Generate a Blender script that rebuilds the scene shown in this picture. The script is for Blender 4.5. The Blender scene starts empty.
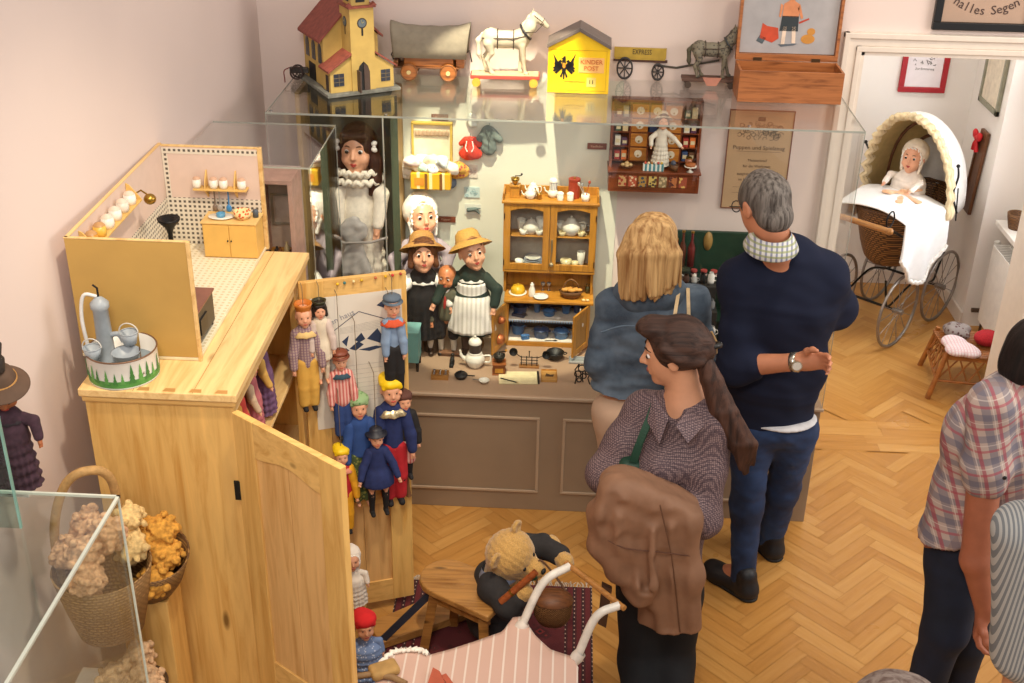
import bpy, math, random, colorsys
import numpy as np
import openvdb
from mathutils import Vector, Matrix, Euler
C = bpy.context.scene
COL = C.collection
rad = math.radians
# ---------------------------------------------------------------- camera
CAMH = 3.2
FPX = 1205.0
_th, _yw, _ro = rad(27.4), rad(2.47), rad(1.12)
_fw = np.array([-math.sin(_yw)*math.cos(_th), math.cos(_yw)*math.cos(_th), -math.sin(_th)])
_r0 = np.array([math.cos(_yw), math.sin(_yw), 0.0])
_u0 = np.cross(_r0, _fw)
_rt = _r0*math.cos(_ro) + _u0*math.sin(_ro)
_up = np.cross(_rt, _fw)
cam_d = bpy.data.cameras.new('camera')
cam = bpy.data.objects.new('camera', cam_d)
COL.objects.link(cam)
cam_d.sensor_width = 36.0
cam_d.lens = FPX/1024*36.0
cam_d.clip_start = 0.05
cam.matrix_world = Matrix(((_rt[0], _up[0], -_fw[0], 0), (_rt[1], _up[1], -_fw[1], 0), (_rt[2], _up[2], -_fw[2], CAMH), (0, 0, 0, 1)))
C.camera = cam
C.view_settings.view_transform = 'Standard'
C.view_settings.look = 'None'
C.view_settings.gamma = 1.0
C.view_settings.use_curve_mapping = False
C.view_settings.exposure = 0.3
# ---------------------------------------------------------------- world and lights
w = bpy.data.worlds.new('world')
C.world = w
w.use_nodes = True
w.node_tree.nodes['Background'].inputs[0].default_value = (1.0, 0.93, 0.88, 1)
w.node_tree.nodes['Background'].inputs[1].default_value = 0.52
def area(name, loc, target, size, power, col, shape='DISK', size_y=None):
 d = bpy.data.lights.new(name, 'AREA')
 d.shape = shape
 d.size = size
 if size_y: d.size_y = size_y
 d.energy = power
 d.color = col
 o = bpy.data.objects.new(name, d)
 COL.objects.link(o)
 o.location = loc
 o.rotation_euler = (Vector(target)-Vector(loc)).to_track_quat('-Z', 'Y').to_euler()
 return o
def spot(name, loc, target, power, angle, blend, col, rad_=0.03):
 d = bpy.data.lights.new(name, 'SPOT')
 d.energy = power
 d.spot_size = rad(angle)
 d.spot_blend = blend
 d.color = col
 d.shadow_soft_size = rad_
 o = bpy.data.objects.new(name, d)
 COL.objects.link(o)
 o.location = loc
 o.rotation_euler = (Vector(target)-Vector(loc)).to_track_quat('-Z', 'Y').to_euler()
 return o
WARM = (1.0, 0.83, 0.62)
spot('case_spotlight', (-0.35, 3.9, 3.9), (-0.27, 5.1, 1.05), 480, 21, 0.12, (1.0, 0.9, 0.66), 0.025)
spot('added_doll_fill', (-0.55, 3.7, 3.8), (-0.84, 4.98, 1.35), 190, 15, 0.5, (1.0, 0.9, 0.72), 0.03)  # added fill lamp that brightens the large doll outside the case spot
spot('wardrobe_spotlight', (-0.1, 2.3, 4.2), (-0.9, 3.3, 1.3), 200, 46, 0.7, WARM, 0.08)
spot('floor_spotlight', (1.3, 3.6, 4.3), (1.3, 4.7, 0.0), 110, 75, 0.9, WARM, 0.15)
area('hall_window_light', (3.6, 3.2, 3.0), (0.3, 4.2, 0.8), 1.8, 50, (1.0, 0.93, 0.86), 'RECTANGLE', 1.4)
area('next_room_window_light', (2.86, 5.9, 1.5), (1.2, 6.6, 0.9), 0.6, 30, (0.86, 0.92, 1.0), 'RECTANGLE', 1.4)
area('added_next_room_fill', (1.6, 6.1, 3.0), (1.7, 6.6, 0.8), 0.5, 10, (1.0, 0.95, 0.86))  # invented lamp, added to lift the dark walls of the next room
area('stair_lamp', (-0.4, 0.2, 4.4), (0.0, 3.8, 0.5), 1.0, 60, (1.0, 0.9, 0.8))
# ---------------------------------------------------------------- pixel -> world
def _ray(x, y):
 return _fw + _rt*(x-512)/FPX - _up*(y-341.5)/FPX
_O = np.array([0, 0, CAMH])
def PZ(x, y, z):
 d = _ray(x, y); return Vector(_O + d*(z-CAMH)/d[2])
def PY(x, y, yy):
 d = _ray(x, y); return Vector(_O + d*yy/d[1])
def PX(x, y, xx):
 d = _ray(x, y); return Vector(_O + d*xx/d[0])
def PP(x, y, p0, n):
 d = _ray(x, y); n = np.array(n[:]); t = ((np.array(p0[:])-_O)@n)/(d@n)
 return Vector(_O + d*t)
def MPP(v):
 return float((np.array(v[:])-_O)@_fw)/FPX
# ---------------------------------------------------------------- materials
def lin(h):
 if isinstance(h, str):
  h = h.lstrip('#'); c = [int(h[i:i+2], 16)/255 for i in (0, 2, 4)]
 else:
  c = list(h)
 return tuple([(v/12.92 if v <= 0.04045 else ((v+0.055)/1.055)**2.4) for v in c] + [1.0])
_mats = {}
def _new(name):
 m = bpy.data.materials.new(name); m.use_nodes = True
 nt = m.node_tree; b = nt.nodes['Principled BSDF']
 return m, nt, b
def _coords(nt, scale=(1, 1, 1), rot=(0, 0, 0), kind='Object'):
 tc = nt.nodes.new('ShaderNodeTexCoord'); mp = nt.nodes.new('ShaderNodeMapping')
 mp.inputs['Scale'].default_value = scale; mp.inputs['Rotation'].default_value = rot
 nt.links.new(tc.outputs[kind], mp.inputs['Vector']); return mp.outputs['Vector']
def _noise(nt, vec, scale, detail=3, rough=0.5, dist=0.0):
 n = nt.nodes.new('ShaderNodeTexNoise'); n.inputs['Scale'].default_value = scale
 n.inputs['Detail'].default_value = detail; n.inputs['Roughness'].default_value = rough
 n.inputs['Distortion'].default_value = dist
 nt.links.new(vec, n.inputs['Vector']); return n.outputs['Fac']
def _ramp(nt, fac, stops, const=False):
 r = nt.nodes.new('ShaderNodeValToRGB'); e = r.color_ramp.elements
 if const: r.color_ramp.interpolation = 'CONSTANT'
 e[0].position = stops[0][0]; e[0].color = stops[0][1]; e[1].position = stops[-1][0]; e[1].color = stops[-1][1]
 for p, c in stops[1:-1]:
  k = e.new(p); k.color = c
 nt.links.new(fac, r.inputs['Fac']); return r.outputs['Color']
def _bump(nt, b, h, strength, dist=0.002):
 n = nt.nodes.new('ShaderNodeBump'); n.inputs['Strength'].default_value = strength; n.inputs['Distance'].default_value = dist
 nt.links.new(h, n.inputs['Height']); nt.links.new(n.outputs['Normal'], b.inputs['Normal'])
def _mix(nt, fac, a, c):
 m = nt.nodes.new('ShaderNodeMix'); m.data_type = 'RGBA'
 if isinstance(fac, float): m.inputs['Factor'].default_value = fac
 else: nt.links.new(fac, m.inputs['Factor'])
 for k, v in ((6, a), (7, c)):
  if isinstance(v, tuple): m.inputs[k].default_value = v
  else: nt.links.new(v, m.inputs[k])
 return m.outputs[2]
def _math(nt, op, a, b_=None, c_=None):
 m = nt.nodes.new('ShaderNodeMath'); m.operation = op
 for i, v in enumerate((a, b_, c_)):
  if v is None: continue
  if isinstance(v, (int, float)): m.inputs[i].default_value = v
  else: nt.links.new(v, m.inputs[i])
 return m.outputs[0]
def _sep(nt, vec):
 s = nt.nodes.new('ShaderNodeSeparateXYZ'); nt.links.new(vec, s.inputs[0]); return s.outputs
def M(col, rough=0.6, metal=0.0, var=0.12, scale=25, bump=0.0, spec=0.5, sheen=0.0):
 key = ('M', str(col), rough, metal, var, scale, bump, spec, sheen)
 if key in _mats: return _mats[key]
 m, nt, b = _new('plain_%s' % str(col).strip('#'))
 c = lin(col)
 v = _coords(nt)
 n = _noise(nt, v, scale, 4)
 lo = tuple([max(0, x*(1-var)) for x in c[:3]]+[1]); hi = tuple([min(1, x*(1+var)) for x in c[:3]]+[1])
 nt.links.new(_ramp(nt, n, [(0.3, lo), (0.7, hi)]), b.inputs['Base Color'])
 b.inputs['Roughness'].default_value = rough; b.inputs['Metallic'].default_value = metal
 b.inputs['Specular IOR Level'].default_value = spec
 if sheen: b.inputs['Sheen Weight'].default_value = sheen
 if bump: _bump(nt, b, n, bump)
 _mats[key] = m; return m
def WOOD(c1, c2, axis='z', rough=0.45, scale=1.0, knots=True):
 key = ('W', c1, c2, axis, rough, scale, knots)
 if key in _mats: return _mats[key]
 m, nt, b = _new('wood_%s' % c1.strip('#'))
 s = {'x': (1.2, 14, 14), 'y': (14, 1.2, 14), 'z': (14, 14, 1.2)}[axis]
 v = _coords(nt, tuple(k*scale for k in s))
 n = _noise(nt, v, 2.2, 6, 0.6, 0.8)
 base = _ramp(nt, n, [(0.28, lin(c2)), (0.52, lin(c1)), (0.75, tuple([min(1, x*1.15) for x in lin(c1)[:3]]+[1]))])
 if knots:
  s2 = {'x': (1.5, 5, 5), 'y': (5, 1.5, 5), 'z': (5, 5, 1.5)}[axis]
  v2 = _coords(nt, tuple(k*scale for k in s2))
  vo = nt.nodes.new('ShaderNodeTexVoronoi'); vo.inputs['Scale'].default_value = 1.6
  nt.links.new(v2, vo.inputs['Vector'])
  k = _ramp(nt, vo.outputs['Distance'], [(0.045, (1, 1, 1, 1)), (0.11, (0, 0, 0, 1))])
  dk = tuple([x*0.38 for x in lin(c2)[:3]]+[1])
  base = _mix(nt, k, base, dk)
 nt.links.new(base, b.inputs['Base Color'])
 b.inputs['Roughness'].default_value = rough
 _bump(nt, b, n, 0.12, 0.001)
 _mats[key] = m; return m
def STRIPE(cols, axis='x', period=0.02, rough=0.85, noise=0.0, bump=0.0):
 """repeating stripes; cols = [(pos,color)...]"""
 key = ('S', str(cols), axis, period, rough)
 if key in _mats: return _mats[key]
 m, nt, b = _new('striped_cloth')
 o = _sep(nt, _coords(nt)); a = {'x': o[0], 'y': o[1], 'z': o[2]}[axis]
 f = _math(nt, 'FRACT', _math(nt, 'MULTIPLY', _math(nt, 'ADD', a, 10.0), 1/period))
 nt.links.new(_ramp(nt, f, [(p, lin(c)) for p, c in cols], True), b.inputs['Base Color'])
 b.inputs['Roughness'].default_value = rough
 _mats[key] = m; return m
def CHECK(base, c1, c2, period=0.02, axes='xz', w1=0.35, rough=0.85, rot=(0, 0, 0)):
 key = ('K', base, c1, c2, period, axes, w1, rot)
 if key in _mats: return _mats[key]
 m, nt, b = _new('checked_cloth')
 o = _sep(nt, _coords(nt, rot=rot)); d = {'x': o[0], 'y': o[1], 'z': o[2]}
 col = lin(base)
 for ax, cc in zip(axes, (c1, c2)):
  f = _math(nt, 'FRACT', _math(nt, 'MULTIPLY', _math(nt, 'ADD', d[ax], 10.0), 1/period))
  msk = _math(nt, 'MULTIPLY', _math(nt, 'LESS_THAN', f, w1), 0.65)
  col = _mix(nt, msk, col, lin(cc))
 nt.links.new(col, b.inputs['Base Color']); b.inputs['Roughness'].default_value = rough
 _mats[key] = m; return m
def DOTS(base, dot, scale=60, size=0.25, rough=0.8):
 key = ('D', base, dot, scale, size)
 if key in _mats: return _mats[key]
 m, nt, b = _new('dotted')
 vo = nt.nodes.new('ShaderNodeTexVoronoi'); vo.inputs['Scale'].default_value = scale
 nt.links.new(_coords(nt), vo.inputs['Vector'])
 nt.links.new(_ramp(nt, vo.outputs['Distance'], [(0, lin(dot)), (size, lin(base))], True), b.inputs['Base Color'])
 b.inputs['Roughness'].default_value = rough
 _mats[key] = m; return m
def HAIR(c1, c2, axis='z', scale=1.0, rough=0.6):
 key = ('H', c1, c2, axis, scale)
 if key in _mats: return _mats[key]
 m, nt, b = _new('hair_%s' % c1.strip('#'))
 s = {'x': (2, 60, 60), 'y': (60, 2, 60), 'z': (60, 60, 3)}[axis]
 n = _noise(nt, _coords(nt, tuple(k*scale for k in s)), 1.6, 4, 0.6, 0.4)
 nt.links.new(_ramp(nt, n, [(0.33, lin(c2)), (0.62, lin(c1))]), b.inputs['Base Color'])
 b.inputs['Roughness'].default_value = rough; b.inputs['Specular IOR Level'].default_value = 0.3
 _bump(nt, b, n, 0.7, 0.005)
 _mats[key] = m; return m
def WICKER(c1, c2, scale=1.0):
 key = ('WK', c1, c2, scale)
 if key in _mats: return _mats[key]
 m, nt, b = _new('wicker')
 br = nt.nodes.new('ShaderNodeTexBrick'); br.inputs['Scale'].default_value = 30*scale
 br.inputs['Color1'].default_value = lin(c1); br.inputs['Color2'].default_value = tuple([x*0.55 for x in lin(c1)[:3]]+[1])
 br.inputs['Mortar'].default_value = lin(c2); br.inputs['Mortar Size'].default_value = 0.09; br.inputs['Mortar Smooth'].default_value = 0.3
 br.inputs['Brick Width'].default_value = 0.6; br.inputs['Row Height'].default_value = 0.3
 v = _coords(nt); o = _sep(nt, v); cb = nt.nodes.new('ShaderNodeCombineXYZ')
 nt.links.new(_math(nt, 'ADD', o[0], o[1]), cb.inputs[0]); nt.links.new(o[2], cb.inputs[1])
 nt.links.new(cb.outputs[0], br.inputs['Vector'])
 nt.links.new(br.outputs['Color'], b.inputs['Base Color']); b.inputs['Roughness'].default_value = 0.6
 _bump(nt, b, br.outputs['Fac'], -1.0, 0.006)
 _mats[key] = m; return m
def GLASS(tint=(0.985, 0.995, 0.99), refl=1.0, ior=1.5, key='g'):
 key = ('G', tint, refl, ior, key)
 if key in _mats: return _mats[key]
 m = bpy.data.materials.new('glass'); m.use_nodes = True; nt = m.node_tree
 nt.nodes.remove(nt.nodes['Principled BSDF']); out = nt.nodes['Material Output']
 t = nt.nodes.new('ShaderNodeBsdfTransparent'); t.inputs[0].default_value = tint+(1,)
 g = nt.nodes.new('ShaderNodeBsdfGlossy'); g.inputs['Roughness'].default_value = 0.0; g.inputs[0].default_value = (1, 1, 1, 1)
 ge = nt.nodes.new('ShaderNodeNewGeometry'); vm = nt.nodes.new('ShaderNodeVectorMath'); vm.operation = 'DOT_PRODUCT'
 nt.links.new(ge.outputs['Normal'], vm.inputs[0]); nt.links.new(ge.outputs['Incoming'], vm.inputs[1])
 c_ = _math(nt, 'SUBTRACT', 1.0, _math(nt, 'ABSOLUTE', vm.outputs['Value']))
 fr = _math(nt, 'MULTIPLY_ADD', _math(nt, 'POWER', c_, 5.0), 0.96, 0.035)
 mx = nt.nodes.new('ShaderNodeMixShader')
 nt.links.new(_math(nt, 'MULTIPLY', fr, refl), mx.inputs[0])
 nt.links.new(t.outputs[0], mx.inputs[1]); nt.links.new(g.outputs[0], mx.inputs[2])
 nt.links.new(mx.outputs[0], out.inputs[0])
 _mats[key] = m; return m
def WALL(c='#e6d6cd'):
 key = ('WALL', c)
 if key in _mats: return _mats[key]
 m, nt, b = _new('plaster')
 v = _coords(nt)
 n = _noise(nt, v, 1.3, 3); n2 = _noise(nt, v, 70, 4)
 c1 = lin(c); c0 = tuple([x*0.95 for x in c1[:3]]+[1])
 nt.links.new(_ramp(nt, n, [(0.35, c0), (0.65, c1)]), b.inputs['Base Color'])
 b.inputs['Roughness'].default_value = 0.85; _bump(nt, b, n2, 0.12, 0.003)
 _mats[key] = m; return m
GL = GLASS()
EDGE = M('#8fb5a6', 0.15, var=0.05, spec=0.8)
BLACK = M('#141414', 0.5); IRON = M('#1d1c1c', 0.45, 0.6); WHITE = M('#efeae2', 0.5, var=0.05)
BRASS = M('#a8843a', 0.3, 0.9); STEEL = M('#b8b8b8', 0.25, 0.95)
PINE = WOOD('#dfb469', '#c79347'); PINEX = WOOD('#e0b66e', '#c8964c', 'x'); PINEY = WOOD('#ecca8c', '#d6a967', 'y')
OAK = WOOD('#b9802f', '#8c5a1e', 'z', 0.35, 1.5, False); OAKX = WOOD('#b9802f', '#8c5a1e', 'x', 0.35, 1.5, False)
SKIN = M('#d29a78', 0.5, var=0.06, spec=0.4); SKIN2 = M('#c58463', 0.5, var=0.08); DSKIN = M('#e0a583', 0.38, var=0.05); DCHEEK = M('#d2705a', 0.45, var=0.05)
LIP = M('#b23a33', 0.4); EYEW = M('#f2eee8', 0.2, var=0.02); IRISB = M('#2c2620', 0.15); IRISBL = M('#3d5872', 0.15)
STRAW = M('#bd9452', 0.75, var=0.25, scale=160, bump=0.5)
# ---------------------------------------------------------------- objects
def props(o, label=None, cat=None, group=None, kind=None):
 if label: o['label'] = label
 if cat: o['category'] = cat
 if group: o['group'] = group
 if kind: o['kind'] = kind
 return o
def thing(name, label, cat, loc=(0, 0, 0), rz=0.0, group=None, rot=None):
 o = bpy.data.objects.new(name, None); COL.objects.link(o)
 o.empty_display_size = 0.05
 o.location = loc; o.rotation_euler = rot if rot else (0, 0, rz)
 return props(o, label, cat, group)
def origin_of(parent):
 """world matrix of parent chain (root things only have loc/rot)."""
 m = Matrix.Identity(4); o = parent
 while o is not None:
  m = Matrix.LocRotScale(o.location, o.rotation_euler, o.scale) @ m; o = o.parent
 return m
def mesh_obj(name, V, F, mat, parent=None, smooth=True, world=False, bevel=0.0, sub=0, solid=0.0, flags=None, label=None):
 """V local to parent unless world=True; parts get their origin at the parent's origin"""
 me = bpy.data.meshes.new(name)
 V = np.asarray(V, dtype=np.float64).reshape(-1, 3)
 if world and parent is not None:
  mi = np.array(origin_of(parent).inverted())
  V = V @ mi[:3, :3].T + mi[:3, 3]
 me.from_pydata(V.tolist(), [], F if isinstance(F, list) else F.tolist())
 me.update()
 if flags is not None:
  me.polygons.foreach_set('use_smooth', flags)
 else:
  me.polygons.foreach_set('use_smooth', [smooth]*len(me.polygons))
 me.materials.append(mat)
 o = bpy.data.objects.new(name, me); COL.objects.link(o)
 o.parent = parent
 if solid:
  s = o.modifiers.new('solid', 'SOLIDIFY'); s.thickness = solid; s.offset = 0
 if bevel:
  b = o.modifiers.new('bevel', 'BEVEL'); b.width = bevel; b.segments = 2; b.limit_method = 'ANGLE'; b.angle_limit = rad(40)
 if sub:
  s = o.modifiers.new('sub', 'SUBSURF'); s.levels = sub; s.render_levels = sub
 if label: o['label'] = label
 return o
def frame_of(axis):
 a = Vector(axis).normalized(); t = Vector((0, 0, 1)) if abs(a.z) < 0.9 else Vector((1, 0, 0))
 u = a.cross(t).normalized(); return u, a.cross(u)
class MB:
 def __init__(s): s.v = []; s.f = []; s.sm = []
 def add(s, V, F, smooth=False):
  n = len(s.v); s.v += [tuple(p) for p in V]; s.f += [tuple(i+n for i in f) for f in F]; s.sm += [smooth]*len(F); return s
 def box(s, x0, x1, y0, y1, z0, z1, T=None):
  P = [(x0, y0, z0), (x1, y0, z0), (x1, y1, z0), (x0, y1, z0), (x0, y0, z1), (x1, y0, z1), (x1, y1, z1), (x0, y1, z1)]
  if T is not None: P = [T @ Vector(p) for p in P]
  return s.add(P, [(3, 2, 1, 0), (4, 5, 6, 7), (0, 1, 5, 4), (1, 2, 6, 5), (2, 3, 7, 6), (3, 0, 4, 7)])
 def cb(s, c, hx, hy, hz, T=None):
  if T is None: T = Matrix.Identity(4)
  T = Matrix.Translation(Vector(c)) @ T
  return s.box(-hx, hx, -hy, hy, -hz, hz, T)
 def beam(s, a, b, w, h):
  """rectangular bar from a to b, w horizontal, h vertical-ish"""
  a = Vector(a); b = Vector(b); d = (b-a).normalized()
  t = Vector((0, 0, 1)) if abs(d.z) < 0.95 else Vector((0, 1, 0))
  u = d.cross(t).normalized()*w/2; v = u.cross(d).normalized()*h/2
  P = [a-u-v, a+u-v, a+u+v, a-u+v, b-u-v, b+u-v, b+u+v, b-u+v]
  return s.add(P, [(0, 3, 2, 1)[::-1], (4, 7, 6, 5)[::-1], (0, 1, 5, 4)[::-1], (1, 2, 6, 5)[::-1], (2, 3, 7, 6)[::-1], (3, 0, 4, 7)[::-1]][:])
 def cyl(s, a, b, r0, r1=None, n=14, caps=True):
  a = Vector(a); b = Vector(b); r1 = r0 if r1 is None else r1
  u, v = frame_of(b-a)
  R = [(math.cos(2*math.pi*i/n), math.sin(2*math.pi*i/n)) for i in range(n)]
  A = [a+u*c*r0+v*q*r0 for c, q in R]; B = [b+u*c*r1+v*q*r1 for c, q in R]
  s.add(A+B, [(i, (i+1) % n, n+(i+1) % n, n+i)[::-1] for i in range(n)], True)
  if caps:
   if r0 > 1e-5: s.add(A, [tuple(range(n))])
   if r1 > 1e-5: s.add(B, [tuple(range(n))[::-1]])
  return s
 def lathe(s, prof, c=(0, 0, 0), n=20, axis=(0, 0, 1), wob=None, sx=1, sy=1):
  a = Vector(axis).normalized()
  if abs(a.z) > 0.999: u, v = Vector((1, 0, 0)), Vector((0, 1, 0))
  else: u, v = frame_of(a)
  c = Vector(c); V = []
  for r, z in prof:
   for i in range(n):
    t = 2*math.pi*i/n; rr = max(r, 1e-5)*(1+(wob(t, z) if wob else 0))
    V.append(c+u*math.cos(t)*rr*sx+v*math.sin(t)*rr*sy+a*z)
  F = [(j*n+i, j*n+(i+1) % n, (j+1)*n+(i+1) % n, (j+1)*n+i) for j in range(len(prof)-1) for i in range(n)]
  return s.add(V, F, True)
 def tube(s, pts, r, n=8, closed=False):
  pts = [Vector(p) for p in pts]; m = len(pts)
  rr = r if isinstance(r, (list, tuple)) else [r]*m
  V = []; pu = None
  for i, p in enumerate(pts):
   if closed: d = pts[(i+1) % m]-pts[i-1]
   else: d = pts[min(i+1, m-1)]-pts[max(i-1, 0)]
   if d.length < 1e-9: d = Vector((0, 0, 1))
   d.normalize()
   if pu is None: u, v = frame_of(d)
   else:
    u = (pu-d*pu.dot(d))
    u = u.normalized() if u.length > 1e-6 else frame_of(d)[0]
    v = d.cross(u)
   pu = u
   for k in range(n):
    t = 2*math.pi*k/n; V.append(p+u*math.cos(t)*rr[i]+v*math.sin(t)*rr[i])
  L = m if closed else m-1
  F = [(j*n+i, j*n+(i+1) % n, ((j+1) % m)*n+(i+1) % n, ((j+1) % m)*n+i) for j in range(L) for i in range(n)]
  s.add(V, F, True)
  if not closed:
   s.add(V[:n], [tuple(range(n))[::-1]]); s.add(V[-n:], [tuple(range(n))])
  return s
 def sph(s, c, r, nu=14, nv=9, T=None):
  r = (r, r, r) if isinstance(r, (int, float)) else r
  V = []; c = Vector(c)
  for j in range(nv+1):
   ph = math.pi*j/nv
   for i in range(nu):
    t = 2*math.pi*i/nu
    p = Vector((r[0]*math.sin(ph)*math.cos(t), r[1]*math.sin(ph)*math.sin(t), r[2]*math.cos(ph)))
    if T is not None: p = T @ p
    V.append(c+p)
  F = [(j*nu+i, (j+1)*nu+i, (j+1)*nu+(i+1) % nu, j*nu+(i+1) % nu) for j in range(nv) for i in range(nu)]
  return s.add(V, F, True)
 def torus(s, c, R, r, axis=(0, 0, 1), n=28, m=8, sx=1, sy=1, a0=0, a1=None):
  u, v = frame_of(axis); c = Vector(c)
  if a1 is None:
   return s.tube([c+u*math.cos(2*math.pi*i/n)*R*sx+v*math.sin(2*math.pi*i/n)*R*sy for i in range(n)], r, m, True)
  return s.tube([c+u*math.cos(a0+(a1-a0)*i/n)*R*sx+v*math.sin(a0+(a1-a0)*i/n)*R*sy for i in range(n+1)], r, m)
 def prism(s, poly, vec):
  P = [Vector(p) for p in poly]; n = len(P); vec = Vector(vec)
  nrm = Vector((0, 0, 0))
  for i in range(n): nrm += P[i].cross(P[(i+1) % n])
  if nrm.dot(vec) > 0: P = P[::-1]
  Q = [p+vec for p in P]
  s.add(P+Q, [tuple(range(n)), tuple(range(2*n-1, n-1, -1))]+[(i, n+i, n+(i+1) % n, (i+1) % n) for i in range(n)])
  return s
 def grid(s, fn, nu, nv, smooth=True):
  V = [fn(i/nu, j/nv) for j in range(nv+1) for i in range(nu+1)]
  F = [(j*(nu+1)+i, j*(nu+1)+i+1, (j+1)*(nu+1)+i+1, (j+1)*(nu+1)+i) for j in range(nv) for i in range(nu)]
  return s.add(V, F, smooth)
 def obj(s, name, mat, parent=None, bevel=0.0, world=False, sub=0, solid=0.0, label=None):
  return mesh_obj(name, s.v, s.f, mat, parent, world=world, bevel=bevel, sub=sub, solid=solid, flags=s.sm, label=label)
def bez(pts, n=12):
 """Catmull-Rom through pts"""
 P = [Vector(p) for p in pts]; P = [P[0]*2-P[1]]+P+[P[-1]*2-P[-2]]; out = []
 for i in range(1, len(P)-2):
  for k in range(n):
   t = k/n; a, b, c, d = P[i-1:i+3]
   out.append(0.5*((2*b)+(c-a)*t+(2*a-5*b+4*c-d)*t*t+(3*b-a-3*c+d)*t**3))
 out.append(P[-2]); return out
def text(name, body, size, loc, u, v, mat, parent, extrude=0.0006, align='CENTER', label=None, world=True):
 """lettering lying in the plane spanned by u (reading direction) and v (up)"""
 cu = bpy.data.curves.new('lettering', 'FONT'); cu.body = body; cu.size = size; cu.align_x = align; cu.align_y = 'CENTER'; cu.extrude = extrude; cu.resolution_u = 2
 t = bpy.data.objects.new('lettering_tmp', cu); COL.objects.link(t)
 dg = bpy.context.evaluated_depsgraph_get()
 me = bpy.data.meshes.new_from_object(t.evaluated_get(dg))
 V = np.array([x.co[:] for x in me.vertices]); F = [tuple(p.vertices) for p in me.polygons]
 bpy.data.objects.remove(t); bpy.data.meshes.remove(me)
 u = Vector(u).normalized(); v = Vector(v).normalized(); w_ = u.cross(v)
 R = np.array([u[:], v[:], w_[:]])
 W = V @ R + np.array(Vector(loc)[:])
 return mesh_obj(name, W, F, mat, parent, smooth=False, world=world, label=label)
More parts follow.
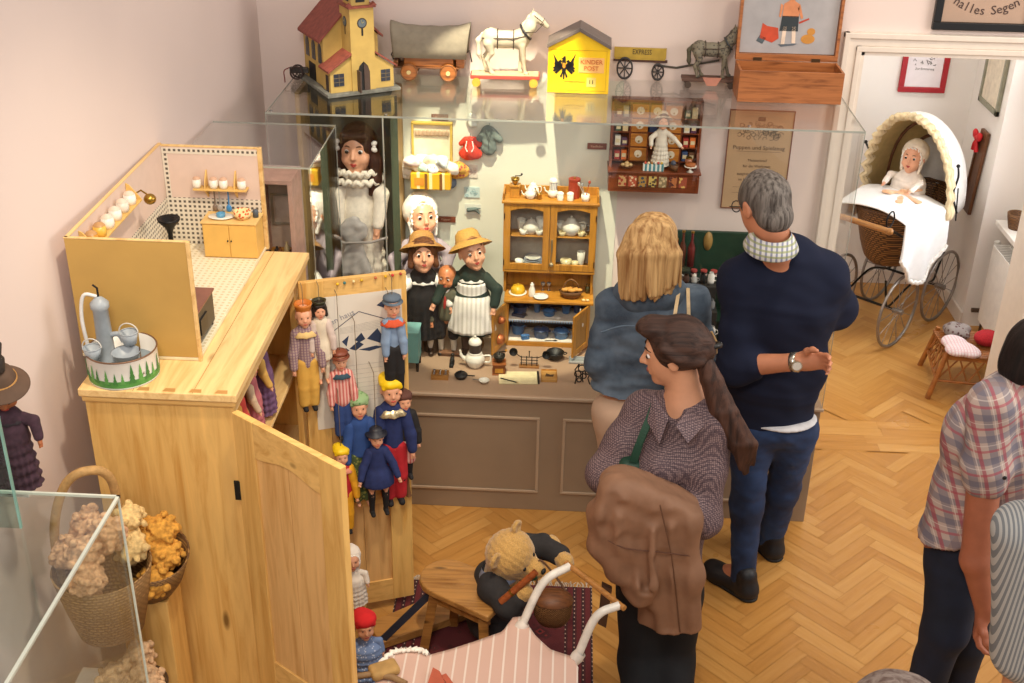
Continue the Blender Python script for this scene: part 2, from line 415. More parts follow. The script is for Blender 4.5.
# ---------------------------------------------------------------- signed distance modelling
class SDF:
 def __init__(s): s.ops = []
 def _bb(s, pts, r): P = np.array([np.array(p[:]) for p in pts]); return P.min(0)-r, P.max(0)+r
 def cap(s, a, b, r0, r1=None, k=0.02, mode='u', sq=None):
  a = np.array(a[:], float); b = np.array(b[:], float); r1 = r0 if r1 is None else r1
  Q = None
  if sq is not None:  # (direction, factor): body is thinner along that direction
   d, f = sq; d = np.array(d[:], float); d /= np.linalg.norm(d); Q = (d, f)
  def fn(X, Y_, Z_):
   p = [X-a[0], Y_-a[1], Z_-a[2]]; ab = b-a
   if Q is not None:
    d, f = Q
    dot = p[0]*d[0]+p[1]*d[1]+p[2]*d[2]; e = (1/f-1)
    p = [p[i]+dot*d[i]*e for i in range(3)]; ab = ab+d*(ab@d)*e
   L = max(ab@ab, 1e-12)
   t = np.clip((p[0]*ab[0]+p[1]*ab[1]+p[2]*ab[2])/L, 0, 1)
   dd = np.sqrt((p[0]-t*ab[0])**2+(p[1]-t*ab[1])**2+(p[2]-t*ab[2])**2)-(r0+(r1-r0)*t)
   return dd*(Q[1]**0.5 if Q is not None and Q[1] < 1 else 1)
  lo, hi = s._bb([a, b], max(r0, r1)); s.ops.append((mode, fn, lo, hi, k)); return s
 def chain(s, pts, rs, k=0.02, mode='u', sq=None):
  for i in range(len(pts)-1): s.cap(pts[i], pts[i+1], rs[i], rs[i+1], k, mode, sq)
  return s
 def ell(s, c, r, rot=None, k=0.02, mode='u'):
  c = np.array(c[:], float); r = np.array([r]*3 if isinstance(r, (int, float)) else r, float)
  Rm = np.eye(3) if rot is None else np.array(rot.to_3x3())
  def fn(X, Y_, Z_):
   p = [X-c[0], Y_-c[1], Z_-c[2]]
   q = [(p[0]*Rm[0, i]+p[1]*Rm[1, i]+p[2]*Rm[2, i]) for i in range(3)]
   k0 = np.sqrt(sum((q[i]/r[i])**2 for i in range(3))); k1 = np.sqrt(sum((q[i]/r[i]**2)**2 for i in range(3)))
   return k0*(k0-1)/np.maximum(k1, 1e-6)
  ext = np.sqrt(((Rm*r)**2).sum(1)); s.ops.append((mode, fn, c-ext, c+ext, k)); return s
 def box(s, c, h, rot=None, rd=0.01, k=0.02, mode='u'):
  c = np.array(c[:], float); h = np.array(h, float); Rm = np.eye(3) if rot is None else np.array(rot.to_3x3())
  def fn(X, Y_, Z_):
   p = [X-c[0], Y_-c[1], Z_-c[2]]
   q = [np.abs(p[0]*Rm[0, i]+p[1]*Rm[1, i]+p[2]*Rm[2, i])-(h[i]-rd) for i in range(3)]
   o = np.sqrt(sum(np.maximum(v, 0)**2 for v in q)); return o+np.minimum(np.maximum(np.maximum(q[0], q[1]), q[2]), 0)-rd
  ext = (np.abs(Rm)*h).sum(1); s.ops.append((mode, fn, c-ext, c+ext, k)); return s
 def half(s, p, n, mode='i'):
  """keep the side the normal points away from"""
  p = np.array(p[:], float); n = np.array(n[:], float); n /= np.linalg.norm(n)
  def fn(X, Y_, Z_): return (X-p[0])*n[0]+(Y_-p[1])*n[1]+(Z_-p[2])*n[2]
  s.ops.append(('i', fn, None, None, 0.004)); return s
 def mesh(s, vox):
  us = [o for o in s.ops if o[0] == 'u']
  lo = np.min([o[2]-o[4] for o in us], 0)-3*vox; hi = np.max([o[3]+o[4] for o in us], 0)+3*vox
  n = np.ceil((hi-lo)/vox).astype(int)+1
  ax = [(lo[i]+np.arange(n[i])*vox).astype(np.float32) for i in range(3)]
  D = np.full(n, 1.0, np.float32)
  for mode, fn, l, h, k in s.ops:
   if l is None: i0 = np.zeros(3, int); i1 = n
   else:
    m = k+3*vox
    i0 = np.clip(np.floor((l-m-lo)/vox).astype(int), 0, n); i1 = np.clip(np.ceil((h+m-lo)/vox).astype(int)+1, 0, n)
   if (i1 <= i0).any(): continue
   sl = tuple(slice(i0[i], i1[i]) for i in range(3))
   X = ax[0][sl[0]][:, None, None]; Y_ = ax[1][sl[1]][None, :, None]; Z_ = ax[2][sl[2]][None, None, :]
   d = fn(X, Y_, Z_); a = D[sl]
   if mode == 'u':
    hh = np.maximum(k-np.abs(a-d), 0)/k; D[sl] = np.minimum(a, d)-hh*hh*k*0.25
   elif mode == 's':
    d = -d; hh = np.maximum(k-np.abs(a-d), 0)/k; D[sl] = np.maximum(a, d)+hh*hh*k*0.25
   else:
    D[sl] = np.maximum(a, d)
  D[0] = D[-1] = 1; D[:, 0] = D[:, -1] = 1; D[:, :, 0] = D[:, :, -1] = 1
  g = openvdb.FloatGrid(background=1.0); g.copyFromArray(D)
  P, Q = g.convertToQuads(isovalue=0.0)
  P = P.astype(np.float64)*vox+lo; Q = Q.astype(np.int64)
  if len(Q):
   a, b, c = P[Q[:, 0]], P[Q[:, 1]], P[Q[:, 2]]
   if (np.einsum('ij,ij->i', a-P.mean(0), np.cross(b-a, c-a))).sum() < 0: Q = Q[:, ::-1]
  return P, Q
def vnormals(P, Q):
 N = np.zeros_like(P); fn = np.cross(P[Q[:, 2]]-P[Q[:, 0]], P[Q[:, 3]]-P[Q[:, 1]])
 for i in range(4): np.add.at(N, Q[:, i], fn)
 return N/np.maximum(np.linalg.norm(N, axis=1, keepdims=True), 1e-9)
def wavy(P, freq, seed=0, stretch=(1, 1, 1)):
 rs = np.random.RandomState(seed); X = P*np.array(stretch)*freq; out = np.zeros(len(P))
 W = X + 0.8*np.sin(X[:, [1, 2, 0]]*0.7+rs.rand(3)*6)
 for i in range(5):
  d = rs.randn(3); d /= np.linalg.norm(d); out += np.sin(W @ d*(1+0.5*i)+rs.rand()*6.28)/(1+0.5*i)
 return out/2.2
def smooth_pts(P, Q, it):
 for _ in range(it):
  S = np.zeros_like(P); n = np.zeros(len(P))
  for i in range(4):
   j = (i+1) % 4
   np.add.at(S, Q[:, i], P[Q[:, j]]); np.add.at(n, Q[:, i], 1)
  P = P*0.5+0.5*S/np.maximum(n, 1)[:, None]
 return P
def sdf_obj(sdf, name, vox, mat, parent, fold=None, folds=None, world=True, smooth=1, label=None):
 P, Q = sdf.mesh(vox)
 P = smooth_pts(P, Q, smooth)
 for (amp, freq, seed, st) in (folds or ([fold] if fold else [])):
  N = vnormals(P, Q); P = P+N*(amp*wavy(P, freq, seed, st))[:, None]
 return mesh_obj(name, P, Q, mat, parent, smooth=True, world=world, label=label)
def Rz(a): return Matrix.Rotation(a, 3, 'Z')
class Fr:
 """a local frame: x right, y forward (facing), z up"""
 def __init__(s, o, yaw=0, pitch=0, roll=0, scale=1.0, base=None):
  s.o = Vector(o); s.R = Matrix.Rotation(yaw, 3, 'Z') @ Matrix.Rotation(pitch, 3, 'X') @ Matrix.Rotation(roll, 3, 'Y'); s.s = scale
 def __call__(s, x, y, z): return s.o + s.R @ Vector((x, y, z))*s.s
 def d(s, x, y, z): return s.R @ Vector((x, y, z))
def head_sdf(S, F, neck=True, ears=True, nose=1.0, wide=1.0, cheeks=0.0):
 h = F.s; R = F.R
 S.ell(F(0, -.05, .12), (.335*h*wide, .41*h, .38*h), R, k=.06*h)
 S.ell(F(0, .09, -.14), (.265*h*wide, .29*h, .34*h), R, k=.12*h)
 S.ell(F(0, .25, -.41), (.10*h, .09*h, .08*h), R, k=.1*h)
 S.cap(F(-.13, .30, .12), F(.13, .30, .12), .06*h, k=.06*h)
 for sx in (-1, 1):
  S.ell(F(sx*.14, .43, .03), (.085*h, .08*h, .05*h), R, k=.05*h, mode='s')
  if cheeks: S.ell(F(sx*.17, .24, -.16), (.11*h, .10*h, .10*h), R, k=.08*h)
  if ears:
   S.ell(F(sx*.335*wide, -.02, -.02), (.04*h, .09*h, .13*h), R, k=.025*h)
   S.ell(F(sx*.385*wide, .0, -.02), (.03*h, .045*h, .08*h), R, k=.015*h, mode='s')
 S.cap(F(0, .36, .06), F(0, .45*nose, -.10), .03*h, .048*h, k=.04*h)
 for sx in (-1, 1): S.ell(F(sx*.04, .39*nose, -.12), (.035*h, .04*h, .03*h), R, k=.02*h)
 S.cap(F(-.07, .355, -.225), F(.07, .355, -.225), .024*h, k=.025*h)
 S.cap(F(-.06, .35, -.275), F(.06, .35, -.275), .028*h, k=.025*h)
 if neck: S.cap(F(0, -.08, -.25), F(0, -.16, -.72), .22*h, .24*h, k=.06*h)
def face_parts(F, parent, iris=None, brow='#5a3a24', lips=True, lip=None, eyes=True, world=True, cheeks=False, es=1.0):
 h = F.s
 if eyes:
  for sx in (-1, 1):
   eo = MB().sph(F(sx*.14, .315+.03*(1-es), .035), .062*h*es, 12, 8).obj('eye', EYEW, parent, world=world)
   MB().sph(F(sx*.14, .343+.018*(1-es), .026), .049*h*es, 10, 6).obj('iris', iris or IRISB, eo, world=True if world else False)
 for sx in (-1, 1):
  b = MB(); b.tube([F(sx*(.07+.035*k), .385-.012*k*k*.5, .135+.02*math.sin(k)) for k in range(5)], [.009*h, .014*h, .015*h, .012*h, .006*h], 6)
  b.obj('eyebrow', M(brow, .7), parent, world=world)
 if lips:
  m = MB()
  m.tube([F(-.085, .352, -.25), F(-.04, .378, -.232), F(0, .385, -.238), F(.04, .378, -.232), F(.085, .352, -.25)], [.008*h, .02*h, .018*h, .02*h, .008*h], 8)
  m.tube([F(-.075, .352, -.258), F(0, .382, -.272), F(.075, .352, -.258)], [.008*h, .024*h, .008*h], 8)
  m.obj('lips', lip or LIP, parent, world=world)
 if cheeks:
  for sx in (-1, 1): MB().sph(F(sx*.185, .285, -.14), (.06*h, .05*h, .055*h), 12, 8, F.R).obj('cheek', DCHEEK, parent, world=world)
def hand_sdf(S, wrist, fdir, pn, size=0.18, curl=0.5, side=1, spread=0.1, k=0.006, thumb=0.6):
 """fdir: towards the fingers, pn: out of the palm (fingers curl to it), side: +1 thumb at fdir x pn"""
 f = Vector(fdir).normalized(); n = (Vector(pn)-f*Vector(pn).dot(f)).normalized(); t = f.cross(n)*side
 w_ = Vector(wrist); L = size
 R = Matrix((t, f, n)).transposed()
 S.ell(w_+f*L*.26, (L*.20, L*.30, L*.085), R, k=.012)
 S.cap(w_-f*L*.1, w_+f*L*.12, L*.14, L*.15, k=.02, sq=(n, .72))
 lens = [(.135, .43), (.045, .47), (-.045, .44), (-.13, .36)]
 for q, (off, fl) in enumerate(lens):
  b = w_+f*L*.46+t*L*off; d = (f+t*spread*(1.5-q)*.5).normalized(); ln = fl*L; p = b-f*L*.1
  pts = [p, b]
  for j, seg in enumerate((.45, .32, .23)):
   a = curl*(.75+j*.55)*(1+.08*q)
   dd = d*math.cos(a)+n*math.sin(a)
   pts.append(pts[-1]+dd*ln*seg)
  r = L*.047*(1 if q < 3 else .86)
  S.chain(pts, [r, r*1.05, r, r*.93, r*.75], k=k)
 tb = w_+f*L*.13+t*L*.13; td = (f*.55+t*thumb+n*.35).normalized()
 S.chain([tb, tb+td*L*.2, tb+td*L*.2+(td+f*.6+n*curl*.5).normalized()*L*.17, tb+td*L*.2+(td+f*.6+n*curl*.5).normalized()*L*.17+(f+n*curl).normalized()*L*.13], [L*.075, L*.062, L*.054, L*.044], k=.012)
# ================================================================ THE ROOM
WL = -1.35; BWY = 5.16; BWY2 = 5.41
def struct(o): o['kind'] = 'structure'; return o
def floor_mat():
 m, nt, b = _new('parquet')
 at = nt.nodes.new('ShaderNodeAttribute'); at.attribute_name = 'tint'
 uv = nt.nodes.new('ShaderNodeUVMap'); uv.uv_map = 'UVMap'
 mp = nt.nodes.new('ShaderNodeMapping'); mp.inputs['Scale'].default_value = (2.0, 26, 1)
 nt.links.new(uv.outputs[0], mp.inputs[0])
 n = _noise(nt, mp.outputs[0], 1.5, 5, 0.6, 0.5)
 f = _math(nt, 'ADD', _math(nt, 'MULTIPLY', n, 0.55), _math(nt, 'MULTIPLY_ADD', at.outputs['Fac'], 0.32, 0.08))
 nt.links.new(_ramp(nt, f, [(0.1, lin('#a06a2e')), (0.45, lin('#bd8743')), (0.8, lin('#cf9e5a'))]), b.inputs['Base Color'])
 v = _coords(nt); n2 = _noise(nt, v, 3.0, 3)
 nt.links.new(_ramp(nt, n2, [(0.3, (0.26,)*3+(1,)), (0.7, (0.42,)*3+(1,))]), b.inputs['Roughness'])
 _bump(nt, b, n, 0.05, 0.001)
 return m
def build_floor():
 L, W, N = 0.30, 0.06, 5
 rs = random.Random(4); V = []; F = []; UV = []; T = []
 c45 = math.cos(rad(45))
 def plank(x0, y0, lx, ly, rot=True, z=0.0):
  g = 0.0009; P = [(x0+g, y0+g), (x0+lx-g, y0+g), (x0+lx-g, y0+ly-g), (x0+g, y0+ly-g)]
  if rot: P = [((x-y)*c45+0.8, (x+y)*c45+3.0) for x, y in P]
  cx = sum(p[0] for p in P)/4; cy = sum(p[1] for p in P)/4
  if rot and not (-1.75 < cx < 3.4 and 0.2 < cy < 7.6): return
  if rot and (BWY-.02 < cy < BWY2+.04): return
  n = len(V); V.extend([(x, y, z) for x, y in P]); F.append((n, n+1, n+2, n+3))
  o = (rs.random()*9, rs.random()*9)
  if lx > ly: UV.extend([(o[0], o[1]), (o[0]+lx, o[1]), (o[0]+lx, o[1]+ly), (o[0], o[1]+ly)])
  else: UV.extend([(o[0], o[1]), (o[0], o[1]+lx), (o[0]+ly, o[1]+lx), (o[0]+ly, o[1])])
  T.append(rs.random())
 for m_ in range(-13, 14):
  for k in range(-95, 96):
   plank(k*W+2*L*m_, k*W, L, W); plank(k*W+2*L*m_, k*W+W, W, L)
 for j in range(4):
  x = -1.6
  while x < 3.4:
   l = 0.5+rs.random()*.3; plank(x, BWY-.02+j*.0725, l, .0725, False, 0.0008); x += l
 n = len(V); V += [(-1.8, 0, -.004), (3.6, 0, -.004), (3.6, 7.6, -.004), (-1.8, 7.6, -.004)]; F.append((n, n+1, n+2, n+3))
 n = len(V); V += [(-1.8, 0, -.1), (3.6, 0, -.1), (3.6, 7.6, -.1), (-1.8, 7.6, -.1)]; F.append((n+3, n+2, n+1, n))
 UV += [(0, 0)]*8; T += [.1, .1]
 o = mesh_obj('floor', V, F, floor_mat(), smooth=False)
 uv = o.data.uv_layers.new(name='UVMap'); uv.data.foreach_set('uv', np.array(UV).ravel())
 a = o.data.attributes.new('tint', 'FLOAT', 'FACE'); a.data.foreach_set('value', T)
 struct(o)
build_floor()
wm = WALL('#e4d3cb'); wm2 = WALL('#efe9e2')
def WX(y): return -1.34-(BWY-y)*.05      # the old left wall runs slightly askew
struct(MB().prism([(WX(0)-.2, 0, 0), (WX(0), 0, 0), (WX(BWY2), BWY2, 0), (WX(BWY2)-.2, BWY2, 0)], (0, 0, 3.4)).obj('wall_left', wm))
DX0, DX1, DZ = 1.225, 2.17, 1.976
struct(MB().box(WL-.1, DX0, BWY, BWY2, 0, 3.4).box(DX1, 3.4, BWY, BWY2, 0, 3.4).box(DX0, DX1, BWY, BWY2, DZ, 3.4).obj('wall_back', wm))
struct(MB().box(.9, 2.41, 7.2, 7.35, 0, 3.4).obj('wall_far', wm2))
struct(MB().box(2.41, 2.75, 6.61, 7.35, 0, 3.4).box(2.62, 2.77, BWY2, 6.61, 0, .75).box(2.62, 2.77, 6.2, 6.61, .75, 3.4).box(2.62, 2.77, BWY2, 5.6, .75, 3.4).box(2.62, 2.77, 5.6, 6.2, 2.2, 3.4).obj('wall_right', wm2))
struct(MB().box(.75, .9, BWY2, 7.35, 0, 3.4).obj('wall_passage', wm2))
# door casing
casing = M('#e3d8cb', .45, var=.03)
c = MB(); y = BWY
for (x0, x1, d) in ((1.149, 1.172, .034), (1.172, 1.205, .022), (1.205, 1.228, .03)):
 c.box(x0, x1, y-d, y+.001, 0, 2.053-(x0-1.149))
for (x0, x1, d) in ((2.223, 2.246, .034), (2.19, 2.223, .022), (2.167, 2.19, .03)):
 c.box(x0, x1, y-d, y+.001, 0, 2.053-(2.246-x1))
for (z0, z1, d) in ((2.03, 2.053, .034), (1.997, 2.03, .022), (1.974, 1.997, .03)):
 o_ = 2.053-z1; c.box(1.149+o_, 2.246-o_, y-d-.0005, y, z0, z1)
door = c.obj('door_1', casing, bevel=.003); struct(door)
j = MB(); j.box(DX0-.002, DX0+.018, y-.02, BWY2+.02, 0, DZ).box(DX1-.018, DX1+.002, y-.02, BWY2+.02, 0, DZ).box(DX0, DX1, y-.02, BWY2+.02, DZ-.018, DZ+.002)
j.obj('door_jamb', casing, door)
# window of the next room (lies outside the picture, gives the daylight)
wn = MB(); wn.box(2.66, 2.7, 5.6, 6.2, .75, .8).box(2.66, 2.7, 5.6, 6.2, 2.15, 2.2).box(2.66, 2.7, 5.6, 5.65, .75, 2.2).box(2.66, 2.7, 6.15, 6.2, .75, 2.2).box(2.66, 2.7, 5.88, 5.92, .75, 2.2)
win = struct(wn.obj('window_1', casing)); MB().box(2.675, 2.68, 5.64, 6.16, .79, 2.16).obj('pane', GL, win)
struct(MB().box(2.44, 2.66, 5.55, 6.25, .7, .74).obj('window_sill', casing, win, bevel=.006)) if False else None
struct(MB().prism([(WX(.2), .2, 0), (WX(.2)+.016, .2, 0), (WX(5.16)+.016, 5.16, 0), (WX(5.16), 5.16, 0)], (0, 0, .1)).obj('baseboard_left', casing, bevel=.004))
struct(MB().box(2.394, 2.41, 6.6, 7.2, 0, .09).obj('baseboard_right', casing, bevel=.004))
struct(MB().box(.9, 2.394, 7.184, 7.2, 0, .09).obj('baseboard_far', casing, bevel=.004))
# ================================================================ DISPLAY CASE
CX0, CX1, CY0, CZ, CT = -1.17, 1.137, 4.51, .6, 1.82
case = thing('display_case', 'long glass display case on a brown panelled plinth along the back wall', 'display case', (0, 4.84, 0))
pl = M('#94806a', .55, var=.04, scale=8); pltop = M('#aa8d74', .6, var=.05, scale=6); plm = M('#b29c84', .45, var=.03)
MB().box(CX0, CX1, CY0+.006, BWY, 0, CZ-.012).obj('plinth', pl, case, world=True, bevel=.002)
MB().box(CX0, CX1+.004, CY0-.004, BWY, CZ-.016, CZ).obj('plinth_top', pltop, case, world=True, bevel=.003)
MB().box(CX0, CX1+.008, CY0-.014, CY0-.002, CZ-.016, CZ-.002).obj('edge_strip', plm, case, world=True, bevel=.003)
def frame_rect(x0, x1, z0, z1, y, w=.013, d=.009):
 m = MB()
 m.box(x0, x1, y-d, y, z1-w, z1).box(x0, x1, y-d, y, z0, z0+w).box(x0, x0+w, y-d, y, z0+w, z1-w).box(x1-w, x1, y-d, y, z0+w, z1-w); return m
xr = PY(540, 418, CY0).x; z1 = PY(540, 418, CY0).z; z0 = PY(536, 493, CY0).z; x2 = PY(563, 419, CY0).x
wd = .58
for a in (xr-wd, x2, x2+wd+(x2-xr)):
 frame_rect(a, min(a+wd, CX1-.06), z0, z1, CY0+.006).obj('panel_moulding', plm, case, world=True, bevel=.003)
MB().box(CX0+.001, .24, BWY-.006, BWY-.001, CZ, CT-.01).obj('back_panel', M('#dfe0cf', .8, var=.03, scale=4), case, world=True)  # added sheet over the plaster; its cream-green paints in the tint of the light
g = .006
MB().box(CX0, CX1, CY0, BWY-.002, CT-g, CT).obj('glass_top', GL, case, world=True)
MB().box(CX0, -.715, CY0, CY0+.005, CZ, CT-g)  .box(-.712, CX1, CY0, CY0+.005, CZ, CT-g).obj('glass_front', GLASS(refl=.55), case, world=True)
MB().box(CX1-.005, CX1, CY0+.005, BWY-.002, CZ, CT-g).obj('glass_end', GLASS(refl=.6), case, world=True)
MB().box(CX0, CX0+.005, CY0+.005, BWY-.002, CZ, CT-g).obj('glass_end', GLASS(refl=.6), case, world=True)
e = MB(); e.box(CX0, CX1, CY0-.0015, CY0, CT-g-.001, CT+.0005).box(CX1, CX1+.0015, CY0, BWY-.002, CT-g, CT).box(CX0-.0015, CX0, CY0, BWY-.002, CT-g, CT)
e.box(CX1, CX1+.002, CY0-.002, CY0+.001, CZ, CT).box(CX0-.002, CX0, CY0-.002, CY0+.001, CZ, CT).box(-.716, -.711, CY0-.001, CY0+.004, CZ, CT)
e.obj('glass_edge', M('#a3a79d', .2, var=.03, spec=.8), case, world=True)
m = MB()
for p in ((271, 114), (386, 118), (749, 128)):
 q = PY(p[0], p[1], CY0+.02); m.cyl((q.x, CY0+.02, CT+.001), (q.x, CY0+.02, CT+.004), .006)
m.obj('glass_clip', STEEL, case, world=True)
# ---- smaller glass hood in the corner by the wardrobe
hood = thing('glass_cabinet', 'small glass cabinet in the corner between pine wardrobe and long display case', 'display case', (-1.13, 4.2, 0))
hx0, hx1, hy0, hy1, hz = -1.36, -.885, 3.945, 4.44, 1.80
MB().box(hx0, hx1, hy0, hy1, 0, .6).obj('plinth', pl, hood, world=True, bevel=.002)
MB().box(hx0, hx1, hy0, hy1, hz-.005, hz).obj('glass_top', GL, hood, world=True)
MB().box(hx1-.005, hx1, hy0, hy1, .6, hz-.005).obj('glass_side', GLASS(refl=1.7), hood, world=True)
MB().box(hx0, hx1-.005, hy0, hy0+.005, .6, hz-.005).obj('glass_front', GLASS(refl=.5), hood, world=True)
e = MB(); e.box(hx1, hx1+.0015, hy0, hy1, hz-.006, hz).box(hx0, hx1, hy0-.0015, hy0, hz-.006, hz).box(hx0, hx1, hy1, hy1+.0015, hz-.006, hz).box(hx1-.001, hx1+.001, hy0-.001, hy0+.001, .6, hz).box(hx1-.001, hx1+.001, hy1-.001, hy1+.002, .6, hz)
e.obj('glass_edge', M('#a3a79d', .2, var=.03, spec=.8), hood, world=True)
# tall wooden doll cupboard inside the case
cup = thing('doll_cupboard', 'tall narrow wooden cupboard open around the big brown-haired doll', 'cupboard', (-.95, 4.95, CZ))
ow = WOOD('#a98a55', '#7a6038', 'z', .5, 1.3)
MB().box(-.745, -.722, 4.93, 5.13, CZ, 1.78).obj('side_panel', ow, cup, world=True, bevel=.002)
MB().box(-1.15, -1.13, 4.93, 5.13, CZ, 1.78).obj('side_panel', ow, cup, world=True, bevel=.002)
MB().box(-1.13, -.745, 5.11, 5.13, CZ, 1.78).obj('back_board', M('#4c4a3c', .8), cup, world=True)
MB().box(-.747, -.716, 4.925, 4.931, CZ, 1.78).obj('edge_trim', M('#47503f', .5), cup, world=True)
MB().box(-1.13, -.745, 4.72, 5.11, CZ, CZ+.02).obj('base_board', ow, cup, world=True)
# ================================================================ NEXT ROOM WALL THINGS
def framed(name, label, x0, x1, z0, z1, y, fm, fw, inner, cat='picture', depth=.02, mat_w=0, mat_m=None, gold=None):
 t = thing(name, label, cat, ((x0+x1)/2, y, z0))
 m = frame_rect(x0, x1, z0, z1, y-.001, fw, depth); m.obj('frame', fm, t, world=True, bevel=.003)
 if gold: frame_rect(x0+fw-.006, x1-fw+.006, z0+fw-.006, z1-fw+.006, y-.002, .006, depth*.6).obj('inner_frame', gold, t, world=True)
 MB().box(x0+fw-.004, x1-fw+.004, y-.008, y-.002, z0+fw-.004, z1-fw+.004).obj('print', inner, t, world=True)
 return t
a = PY(903, 57, 7.19); b = PY(945, 93, 7.19)
rf = framed('framed_print', 'small white print in a broad red frame on the far wall', a.x, PY(950, 60, 7.19).x, b.z, b.z+.34, 7.198, M('#a31621', .5, var=.05), .032, M('#e9e1e3', .6, var=.03))
sk = MB(); rs = random.Random(2); cx = (a.x+PY(950, 60, 7.19).x)/2
for i in range(26):
 x = cx+rs.uniform(-.06, .06); z = b.z+.16+rs.uniform(0, .07); sk.tube([(x, 7.1885, z), (x+rs.uniform(-.015, .015), 7.1885, z+rs.uniform(.005, .02)), (x+rs.uniform(-.02, .02), 7.1885, z)], .0016, 4)
sk.obj('drawing', M('#77706f', .8), rf, world=True)
text('lettering', 'Zur Erinnerung', .018, (cx, 7.1885, b.z+.14), (1, 0, 0), (0, 0, 1), M('#8a8380', .8), rf)
# grey frame on the pier (faces -x)
t = thing('framed_print', 'tall print in a grey-green frame on the narrow side wall by the pram', 'picture', (2.4, 6.8, 1.2))
y0, y1 = PX(979, 103, 2.4).y, PX(997, 118, 2.4).y; zb = PX(990, 110, 2.4).z
m = MB()
for (ya, yb, za, zb_) in ((y1, y0, zb, zb+.03), (y1, y0, zb+.41, zb+.44), (y1, y1+.025, zb, zb+.44), (y0-.025, y0, zb, zb+.44)): m.box(2.388, 2.408, ya, yb, za, zb_)
m.obj('frame', M('#8b8a76', .5), t, world=True, bevel=.002); MB().box(2.398, 2.406, y1+.02, y0-.02, zb+.02, zb+.42).obj('print', M('#d9cdb8', .7), t, world=True)
t = thing('framed_print', 'pale print in a thin brown frame on the bright wall above the radiator', 'picture', (2.61, 6.4, 1.2))
q = PX(1012, 130, 2.61); y0 = q.y; zb = q.z; m = MB()
for (ya, yb, za, zb_) in ((y0-.32, y0, zb, zb+.012), (y0-.32, y0, zb+.2, zb+.212), (y0-.32, y0-.31, zb, zb+.21), (y0-.01, y0, zb, zb+.21)): m.box(2.6, 2.619, ya, yb, za, zb_)
m.obj('frame', M('#8a5a3c', .5), t, world=True); MB().box(2.609, 2.617, y0-.31, y0-.01, zb+.01, zb+.2).obj('print', M('#cfd9cf', .7), t, world=True)
# dark bundle hanging at the upper right
t = thing('dried_bouquet', 'small dark dried bouquet hanging on the bright wall at the right edge', 'bouquet', PX(1020, 88, 2.6))
rs = random.Random(5); mb = MB(); c0 = PX(1020, 84, 2.58)
for i in range(24):
 p = c0+Vector((rs.uniform(-.03, .02), rs.uniform(-.05, .05), rs.uniform(-.06, .05))); mb.sph(p, rs.uniform(.012, .02), 7, 5)
mb.obj('flowers', M('#5e4a55', .8, var=.5, scale=40), t, world=True); MB().tube([c0+Vector((0, 0, -.02)), c0+Vector((.02, 0, .1))], .006).obj('stem', M('#4d4030', .8), t, world=True)
# wooden plank tool with red bow on the pier
t = thing('wooden_mangle_board', 'dark wooden board with a red bow hanging on the wall behind the pram', 'board', PX(975, 215, 2.4))
A = PX(985, 135, 2.39); B = PX(966, 212, 2.39); m = MB()
m.prism([(2.385, A.y+.07, A.z+.02), (2.385, A.y-.05, A.z+.02), (2.385, B.y-.05, B.z), (2.385, B.y+.07, B.z)], (.02, 0, 0)); m.obj('board', WOOD('#6b4428', '#4a2d1a', 'z'), t, world=True, bevel=.004)
MB().prism([(2.375, A.y+.075, A.z-.02), (2.375, A.y+.055, A.z-.02), (2.375, B.y+.055, B.z+.03), (2.375, B.y+.075, B.z+.03)], (.02, 0, 0)).obj('rail', WOOD('#5d3a22', '#3f2616', 'z'), t, world=True, bevel=.003)
rb = MB(); c0 = PX(977, 138, 2.365)
for s_ in (-1, 1):
 rb.sph(c0+Vector((0, s_*.035, .015)), (.016, .035, .026), 10, 7, Matrix.Rotation(s_*.5, 3, 'X')); rb.tube([c0, c0+Vector((-.003, s_*.02, -.04)), c0+Vector((0, s_*.03, -.075))], [.008, .012, .014], 6)
rb.sph(c0, .016); rb.obj('bow', M('#c5141c', .6), t, world=True)
# radiator
t = thing('radiator', 'white panel radiator on the wall of the next room', 'radiator', (2.5, 6.2, .1))
A = PZ(993, 247, .6); B = PZ(1019, 271, .6)
rx = 2.44; ry1 = PX(992, 250, rx).y; ry0 = ry1-.62; m = MB(); m.box(rx, rx+.018, ry0, ry1, .12, .58).box(rx+.085, rx+.1, ry0, ry1, .12, .58)
m.obj('panel', WHITE, t, world=True, bevel=.005)
fins = MB(); k = ry0+.01
while k < ry1-.01: fins.box(rx+.018, rx+.085, k, k+.003, .14, .57); k += .03
fins.obj('fins', M('#c9c6c0', .5), t, world=True)
gr = MB(); gr.box(rx, rx+.1, ry0, ry0+.006, .575, .592).box(rx, rx+.1, ry1-.006, ry1, .575, .592).box(rx, rx+.006, ry0, ry1, .575, .592).box(rx+.094, rx+.1, ry0, ry1, .575, .592)
k = ry0+.02
while k < ry1: gr.box(rx+.006, rx+.094, k, k+.006, .58, .586); k += .024
gr.obj('top_grille', WHITE, t, world=True)
MB().cyl((rx+.05, ry1, .52), (rx+.05, ry1+.06, .52), .012).cyl((rx+.05, ry1+.03, .52), (rx+.03, ry1+.03, .6), .02, .017).obj('thermostat_valve', M('#d8d5cc', .4), t, world=True)
MB().cyl((rx+.05, ry1, .15), (rx+.05, ry1+.07, .15), .01).cyl((rx+.05, ry1+.055, .15), (rx+.05, ry1+.055, 0), .008).cyl((rx+.03, ry1+.06, .15), (rx-.02, ry1+.06, .15), .014).obj('pipe', M('#5b4a3d', .4, .5), t, world=True)
MB().box(rx+.1, 2.62, ry0+.05, ry0+.09, .3, .35).box(rx+.1, 2.62, ry1-.09, ry1-.05, .3, .35).obj('bracket', WHITE, t, world=True)
t = thing('wall_shelf', 'white ledge on the bright wall above the radiator', 'shelf', (2.55, 6.1, .84))
